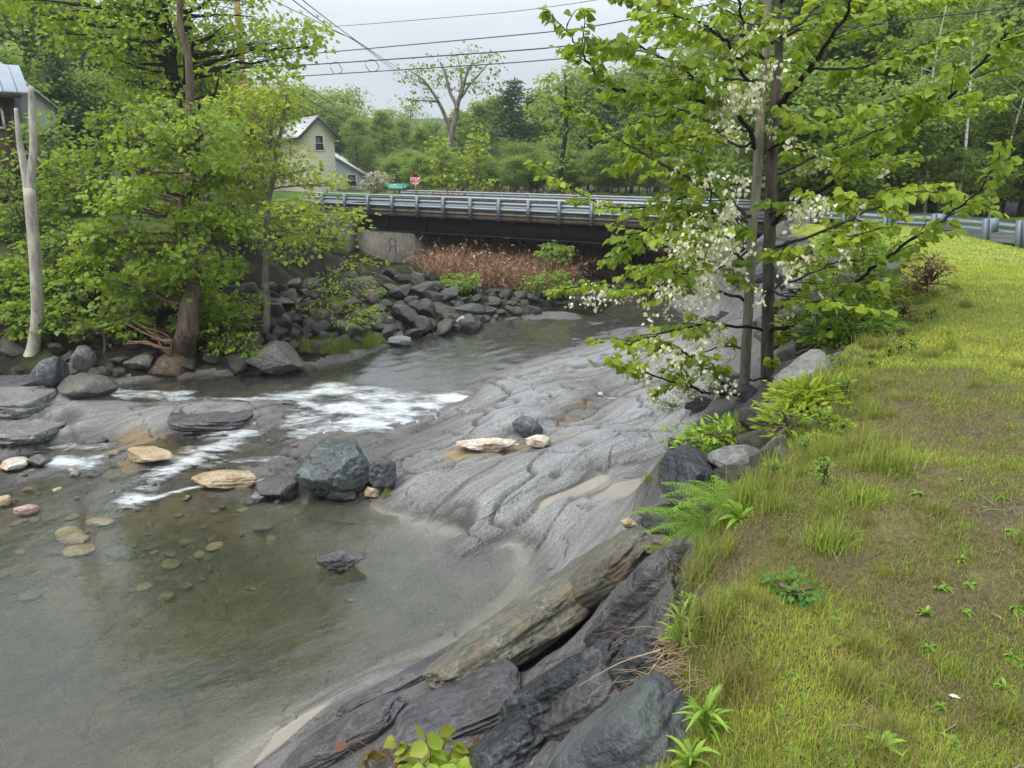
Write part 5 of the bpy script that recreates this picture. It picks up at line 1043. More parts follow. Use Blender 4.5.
# --- left bank
fr0 = random.Random(91)
def base_pt(px, py): return ground(px, py)
gb = ground(33, 352); Yd = float(gb[1])
dead = empty('dead_tree', gb); tag(dead, 'pale barkless dead tree trunk forking into two broken prongs at the left bank', 'tree')
def rel(pts, Y, b): return np.array([Py(p[0], p[1], Y) for p in pts]) - b
def sm(P, n=24):
    t = np.linspace(0, len(P) - 1, n); C = np.stack([np.interp(t, range(len(P)), P[:, k]) for k in range(3)], -1)
    for _ in range(2): C[1:-1] = (C[:-2] + C[2:]) / 4 + C[1:-1] / 2
    return C
s_ = mpp(Yd)
m = MB().tube(sm(rel([(30, 362), (34, 345), (38, 318), (36, 270), (33, 230), (29, 188)], Yd, gb)), np.interp(np.linspace(0, 1, 24), [0, .12, .5, 1], [8.5 * s_, 6.2 * s_, 5.4 * s_, 5.2 * s_]), 12); o = m.build('trunk', BK_DEAD); o.parent = dead
m = MB().tube(sm(rel([(29, 200), (31, 178), (34, 150), (32.5, 118), (31, 86)], Yd, gb)), np.linspace(4.6, 2.6, 24) * s_, 9); o = m.build('prong', BK_DEAD); o.parent = dead
m = MB().tube(sm(rel([(29, 200), (26, 175), (21, 150), (18, 128), (16, 108)], Yd, gb)), np.linspace(4.4, 1.6, 24) * s_, 9); o = m.build('prong', BK_DEAD); o.parent = dead

Yb = float(ground(176, 364)[1])
bt = ground(172, 366)
blob_tree('leaning_tree', 'leafy tree with a thick leaning trunk, its crown hanging over the rapids', 'tree',
  [([bt - (0, 0, .3)] + PT([(176, 358), (186, 330), (187, 290), (186, 250, .4), (188, 200, .6), (190, 150, .8), (190, 110, 1), (186, 60, 1), (182, 10, 1), (180, -60, 1)], Yb), [.52, .34, .27, .2, .17, .15, .13, .11, .09, .07, .05])],
  rows(((112, 150, 215), (135, 125, 228), (158, 110, 232), (182, 98, 234), (206, 90, 238), (230, 86, 240), (254, 90, 232), (276, 96, 226), (296, 108, 150), (296, 190, 226), (314, 112, 150)), Yb, 24, 10, 12, 31),
  BK_BROWN, LF_MAPLE, leaf=.12, per=15, sr=.32, seed=31, droop=.9, flat=.55, branch_r=.05, shape=LEAF_MAPLE)
Yt = 24.5
blob_tree('tall_tree', 'tall dark-trunked tree behind the leaning tree, its top out of the picture', 'tree',
  [([ground(186, 300) * (1, 0, 1) + (0, Yt, 0) if False else np.array((Py(192, 130, Yt)[0], Yt, tz(Py(192, 130, Yt)[0], Yt) - .2))] + PT([(192, 125), (184, 95), (176, 78), (171, 50), (166, 20), (161, -20), (156, -80)], Yt), [.34, .22, .2, .19, .17, .16, .14, .1]), (PT([(193, 130), (190, 105), (190, 60), (189, 30), (182, 5), (176, -30), (170, -80)], Yt + .3), [.18, .17, .15, .14, .13, .11, .08])],
  rows(((-60, 60, 280), (-35, 40, 270), (-10, 0, 270), (12, 0, 265), (32, 45, 250), (52, 80, 240), (72, 100, 235), (92, 115, 240)), Yt, 26, 17, 9, 33, 30, 2.0) + [PB(285, 34, 30, 12, Yt - 1.5, 16, 1.0), PB(262, 62, 22, 14, Yt - .5, 10, 1.0), PB(308, 44, 18, 9, Yt - 1.8, 9, .7), PB(282, 55, 14, 8, Yt - 1.6, 7, .7)],
  BK_DARK, LF_MAPLE, droop=.9, flat=.65, leaf=.13, per=17, sr=.5, seed=33, branch_r=.06, shape=LEAF_MAPLE, tcol=.6)
Yy = float(ground(264, 334)[1])
blob_tree('yellow_green_tree', 'slender tree with airy yellow-green leaves in front of the utility pole', 'tree',
  [([ground(264, 334) - (0, 0, .2)] + PT([(265, 320), (267, 280), (270, 230), (269, 190), (276, 150), (284, 110), (288, 85)], Yy), [.12, .1, .09, .08, .07, .05, .035, .02]), (PT([(269, 200), (258, 165), (246, 130), (240, 100)], Yy + .2), [.06, .045, .03, .015])],
  [PB(250, 120, 34, 34, Yy, 70, 1.4), PB(272, 130, 22, 40, Yy - .2, 50, 1.2), PB(240, 175, 30, 34, Yy, 56, 1.2), PB(300, 208, 30, 12, Yy - .4, 18, 1.2), PB(335, 222, 30, 16, Yy - .5, 20, 1.2), PB(265, 225, 34, 30, Yy - .2, 26, 1.3), PB(298, 168, 18, 14, Yy - .3, 15, .9), PB(322, 184, 18, 9, Yy - .6, 13, .8), PB(283, 105, 16, 10, Yy, 8, .8), PB(305, 250, 30, 14, Yy - .4, 12, 1.1), PB(270, 88, 24, 18, Yy, 14, 1)],
  BK_GREY, LF_YEL, leaf=.105, per=15, sr=.36, seed=35, branch_r=.03, shape=LEAF_WIDE, tcol=.5)
Yv = 19.5
def bush(name, label, cat, base, blobs, leafm, **kw):
    b = np.array(base, float); top = b + (0, 0, .5); kw.setdefault('branch_r', .02)
    tr = [([b - (0, 0, .15), b + (.02, 0, .3), top], [.05, .035, .02])]
    return blob_tree(name, label, cat, tr, blobs, BK_BROWN, leafm, **kw)
bush('bush', 'bright green bush reaching out over the riprap right of the leaning tree', 'bush', ground(300, 320), [PB(350, 285, 36, 16, 21, 26, .9), PB(365, 262, 26, 8, 20.5, 14, .6), PB(360, 315, 26, 12, 20.5, 18, .7), PB(320, 300, 26, 16, 21, 16, .8)], LF_YEL, leaf=.13, per=11, sr=.26, seed=41, shape=LEAF_LONG, tcol=.35)
bush('bush', 'leafy green bush on the boulders between the leaning tree and the slender tree', 'bush', ground(238, 352), [PB(225, 340, 22, 18, 19.8, 22, .7), PB(250, 345, 18, 14, 19.5, 14, .6), PB(240, 310, 22, 18, 20.5, 16, .8)], LF_MAPLE, leaf=.11, per=12, sr=.22, seed=43)
bush('bush', 'brownish olive bush under the crown of the leaning tree', 'bush', ground(105, 352), [PB(105, 325, 30, 20, 20, 34, .8)], leaf_mat('olive_leaves', (0, (.05, .05, .02)), (.5, (.12, .12, .035)), (1, (.20, .20, .05))), leaf=.10, per=12, sr=.25, seed=45)
for i, (px, py, rx, ry, Y, n, lf, lb) in enumerate((
    (20, 215, 40, 70, 24, 90, LF_MID, 'tall dense green bush behind the dead tree at the left edge'), (85, 180, 44, 40, 26, 80, LF_MAPLE, 'broad bright green bush right of the dead tree prongs'), (70, 265, 44, 44, 22.5, 80, LF_MID, 'dark green bush right of the dead trunk'), (5, 300, 34, 44, 21.5, 50, LF_MID, 'dark green bush cut off by the left edge near the water'), (120, 140, 40, 30, 27, 50, LF_MAPLE, 'bright green bush below the tall dark tree'),
    (230, 205, 36, 44, 24, 60, LF_MID, 'green bush between the leaning tree and the slender tree'), (215, 275, 30, 26, 22.5, 26, LF_MID, 'dark shaded bush behind the leaning trunk'), (285, 225, 30, 28, 29, 36, LF_MAPLE, 'bright green bush behind the slender tree at the end of the bridge'), (195, 130, 40, 30, 34, 60, LF_MID, 'mid green bush in front of the cream house yard'), (250, 165, 40, 26, 36, 50, LF_FARY, 'pale green bush at the base of the utility pole'), (320, 232, 34, 22, 27, 30, LF_MAPLE, 'leafy green bush on the bank in front of the left bridge end'), (245, 270, 36, 20, 24, 26, LF_MID, 'dark green bush behind the foot of the slender tree'), (44, 132, 18, 18, 29, 30, LF_FARY, 'pale green bush in front of the pale shed'), (295, 212, 26, 14, 30, 30, LF_YEL, 'yellowish bush at the left end of the bridge guardrail'))):
    c = Py(px, py, Y); s = mpp(Y); bz_ = tz(c[0], Y)
    blob_tree('bush', lb, 'bush', [([(c[0], Y, min(bz_, c[2] - ry * s) - .1), (c[0] + .1, Y, (bz_ + c[2]) / 2), (c[0], Y, c[2])], [.08, .06, .03])], [PB(px, py, rx, ry, Y, n, rx * s * .9), PB(px - rx * .5, py + ry * .3, rx * .6, ry * .6, Y - .5, n // 4, .8), PB(px + rx * .5, py + ry * .2, rx * .6, ry * .7, Y - .4, n // 4, .8)], BK_BROWN, lf, leaf=.14, per=15, sr=.36, seed=50 + i, shape=LEAF_MAPLE if i % 2 else LEAF_WIDE, tcol=.45)
GU, LU = 'low plants under the left bank trees', 'low leafy plant growing among the stones under the left bank trees'
up0 = None
for i in range(34):
    px = fr0.uniform(-20, 250); py = fr0.uniform(285, 345); p = ground(px, py)
    if i < 3:
        up0 = (up0 or []) + [blob_tree('low_plant', LU, 'plant', [([p - (0, 0, .05), p + (0, 0, .15), p + (.02, 0, .3)], [.015, .01, .006])], [(p + np.array((0, 0, .35)), np.array((.5, .4, .3)), 26)], BK_BROWN, (LF_MID, LF_MAPLE, LF_MID)[i], leaf=.11, per=13, sr=.2, seed=600 + i, branch_r=.01, group=GU)]
    else:
        c = copy_tree(up0[i % 3]); c.location = tuple(p); c.rotation_euler = (0, 0, fr0.uniform(0, 6.28)); s_ = fr0.uniform(.6, 1.4); c.scale = (s_, s_, s_)
# exposed roots at the leaning tree's foot
rt = MB()
for k in range(9):
    a = Py(168 + rr.uniform(-4, 6), 352 + rr.uniform(-12, 8), Yb - .2); b = Py(130 + rr.uniform(-20, 25), 335 + rr.uniform(-16, 14), Yb - .5); rt.tube(curve(a, b, .15, RS, 8), np.linspace(.035, .012, 8), 5)
tag(rt.build('root_tangle', simple('root_bark', (.26, .15, .085), .7)), 'tangle of reddish-brown exposed roots left of the leaning trunk', 'roots')

# --- brown dry brush on the slope beyond the bridge: countless stems, one mass
def brush_mass():
    rng = np.random.RandomState(61); mb = MB(); m = 5200
    px = rng.uniform(428, 665, m); Yv_ = rng.uniform(30.5, 50, m); X = (px - 512) / FPX * (Yv_ * math.cos(PITCH) + 1.2)
    Z = terrain_z(X, Yv_); ok = (Z > -3.13 + .22 * fbm(X * .45, Yv_ * .45, 3, 3)) & (Yv_ > 33 - 1.8 * np.exp(-((px - 525) / 45) ** 2)) & (Z < 1); X, Yv_, Z = X[ok], Yv_[ok], Z[ok]; m = len(X)
    for k in range(4):
        h = rng.uniform(.3, 1.25, m) * (.7 + .8 * np.clip(fbm(X * .5, Yv_ * .5, k, 3) + .4, 0, 1)); d = rng.normal(0, .85, (m, 2)); b = np.stack([X + rng.normal(0, .15, m), Yv_ + rng.normal(0, .15, m), Z - .05], -1); t = b + np.c_[d * h[:, None], h]; md = (b + t) / 2 + np.c_[-d * .15, np.full(m, .15)]
        w = np.array((.012, 0, 0)); V = np.stack([b - w, b + w, md + w * .8, md - w * .8, t], 1).reshape(-1, 3); i = np.arange(m) * 5
        mb.add(V, [np.stack([i, i + 1, i + 2, i + 3], -1), np.stack([i + 3, i + 2, i + 4], -1)], np.repeat(rng.uniform(0, 1, m), 5))
        # twiggy remains of leaves
        q = rng.uniform(.4, 1, m)[:, None]; pp = b + (t - b) * q; add_leaves(mb, pp, rng.normal(0, 1, (m, 3)), rng.uniform(.10, .26, m), rng.uniform(0, 1, m), rng, LEAF_LONG, 2); pp = b + (t - b) * rng.uniform(.2, .9, (m, 1)) + rng.normal(0, .12, (m, 3)); add_leaves(mb, pp, rng.normal(0, 1, (m, 3)), rng.uniform(.10, .26, m), rng.uniform(0, 1, m), rng, LEAF_LONG, 2)
    tag(mb.build('dry_brush', leaf_mat('dry_brown_brush', (0, (.11, .045, .03)), (.5, (.30, .14, .095)), (1, (.42, .27, .19)), trans=.15, rough=.7)), 'russet brown dry brush covering the slope under and beyond the bridge', 'brush', kind='stuff')
brush_mass()
for i, (px, py, rx, ry, Y, lb) in enumerate(((460, 286, 17, 15, 29.5, 'green shrub at the left of the brown brush slope'), (556, 253, 17, 10, 33.5, 'dark green shrub in the middle of the brown brush slope'), (548, 283, 22, 12, 30.5, 'low green shrub at the water side of the brown brush'), (445, 250, 12, 8, 41, 'small green shrub against the bridge abutment'))):
    c = Py(px, py, Y); s = mpp(Y); blob_tree('shrub', lb, 'shrub', [([(c[0], Y, tz(c[0], Y) - .2), (c[0], Y, c[2])], [.05, .03])], [PB(px, py, rx, ry, Y, 40, .8)], BK_BROWN, LF_MID, leaf=.14, per=13, sr=.3, seed=70 + i)

# --- forest prototypes (meshes shared by their copies)
def forest_tree(kind, seed, H, Rr):
    """a prototype standing at the origin: returns trunk mesh, crown mesh"""
    rng = np.random.RandomState(seed); tb, lb = MB(), MB(); n = 18
    t = np.linspace(0, 1, n); lean = rng.normal(0, .03, 2) * H
    T = np.c_[lean[0] * t + .02 * H * np.sin(t * 5 + seed), lean[1] * t + .02 * H * np.cos(t * 4), t * H * (.98 if kind != 'round' else .88)]; r0 = .016 * H if kind != 'birch' else .009 * H
    tb.tube(T, r0 * (1 - t * .88) + .01, 9)
    if kind == 'pine':
        for w in np.arange(.22, .99, .035):
            p0 = np.array([np.interp(w, t, T[:, k]) for k in range(3)]); L_ = Rr * (1 - w) ** .75 * rng.uniform(.7, 1.15) + .3
            for a in rng.uniform(0, 6.28, 1) + np.arange(6) * 1.047 + rng.normal(0, .2, 6):
                if rng.rand() < .15: continue
                l = L_ * rng.uniform(.6, 1.1); e = p0 + np.array((math.cos(a) * l, math.sin(a) * l, l * rng.uniform(-.05, .22))); q = curve(p0, e, .04, rng, 6, .05); tb.tube(q, np.linspace(.04, .012, 6), 4, False)
                for u in np.arange(.3, 1.02, .5 / max(l, .6)):
                    c = q[0] + (q[-1] - q[0]) * u; c = np.array([np.interp(u * 5, range(6), q[:, i]) for i in range(3)]); k_ = 12
                    D = norm(q[-1] - q[0]) * .6 + rng.normal(0, .6, (k_, 3)); add_leaves(lb, c + rng.normal(0, .22, (k_, 3)) * (1, 1, .35), D, rng.uniform(.25, .5, k_), .45 + rng.normal(0, .18, k_) , rng, LEAF_LONG, 2)
    else:
        nb = {'round': 30, 'tall': 34, 'open': 26, 'birch': 24}[kind]; b0 = {'round': .25, 'tall': .22, 'open': .4, 'birch': .45}[kind]
        for j in range(nb):
            w = b0 + (1 - b0) * (j + .5) / nb; p0 = np.array([np.interp(w, t, T[:, k]) for k in range(3)]); a = j * 2.4 + rng.normal(0, .4); u_ = (w - b0) / (1 - b0)
            prof = (math.sin(math.pi * (.18 + .8 * u_)) ** .7 if kind != 'tall' else (.55 + .45 * math.sin(math.pi * u_)) * (1 - .6 * u_ ** 3)); l = Rr * prof * rng.uniform(.65, 1.15)
            up_ = rng.uniform(.15, .75) + .4 * u_; e = p0 + np.array((math.cos(a), math.sin(a), up_)) * l; q = curve(p0, e, .08, rng, 7); tb.tube(q, np.linspace(r0 * .35 * (1.1 - w), .012, 7), 5, False)
            ns = {'round': 9, 'tall': 8, 'open': 6, 'birch': 6}[kind]
            for s in range(ns):
                u = rng.uniform(.35, 1.05); c = q[0] + (q[-1] - q[0]) * u + rng.normal(0, .3, 3) * Rr * .28
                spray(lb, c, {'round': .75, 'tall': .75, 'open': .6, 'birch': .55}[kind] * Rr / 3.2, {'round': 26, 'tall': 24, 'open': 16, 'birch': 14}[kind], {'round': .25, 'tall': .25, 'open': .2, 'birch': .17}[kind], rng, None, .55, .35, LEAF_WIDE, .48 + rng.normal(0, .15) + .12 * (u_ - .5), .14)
    return tb, lb
def bark_birch():
    g = G('birch_bark'); v = g.pos(); n = g.noise(g.map(v, (1, 1, 5)), 3, 5, .6); c = g.mix(g.ramp(n, (.56, 0.0), (.64, 1.0)), (.62, .60, .55), (.06, .055, .05)); return g.done(g.bsdf(c, .6))
BK_BIRCH = bark_birch()
PROTO = {}
for nm, kind, seed, H, Rr, bk, lf in (('round1', 'round', 201, 10, 3.6, BK_GREY, LF_FAR), ('round2', 'round', 202, 10, 3.2, BK_GREY, LF_FARY), ('round3', 'round', 207, 10, 3.9, BK_BROWN, LF_FAR), ('tall1', 'tall', 203, 14, 3.0, BK_BROWN, LF_FAR), ('tall2', 'tall', 208, 14, 2.7, BK_BROWN, LF_MID), ('open1', 'open', 204, 12, 3.2, BK_BROWN, LF_FARY), ('pine1', 'pine', 205, 14, 3.4, BK_BROWN, LF_NEEDLE), ('pine2', 'pine', 209, 14, 3.0, BK_BROWN, LF_NEEDLE), ('birch1', 'birch', 206, 12, 2.4, BK_BIRCH, LF_MID), ('birch2', 'birch', 210, 12, 2.0, BK_BIRCH, LF_FAR)):
    tb, lb = forest_tree(kind, seed, H, Rr); a = tb.build('trunk', bk); b = lb.build('crown', lf); PROTO[nm] = (a.data, b.data, H); bpy.data.objects.remove(a); bpy.data.objects.remove(b)
KIND = {'round': 'broadleaf_tree', 'tall': 'broadleaf_tree', 'open': 'open_crowned_tree', 'pine': 'pine_tree', 'birch': 'birch_tree'}
fr_ = random.Random(77)
def forest(px, Y, top, proto, label, group=None, wide=1.0):
    x = Py(px, 180, Y)[0]; z = tz(x, Y) - .15; ht = max(3.0, Py(px, top, Y)[2] - z); tm, cm, H = PROTO[proto]; s = ht / H
    r = empty(KIND[proto.rstrip('0123456789')], (x, Y, z), fr_.uniform(0, 6.28)); r.scale = (s * wide, s * wide, s); tag(r, label, 'tree', group)
    for n_, me in (('trunk', tm), ('crown', cm)): link(n_, me, r)
    return r
GA, LA = 'trees of the wooded hillside beyond the bridge', 'leafy green tree in the wooded hillside beyond the bridge'
for px, Y, top, pr in ((215, 95, 95, 'round1'), (250, 88, 88, 'round3'), (285, 84, 84, 'round2'), (305, 100, 84, 'round1'), (330, 112, 90, 'round3'), (352, 106, 104, 'round1'), (372, 100, 118, 'round3'), (392, 110, 112, 'open1'), (412, 115, 108, 'open1'), (430, 105, 120, 'round2'), (345, 104, 130, 'round3'), (372, 98, 140, 'round1'), (390, 84, 158, 'round3'), (410, 82, 150, 'round1'), (432, 80, 150, 'round3'), (470, 95, 118, 'round1'), (488, 90, 110, 'round2'), (455, 78, 160, 'round3'), (480, 76, 150, 'round1'), (500, 84, 130, 'tall1'), (385, 88, 112, 'tall2'), (405, 92, 120, 'tall1'), (422, 86, 128, 'tall2'), (462, 84, 112, 'tall2'), (482, 80, 104, 'tall1'), (498, 88, 98, 'tall2'), (538, 90, 92, 'tall1'), (556, 78, 96, 'tall2'), (576, 84, 88, 'tall1'), (598, 76, 80, 'tall2'), (360, 90, 120, 'tall1'), (535, 78, 120, 'round2'), (548, 84, 96, 'tall1'), (565, 74, 100, 'round1'), (590, 80, 84, 'tall1'), (610, 74, 70, 'round3'), (632, 70, 80, 'tall2'), (655, 74, 60, 'round1'), (672, 66, 90, 'open1'), (690, 70, 54, 'tall1'), (710, 64, 100, 'round2'), (728, 70, 80, 'open1'), (752, 66, 60, 'tall1'), (525, 66, 150, 'round3'), (545, 64, 150, 'round1'), (580, 62, 150, 'round3'), (600, 60, 160, 'round1'), (640, 60, 150, 'round3'), (670, 56, 170, 'round1'), (620, 64, 130, 'tall2'), (700, 56, 150, 'round3'), (735, 54, 150, 'round1'), (760, 52, 160, 'round2')):
    forest(px, Y, top, pr, LA, GA, fr_.uniform(1.0, 1.35))
GB_, LB_ = 'woods behind the lawn guardrail', 'leafy tree in the dense woods behind the lawn guardrail'
for i in range(44):
    px = 770 + (i * 37 % 44) * 8.2 + fr_.uniform(-6, 6); Y = fr_.uniform(34, 62) - (px - 770) * .02
    forest(px, Y, fr_.uniform(-80, 40) if Y > 40 else fr_.uniform(20, 110), fr_.choice(('tall1', 'tall2', 'round1', 'tall2', 'round3', 'tall1')), LB_, GB_, fr_.uniform(1, 1.3))
for px, Y, top in ((1090, 32, -60), (1140, 30, -90), (1180, 34, -60), (1250, 30, -60), (1110, 42, -50), (1200, 44, -60)): forest(px, Y, top, fr_.choice(('tall1', 'tall2')), LB_, GB_)
for px, Y, top, pr, lb in ((925, 33, -10, 'birch1', 'white-barked birch left of the tallest birch behind the guardrail'), (958, 31, -40, 'birch2', 'tallest white-barked birch in the woods behind the guardrail'), (998, 32, 0, 'birch1', 'white-barked birch near the right edge behind the guardrail'), (906, 36, 20, 'birch2', 'thin white birch leftmost in the woods behind the guardrail')): forest(px, Y, top, pr, lb, None, .8)
GC, LC = 'trees of the hillside above the left bank', 'leafy tree on the hillside above the left bank houses'
for px, Y, top, pr in ((-40, 50, -30, 'round1'), (0, 46, -20, 'round3'), (30, 52, 0, 'round1'), (60, 48, -10, 'tall1'), (95, 54, 20, 'round3'), (130, 58, 24, 'round1'), (165, 56, 10, 'tall1'), (200, 60, 40, 'round3'), (232, 64, 66, 'round1'), (20, 40, 40, 'round2'), (110, 44, 70, 'round3'), (150, 46, 90, 'round1'), (205, 50, 100, 'round3'), (-80, 44, -40, 'round3'), (-120, 40, -60, 'tall1'), (70, 70, -20, 'round1'), (180, 74, 40, 'round3'), (-170, 36, -60, 'round1'), (-90, 30, 20, 'round2'), (240, 56, 120, 'round1'), (225, 48, 140, 'round3')): forest(px, Y, top, pr, LC, GC, fr_.uniform(1, 1.3))
for px, Y, top, lb in ((70, 42, 30, 'dark hemlock behind the pale shed roof'), (100, 46, 36, 'dark hemlock right of the pale shed'), (512, 72, 74, 'tall dark pine behind the bridge, right of the spreading tree'), (527, 76, 92, 'shorter dark pine just right of the tall pine')): forest(px, Y, top, 'pine1' if px < 200 else 'pine2', lb, None, 1.0 if px < 200 else 1.7)
# guardrail-side understory
GD, LD = 'undergrowth bushes behind the lawn guardrail', 'green undergrowth bush at the foot of the woods behind the lawn guardrail'
for i in range(26):
    px = 770 + i * 12 + fr_.uniform(-12, 12); forest(px, fr_.uniform(29.5, 36), fr_.choice((fr_.uniform(165, 192), fr_.uniform(60, 150))), fr_.choice(('round1', 'tall1', 'round3', 'open1', 'round2')), LD, GD, fr_.uniform(.9, 1.3))['category'] = 'bush'
for o_ in [o for o in COL.objects if o.get('group') == GD]: o_.name = 'undergrowth_bush'
GE, LE = 'bushes along the road beyond the bridge', 'low green bush along the road just beyond the bridge rail'
for i in range(44):
    px = 396 + (i % 22) * 14 + fr_.uniform(-10, 10); o_ = forest(px, fr_.uniform(56, 72), fr_.uniform(132, 186) if i % 3 == 0 and px > 385 else fr_.uniform(176, 187), fr_.choice(('round1', 'round3', 'round2')), LE, GE, 1.3); o_['category'] = 'bush'; o_.name = 'roadside_bush'
# the spreading half-bare tree beyond the bridge
Ye = 62.0; s_ = mpp(Ye)
blob_tree('spreading_tree', 'tall half-bare spreading tree with a grey trunk beyond the bridge, its top against the sky', 'tree',
  [([np.array((Py(450, 195, Ye)[0], Ye, tz(Py(450, 195, Ye)[0], Ye) - .3))] + PT([(450, 180), (452, 150), (455, 120), (459, 95), (466, 75), (474, 60)], Ye), [.46, .36, .3, .25, .2, .14, .09, .05]), (PT([(453, 140), (446, 115), (436, 95), (424, 80), (412, 72)], Ye + 1), [.2, .16, .12, .09, .05]), (PT([(456, 110), (450, 90), (446, 72), (440, 62)], Ye - 1), [.16, .12, .09, .05]), (PT([(458, 100), (470, 85), (482, 72), (488, 64)], Ye + 2), [.13, .1, .07, .04]), (PT([(460, 92), (462, 72), (458, 58)], Ye + 2), [.12, .08, .04])],
  [PB(418, 76, 20, 12, Ye, 18), PB(408, 98, 10, 6, Ye, 6), PB(445, 68, 18, 14, Ye, 16), PB(474, 60, 22, 12, Ye, 20), PB(484, 78, 14, 14, Ye, 12), PB(455, 85, 24, 16, Ye, 10), PB(430, 95, 16, 10, Ye, 7)], BK_GREY, LF_FAR, leaf=.21, per=11, sr=.9, seed=81, branch_r=.1, tcol=.4)
for px, top, lb in ((441, 138, 'yellow-green young tree left of the spreading trunk beyond the bridge'), (477, 133, 'yellow-green young tree right of the spreading trunk beyond the bridge')):
    Y = 56; c = Py(px, 165, Y); gzz = tz(c[0], Y); blob_tree('young_tree', lb, 'tree', [([(c[0], Y, gzz - .1), (c[0], Y, c[2]), tuple(Py(px, top + 6, Y))], [.07, .05, .02])], [PB(px, 178, 16, 14, Y, 30, .9), PB(px, 160, 13, 14, Y, 26, .8), PB(px, top + 8, 8, 10, Y, 12, .5)], BK_GREY, LF_YEL, leaf=.26, per=10, sr=.4, seed=90 + px, tcol=.5)
Y = 60; c = Py(376, 180, Y)
blob_tree('lilac_bush', 'pinkish-white flowering bush beside the green street sign', 'bush', [([(c[0], Y, tz(c[0], Y) - .1), tuple(c)], [.08, .04])], [PB(376, 182, 14, 9, Y, 40, .9)], BK_BROWN, leaf_mat('pale_pink_blossom', (0, (.12, .16, .07)), (.4, (.42, .33, .33)), (1, (.66, .56, .56))), leaf=.22, per=12, sr=.45, seed=95)
Y = 52; c = Py(562, 140, Y)
blob_tree('dark_trunked_tree', 'slim tree with a straight dark trunk just beyond the middle of the bridge', 'tree', [([(c[0], Y, tz(c[0], Y) - .1)] + PT([(562, 180), (564, 130), (565, 90), (565, 70)], Y), [.2, .17, .14, .1, .04])], [PB(565, 105, 34, 30, Y, 50), PB(552, 150, 24, 20, Y, 14), PB(582, 150, 20, 20, Y, 14), PB(566, 78, 22, 14, Y, 20)], BK_DARK, LF_FAR, leaf=.24, per=13, sr=.6, seed=97, tcol=.5)
# ------------------------------------------------------------------ grass and small plants
def grass_mat(name):
    g = G(name); t = g.attr('tint')
    c = g.ramp(t, (0, (.17, .12, .06)), (.2, (.27, .21, .095)), (.36, (.23, .205, .05)), (.6, (.20, .265, .04)), (.82, (.29, .385, .045)), (1, (.46, .48, .07)))
    d = g.bsdf(c, .55, spec=.25); tr = g.n('BsdfTranslucent'); g.l(g.mix(.3, c, (.2, .32, .04)), tr.inputs[0]); return g.done(g.mixs(.35, d, tr.outputs[0]))
M_GRASS = grass_mat('grass_blades')
def blades(mb, X, Y, Z, h, w, tint, rng, lean=.5, flatten=None):
    n = len(X); a = rng.uniform(0, 6.283, n); ln = np.abs(rng.normal(0, lean, n)); ln = np.clip(ln, 0, 1.6) if flatten is None else flatten
    dx, dy = np.cos(a), np.sin(a); b = np.stack([X, Y, Z], -1); s = np.stack([-dy, dx, 0 * dx], -1) * (w / 2)[:, None]
    up = np.stack([dx * np.sin(ln * .6), dy * np.sin(ln * .6), np.cos(ln * .6)], -1); up2 = np.stack([dx * np.sin(ln * 1.5), dy * np.sin(ln * 1.5), np.cos(ln * 1.5)], -1)
    m = b + up * (h * .55)[:, None]; t = m + up2 * (h * .5)[:, None]
    V = np.stack([b - s, b + s, m + s * .8, m - s * .8, t], 1).reshape(-1, 3); i = np.arange(n) * 5
    mb.add(V, [np.stack([i, i + 1, i + 2, i + 3], -1), np.stack([i + 3, i + 2, i + 4], -1)], np.repeat(np.clip(tint, 0, 1), 5))
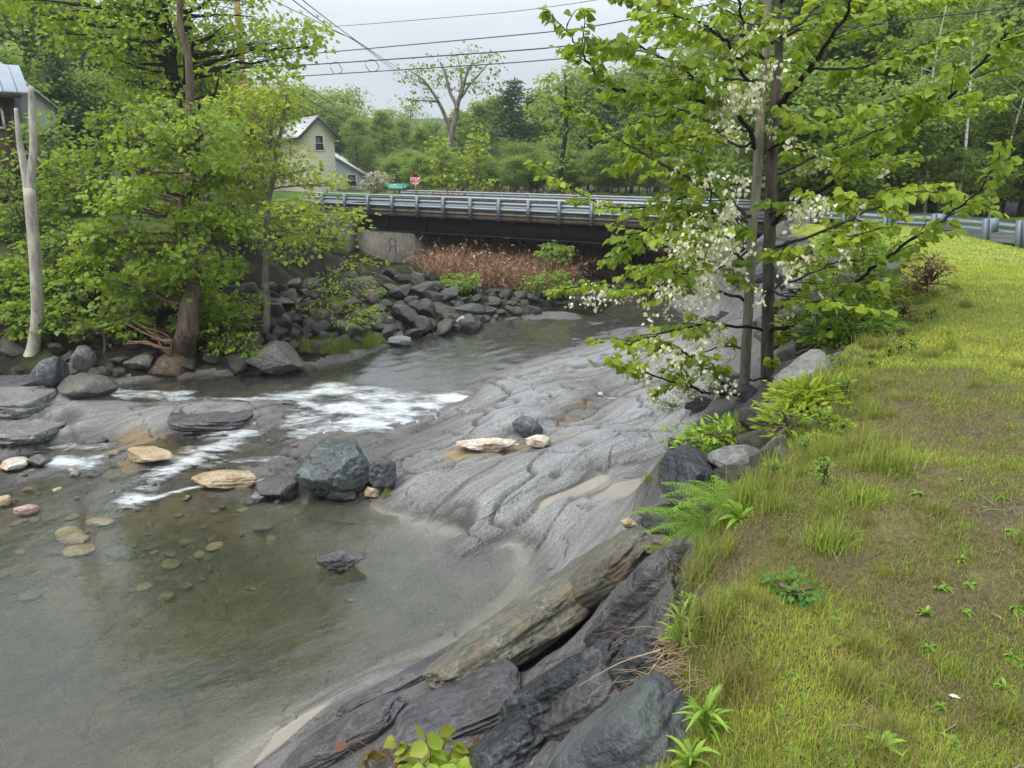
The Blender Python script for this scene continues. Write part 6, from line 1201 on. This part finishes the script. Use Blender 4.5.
def lawn_grass():
    rng = np.random.RandomState(7); N = 800000
    r = np.exp(rng.uniform(math.log(1.5), math.log(30), N)); a = np.radians(rng.uniform(-6, 50, N)); x, y = np.sin(a) * r, np.cos(a) * r
    e = x - edge_x(y); rd, _, _ = seg_dist(x, y, ROAD); k = (e > -.12) & (rd > 4.0) & (y > -1); x, y, r, e = x[k], y[k], r[k], e[k]
    n1 = fbm(x * .9, y * .9, 3, 4); n2 = fbm(x * 4.2, y * 4.2, 8, 3); n3 = fbm(x * .35, y * .35, 12, 2)
    far = sst(3, 10, r); dens = 1.08 + 1.2 * n1 + 1.1 * n2 + .6 * far; k = rng.uniform(0, 1, len(x)) < dens
    x, y, r, e, n1, n2, n3, far = [q[k] for q in (x, y, r, e, n1, n2, n3, far)]; n = len(x)
    edge = sst(1.0, .0, e + .35 * n1)
    z = terrain_z(x, y)
    h = rng.uniform(.009, .027, n) * (1 + .5 * far) * (1 + .4 * np.clip(n2, -.5, 1)) + edge * rng.uniform(0, .028, n) * (n1 > -.15) + (rng.uniform(0, 1, n) < .06) * rng.uniform(0, .05, n)
    w = np.maximum(.0026, r * .00085) * rng.uniform(.7, 1.3, n)
    tint = .58 + .48 * n1 + .36 * n2 + .26 * far + rng.normal(0, .17, n) - .12 * edge + .15 * n3
    tint = np.maximum(tint, .34 + rng.normal(0, .04, n))
    tint = np.where(rng.uniform(0, 1, n) < .12 * (1 - far) + .12 * edge + .03, rng.uniform(.05, .3, n), tint)
    brown = (1 - sst(5.5, 11, r)) ; tint = tint + .02 * brown
    tint = np.where(r > 13, np.maximum(tint, .55 + rng.normal(0, .12, n)), tint)
    mb = MB(); blades(mb, x, y, z - .004, h, w, tint, rng, .6)
    # dead straw and clippings lying on the soil
    M_ = 26000; r = np.exp(rng.uniform(math.log(1.5), math.log(9), M_)); a = np.radians(rng.uniform(-8, 58, M_)); x, y = np.sin(a) * r, np.cos(a) * r; e = x - edge_x(y); k = e > -.1; x, y, r = x[k], y[k], r[k]
    n = len(x); blades(mb, x, y, terrain_z(x, y) + .004, rng.uniform(.02, .07, n), np.maximum(.002, r * .0007), rng.uniform(0, .32, n), rng, .2, flatten=rng.uniform(1.1, 1.6, n))
    tag(mb.build('lawn_grass', M_GRASS), 'short patchy green and straw coloured grass covering the lawn', 'grass', kind='stuff')
lawn_grass()
def tuft_mesh(seed, n, h, spread, tint, tv, w=.004, lean=.75):
    rng = np.random.RandomState(seed); mb = MB(); q = rng.normal(0, spread, (n, 2)); blades(mb, q[:, 0], q[:, 1], np.zeros(n) - .01, rng.uniform(.45, 1.1, n) * h, np.full(n, w) * rng.uniform(.7, 1.3, n), tint + rng.normal(0, tv, n), rng, lean); return mb
TUFTS = []
for k, (n, h, s, t, tv) in enumerate(((260, .16, .05, .55, .14), (300, .20, .06, .42, .2), (220, .13, .05, .68, .12), (160, .26, .05, .6, .18), (260, .15, .06, .3, .16))):
    o = tuft_mesh(400 + k, n, h, s, t, tv).build('grass_tuft', M_GRASS); TUFTS.append(o.data); bpy.data.objects.remove(o)
tr_ = random.Random(5)
def tuft(p, k, s, label, group=None):
    o = link('grass_tuft', TUFTS[k]); o.location = tuple(p); o.rotation_euler = (0, 0, tr_.uniform(0, 6.28)); o.scale = (s, s, s * tr_.uniform(.85, 1.2)); tag(o, label, 'grass', group); return o
for px, py, k, s, lb in ((712, 628, 1, .85, 'rounded green and straw grass tuft beside the dark grey slab'), (745, 690, 4, .95, 'golden straw-tipped grass tuft above the broad-leaved weed'), (830, 545, 2, 1.0, 'small bright green tuft below the middle of the lawn edge'), (826, 395, 3, 1.5, 'tall bright green grass clump at the edge right of the tree'), (888, 470, 0, 1.2, 'green tuft in the middle of the lawn left side'), (862, 500, 2, 1.0, 'low yellowish green tuft just below the lawn middle tuft'), (770, 590, 1, .7, 'loose grass tuft left of the clover clump'), (850, 690, 1, .6, 'wide brownish-green tuft above the lettuce-like weed'), (905, 690, 4, .6, 'brownish tuft right of the lettuce-like weed')):
    tuft(ground(px, py), k, s, lb)
LT, GT_ = 'shaggy grass tuft along the ragged edge of the lawn above the rocks', 'grass tufts along the lawn edge'
cnt = 0
while cnt < 85:
    y = math.exp(tr_.uniform(math.log(2.3), math.log(22))); x = float(edge_x(y)) + abs(tr_.gauss(0, .32)) * (1 + y * .05) - .08
    tuft((x, y, tz(x, y)), tr_.choice((0, 1, 1, 3, 3, 4, 2)), tr_.uniform(.22, .5) * (.7 + .09 * y), LT, GT_); cnt += 1
LT2, GT2 = 'small grass tuft standing out of the patchy lawn', 'grass tufts on the lawn'
for i in range(70):
    r = math.exp(tr_.uniform(math.log(2.0), math.log(11))); a = math.radians(tr_.uniform(12, 46)); x, y = math.sin(a) * r, math.cos(a) * r
    if x > edge_x(y) + .25: tuft((x, y, tz(x, y)), tr_.choice((0, 2, 4, 1)), tr_.uniform(.3, .62), LT2, GT2)
# broad strap leaves and rosettes
def strap(mb, base, az, l, w, up, rng, tint, n=7, droop=1.0):
    t = np.linspace(0, 1, n); d = np.array((math.cos(az), math.sin(az), 0)); s = np.array((-d[1], d[0], 0))
    P = np.array(base) + d * (l * t * (1 - .25 * up * (1 - t)))[:, None] * (1 - .55 * up) + np.array((0, 0, 1.0)) * (l * (up * 1.25 * t - droop * .55 * t * t))[:, None]
    W_ = w * np.sin(np.pi * (t * .88 + .1)) ** .8; W_[-1] = 0.001; W_[0] = w * .25
    c = np.array((0, 0, 1.0)) * W_[:, None] * .25
    V = np.stack([P - s * W_[:, None] + c, P, P + s * W_[:, None] + c], 1).reshape(-1, 3); i = np.arange(n - 1)[:, None] * 3; j = np.arange(2)[None]
    mb.add(V, np.stack([i + j, i + j + 1, i + j + 4, i + j + 3], -1).reshape(-1, 4), np.full(len(V), tint))
LF_WEED = leaf_mat('weed_leaves', (0, (.07, .15, .02)), (.5, (.16, .30, .03)), (1, (.30, .45, .05)), trans=.35, rough=.4); LF_FERN = leaf_mat('fern_fronds', (0, (.09, .19, .02)), (.5, (.20, .35, .035)), (1, (.34, .48, .06)), trans=.4)
def rosette(name, label, p, n, l, w, seed, up=(.3, .9), layers=1, cat='weed', stem=0.0, tint=.6, mat=None):
    rng = np.random.RandomState(seed); mb = MB()
    for k in range(n):
        a = k * 2.4 + rng.normal(0, .3); strap(mb, (0, 0, stem * rng.uniform(0, 1)), a, l * rng.uniform(.6, 1.1), w * rng.uniform(.75, 1.2), rng.uniform(*up), rng, tint + rng.normal(0, .15))
    if stem: mb.tube(np.array([(0, 0, -.03), (.005, 0, stem * .5), (0, .005, stem)]), .006, 5, tint=.3)
    o = mb.build(name, mat or LF_WEED); o.location = tuple(p); tag(o, label, cat); return o
rosette('broad_leaf_weed', 'bright green weed with long lance-shaped leaves at the grass edge near the bottom', ground(704, 738), 34, .15, .0065, 1, (.35, 1.0), stem=.10, tint=.72)
rosette('broad_leaf_weed', 'leafy green weed with lance-shaped leaves beside the dark grey slab', ground(678, 648), 20, .15, .007, 2, (.3, 1.0), stem=.14, tint=.6)
rosette('broad_leaf_weed', 'bright lance-leaved weed cut off by the bottom edge', ground(690, 772), 18, .14, .007, 3, (.4, 1.0), stem=.06, tint=.75)
rosette('lettuce_weed', 'pale green dandelion-like rosette near the bottom right of the lawn', ground(880, 752), 17, .11, .009, 4, (.2, .9), tint=.8)
for i, (px, py, l, lb) in enumerate(((940, 590, .05, 'tiny green rosette weed right of the clover clump'), (925, 615, .06, 'tiny pale rosette in bare soil above the lettuce-like weed'), (960, 560, .05, 'tiny upright weed in the right half of the lawn'), (740, 520, .2, 'broad green leaves growing out of the fern clump'), (1005, 690, .06, 'small weed at the right edge of the lawn'))):
    rosette('broad_leaf_weed', lb, ground(px, py), 14, l, l * .09, 20 + i, (.3, .95), tint=.65)
def fern(label, p, n, l, seed, az=(0, 6.28), up=(.5, .9)):
    rng = np.random.RandomState(seed); root = empty('fern', p); tag(root, label, 'fern'); 
    for k in range(n):
        mb = MB(); a = az[0] + (az[1] - az[0]) * (k + rng.uniform(.2, .8)) / n; L_ = l * rng.uniform(.7, 1.1); u = rng.uniform(*up); t = np.linspace(0, 1, 26); d = np.array((math.cos(a), math.sin(a), 0)); s = np.array((-d[1], d[0], 0))
        P = d * (L_ * t * (1 - .5 * u * (1 - t)))[:, None] + np.array((0, 0, 1.0)) * (L_ * (u * 1.15 * t - .75 * u * t ** 2.2))[:, None]; mb.tube(P, np.linspace(.003, .001, 26), 4, False, .25)
        tt = norm(np.gradient(P, axis=0)); pn, dn, sz = [], [], []
        for i in range(3, 26):
            w = .30 * L_ * math.sin(math.pi * (.12 + .86 * t[i])) ** .9 * (1 - .35 * t[i]) + .006
            for sd in (-1, 1):
                # pinna: a narrow leaf with small leaflets
                dd = norm(s * sd + tt[i] * .45 + np.array((0, 0, -.18))); m = max(3, int(w / .012))
                for q in np.linspace(.0, 1, m):
                    for s2 in (-1, 1):
                        c = P[i] + dd * w * q; pn.append(c); dn.append(dd * .8 + tt[i] * s2); sz.append(.020 * (1.05 - .75 * q) * L_ / .4)
        add_leaves(mb, np.array(pn), np.array(dn), np.array(sz), .58 + rng.normal(0, .08) + rng.normal(0, .06, len(pn)), rng, LEAF_LONG, .3)
        o = mb.build('frond', LF_FERN); o.parent = root
    return root
fern('large bright green fern arching over the tall dark slab', ground(730, 516), 13, .40, 1)
fern('smaller fern spreading left over the rocks below the large fern', ground(708, 528), 7, .42, 2, (1.6, 4.6), (.3, .6))
fern('single drooping fern frond over the mossy boulder', ground(682, 552), 2, .26, 3, (2.8, 3.6), (.2, .3))
fern('pale fern tip rising at the bottom edge beside the blue-grey boulder', ground(578, 800), 4, .22, 4, (1.2, 2.6), (.8, 1.0))
def small_plant(name, label, p, blobs, leafm, leaf, per, sr, seed, cat='shrub', shape=LEAF_WIDE, **kw):
    b = np.array(p, float); return blob_tree(name, label, cat, [([b - (0, 0, .05), b + (.005, 0, .03), b + (0, .005, min(.2, blobs[0][1][2]))], [.010, .008, .004])], [(b + np.array(c), r, n) for c, r, n in blobs], BK_BROWN, leafm, leaf=leaf, per=per, sr=sr, seed=seed, branch_r=.006, shape=shape, **kw)
small_plant('clover_clump', 'rounded bluish-green clover-like clump in the lower left of the lawn', ground(792, 604), [((0, 0, .07), (.09, .09, .05), 22)], leaf_mat('clover_leaves', (0, (.04, .14, .03)), (.5, (.09, .24, .05)), (1, (.2, .36, .08))), .022, 12, .04, 301, 'plant')
small_plant('edge_shrub', 'bright yellow-green low shrub at the foot of the twin trunks', ground(735, 452), [((0, 0, .14), (.34, .25, .16), 40), ((.3, .0, .1), (.25, .25, .15), 24), ((-.3, .1, .08), (.2, .25, .1), 14)], LF_WEED, .085, 12, .14, 302, shape=LEAF_LONG, tcol=.7, droop=-.1)
small_plant('edge_shrub', 'small olive green shrub on the shelf left of the bright shrub', ground(672, 412), [((0, 0, .15), (.3, .2, .14), 20)], LF_MID, .06, 10, .1, 303, shape=LEAF_LONG)
small_plant('edge_shrub', 'straggly green shrub right of the bright yellow-green one', ground(790, 436), [((0, 0, .12), (.22, .22, .15), 22)], LF_MAPLE, .07, 9, .12, 304, shape=LEAF_LONG, tcol=.6, droop=-.2)
DRY = leaf_mat('dead_brown_leaves', (0, (.10, .05, .03)), (.5, (.22, .11, .06)), (1, (.34, .20, .11)), trans=.2, rough=.7)
small_plant('dead_shrub', 'dead brown-leaved shrub on the lawn edge below the guardrail', ground(926, 300), [((0, 0, .32), (.28, .28, .26), 44)], DRY, .07, 9, .1, 305, shape=LEAF_LONG)
small_plant('dead_shrub', 'small dead twiggy brown shrub nearer than the other dead shrub', ground(902, 325), [((0, 0, .18), (.18, .18, .14), 16)], DRY, .05, 6, .08, 306, shape=LEAF_LONG)
for i, (px, py, lb, sx) in enumerate(((840, 345, 'yellow-green weedy shrub on the grass edge right of the tree', .5), (870, 310, 'leafy weedy shrub farther along the grass edge', .6), (806, 408, 'green weeds on the grass edge beside the sloping slab', .18), (880, 268, 'green weedy shrub at the far end of the lawn edge', .7), (836, 300, 'green bush spilling over the bank behind the long lower branch', .7), (800, 345, 'low green bush on the bank just right of the dark trunk', .5), (855, 262, 'weedy bush below the far end of the guardrail', .9))):
    small_plant('edge_shrub', lb, ground(px, py), [((0, 0, .2 * sx / .5), (sx, sx * .8, .26 * sx / .5), 60)], (LF_WEED, LF_MAPLE, LF_YEL)[i % 3], .085, 22, .17, 310 + i, shape=LEAF_LONG, tcol=.5, droop=0)
# sapling at the bottom edge with reddish compound leaves
def sapling():
    rng = np.random.RandomState(320); p = ground(425, 800); Y = float(p[1]); root = empty('sapling', p); tag(root, 'young sapling with reddish and lime compound leaves at the bottom edge', 'sapling')
    st = MB(); lf = MB(); tips = [(455, 742, .0, .75), (425, 735, -.1, .8), (395, 740, .1, .6), (360, 742, .2, .12), (345, 748, .25, .05), (480, 755, -.15, .85), (415, 765, -.2, .9), (440, 768, -.25, .92), (400, 775, -.1, .9), (498, 738, .1, .35), (515, 745, .15, .2), (440, 730, .1, .55), (460, 760, -.2, .9)]
    hub = Py(428, 768, Y) - p; st.tube(np.array([(0, 0, -.05), hub * .5, hub]), [.008, .006, .004], 6)
    for px, py, dy, tn in tips:
        t = Py(px, py, Y + dy) - p; q = curve(hub * rng.uniform(.6, 1), t, .08, rng, 7); st.tube(q, np.linspace(.004, .002, 7), 5, False)
        for u in (.55, .75, .95):
            c = q[int(u * 6)]
            for sd in (-1, 1):
                d = norm(q[-1] - q[0]) * .5 + np.array((sd * .5, rng.normal(0, .4), -.75)); add_leaves(lf, c[None], d[None], rng.uniform(.10, .15), np.array([tn + rng.normal(0, .07)]), rng, LEAF_WIDE, .6)
        add_leaves(lf, q[-1:], (q[-1:] - q[-2:-1]) + (0, 0, -.05), .10, np.array([tn]), rng, LEAF_WIDE, .5)
    o = st.build('stem', BK_BROWN); o.parent = root; o = lf.build('foliage', leaf_mat('red_lime_leaves', (0, (.16, .06, .04)), (.3, (.24, .13, .06)), (.6, (.33, .34, .06)), (1, (.30, .46, .05)), trans=.4)); o.parent = root
sapling()
# grasses on sand, greenery at the far water line
for i, (px, py, s, lb) in enumerate(((648, 482, .8, 'thin green grass sprig in the middle of the sand patch'), (668, 476, .6, 'small grass sprig near the dark angular stone on the sand'), (660, 466, .5, 'tiny sprig at the upper end of the sand patch'), (386, 497, .7, 'small bright grass tuft at the right foot of the boulder cluster'), (550, 397, .5, 'tiny grass tuft on the bedrock near the notch puddle'), (590, 362, .6, 'small grass tuft in a crack of the far bedrock'))):
    tuft(ground(px, py), 3, s, lb)
for i in range(26):
    px = tr_.uniform(300, 385); p = ground(px, np.interp(px, [300, 345, 385], [352, 350, 340]) + tr_.uniform(-3, 3)); tuft(p, tr_.choice((0, 2, 3)), tr_.uniform(1.4, 2.4), 'bright green grass clump at the far water line below the riprap', 'grass clumps at the far water line')
# dry stalks hanging over the wet hollow
M_STRAW = simple('dry_straw', (.34, .26, .16), .7)
for i, (P, lb) in enumerate((([(660, 650), (620, 662), (575, 688)], 'long dry stalk arching left over the dark hollow'), ([(655, 665), (632, 700), (600, 742)], 'dry stalk hanging straight down toward the purple slab'), ([(672, 690), (630, 715), (580, 748)], 'long thin dry stalk crossing the blue-grey boulder'), ([(662, 655), (640, 690), (622, 720)], 'short dry stalk between the two long ones'))):
    A = np.array([Py(px, py, 2.3 + .15 * k) for k, (px, py) in enumerate(P)]); t = np.linspace(0, 2, 16); C = np.stack([np.interp(t, (0, 1, 2), A[:, k]) for k in range(3)], -1)
    for _ in range(4): C[1:-1] = (C[:-2] + C[2:]) / 4 + C[1:-1] / 2
    tag(MB().tube(C, np.linspace(.0035, .0015, 16), 5).build('dry_stalk', M_STRAW), lb, 'stalk')
mb = MB(); rng_ = np.random.RandomState(9)
for k in range(420):
    px, py = rng_.normal(672, 14), rng_.uniform(640, 705); a = ground(px, py) if k % 6 == 0 else a + rng_.normal(0, .02, 3); d = np.array((rng_.normal(-.1, .06), rng_.normal(0, .05), rng_.uniform(-.16, .02))); mb.tube(np.array([a, a + d * .5 + (0, 0, .02), a + d]), [.0016, .0013, .0006], 3, False)
tag(mb.build('straw_thatch', M_STRAW), 'mat of dry straw hanging from the turf edge over the wet rocks', 'thatch', kind='stuff')
# small broad-leaved weeds, dead leaves and twigs scattered over the lawn
GR_, LR_ = 'tiny broad-leaved weeds in the lawn', 'tiny flat broad-leaved weed growing in the patchy lawn'
rp_ = [rosette('lawn_weed', LR_, (0, 0, 0), n, l, l * w, 60 + k, (.1, .6), tint=t) for k, (n, l, w, t) in enumerate(((11, .05, .16, .55), (9, .04, .22, .7), (14, .06, .11, .45)))]
for o in rp_: o['group'] = GR_
for i in range(110):
    r = math.exp(tr_.uniform(math.log(1.9), math.log(9))); a = math.radians(tr_.uniform(8, 44)); x, y = math.sin(a) * r, math.cos(a) * r
    if x < edge_x(y) + .1: continue
    o = rp_[i % 3] if i < 3 else copy_tree(rp_[i % 3]); o.location = (x, y, tz(x, y) + .004); s_ = tr_.uniform(.5, 1.15); o.scale = (s_, s_, s_); o.rotation_euler = (tr_.uniform(-.15, .15), tr_.uniform(-.15, .15), tr_.uniform(0, 6.28))
GD_, LD_ = 'old brown leaves on the lawn', 'curled brown dead leaf lying in the grass of the lawn'
mb = MB(); add_leaves(mb, np.zeros((1, 3)), np.array([(1, 0, .25)]), .04, np.array([.4]), RS, LEAF_LONG); d0 = mb.build('dead_leaf', DRY)
for i in range(60):
    r = math.exp(tr_.uniform(math.log(1.9), math.log(7))); a = math.radians(tr_.uniform(8, 44)); x, y = math.sin(a) * r, math.cos(a) * r
    if x < edge_x(y) + .02: continue
    o = d0 if d0.get('group') is None else d0.copy()
    if o is not d0: COL.objects.link(o)
    tag(o, LD_, 'leaf', GD_); o.location = (x, y, tz(x, y) + .014); s_ = tr_.uniform(.5, 1.2); o.scale = (s_, s_, s_); o.rotation_euler = (tr_.uniform(-.4, .4), tr_.uniform(-.4, .4), tr_.uniform(0, 6.28))
GTW, LTW = 'dry twigs on the lawn', 'short dry twig lying on bare soil in the lawn'
t0_ = MB().tube(np.array([(-.08, 0, 0), (-.02, .012, .008), (.05, -.004, .004), (.10, .02, .01)]), [.003, .0028, .002, .001], 5).build('dry_twig', BK_GREY)
for i in range(26):
    r = math.exp(tr_.uniform(math.log(1.9), math.log(6))); a = math.radians(tr_.uniform(8, 44)); x, y = math.sin(a) * r, math.cos(a) * r
    if x < edge_x(y) + .02: continue
    o = t0_ if t0_.get('group') is None else t0_.copy()
    if o is not t0_: COL.objects.link(o)
    tag(o, LTW, 'twig', GTW); o.location = (x, y, tz(x, y) + .012); s_ = tr_.uniform(.5, 1.3); o.scale = (s_, s_, s_); o.rotation_euler = (0, 0, tr_.uniform(0, 6.28))
# litter on the lawn
mb = MB(); add_leaves(mb, np.zeros((1, 3)), np.array([(.4, -1, .1)]), .045, np.array([.7]), rng_, LEAF_LONG); o = mb.build('fallen_leaf', leaf_mat('orange_leaf', (0, (.4, .2, .1)), (1, (.5, .28, .15)))); o.location = tuple(ground(991, 617) + (0, 0, .015)); tag(o, 'single orange-brown fallen leaf on bare soil near the right edge', 'leaf')
mb = MB(); add_leaves(mb, np.zeros((1, 3)), np.array([(1, -.6, .1)]), .035, np.array([.7]), rng_, LEAF_LONG); o = mb.build('fallen_leaf', simple('bleached_leaf', (.55, .53, .5))); o.location = tuple(ground(948, 698) + (0, 0, .012)); tag(o, 'small bleached white leaf scrap on the lawn near the bottom right', 'leaf')

# leafy weeds fringing the lawn edge
GW_, LW_ = 'leafy weeds along the lawn edge', 'leafy green weed in the ragged fringe of the lawn above the rocks'
wp = []
for k, (lf, leaf, per, sr, nn, hh) in enumerate(((LF_WEED, .035, 9, .05, 16, .13), (LF_MAPLE, .028, 10, .05, 18, .10), (LF_YEL, .03, 8, .05, 12, .09), (LF_MID, .04, 9, .06, 14, .15))):
    o = small_plant('edge_weed', LW_, (0, 0, 0), [((0, 0, hh * .7), (.09, .09, hh * .6), nn)], lf, leaf, per, sr, 340 + k, 'weed', (LEAF_LONG, LEAF_WIDE)[k % 2], tcol=.55, droop=0.05, group=GW_); wp.append(o)
for i in range(46):
    y = math.exp(tr_.uniform(math.log(2.8), math.log(15))); x = float(edge_x(y)) + abs(tr_.gauss(0, .28)) * (.6 + .08 * y) - .05
    o = wp[i] if i < 4 else copy_tree(wp[i % 4]); o.location = (x, y, tz(x, y)); sc_ = tr_.uniform(.35, .8) * (.7 + .07 * y); o.scale = (sc_, sc_, sc_); o.rotation_euler = (0, 0, tr_.uniform(0, 6.28))
# seed-headed longer grass in the fringe
for i in range(46):
    y = math.exp(tr_.uniform(math.log(3.2), math.log(12))); x = float(edge_x(y)) + abs(tr_.gauss(0, .3)) * (.6 + .08 * y) - .02
    tuft((x, y, tz(x, y)), tr_.choice((3, 3, 1, 0)), tr_.uniform(.55, .95), LT, GT_)
# damp hazy air over the valley
g = G('haze_air'); g.t.nodes.remove(g.out); g.out = g.n('OutputMaterial'); pv_ = g.n('VolumePrincipled'); pv_.inputs['Color'].default_value = (.86, .9, .93, 1); pv_.inputs['Density'].default_value = .0006; pv_.inputs['Anisotropy'].default_value = .2; g.l(pv_.outputs[0], g.out.inputs['Volume'])
hz0 = float(GZ.min()) - 1.2
m = MB(); m.box((0, 0, (hz0 + 62) / 2), (3100, 3100, 62 - hz0)); tag(m.build('haze', g.m, None, False), 'thin damp haze hanging in the valley air', 'haze', kind='stuff')
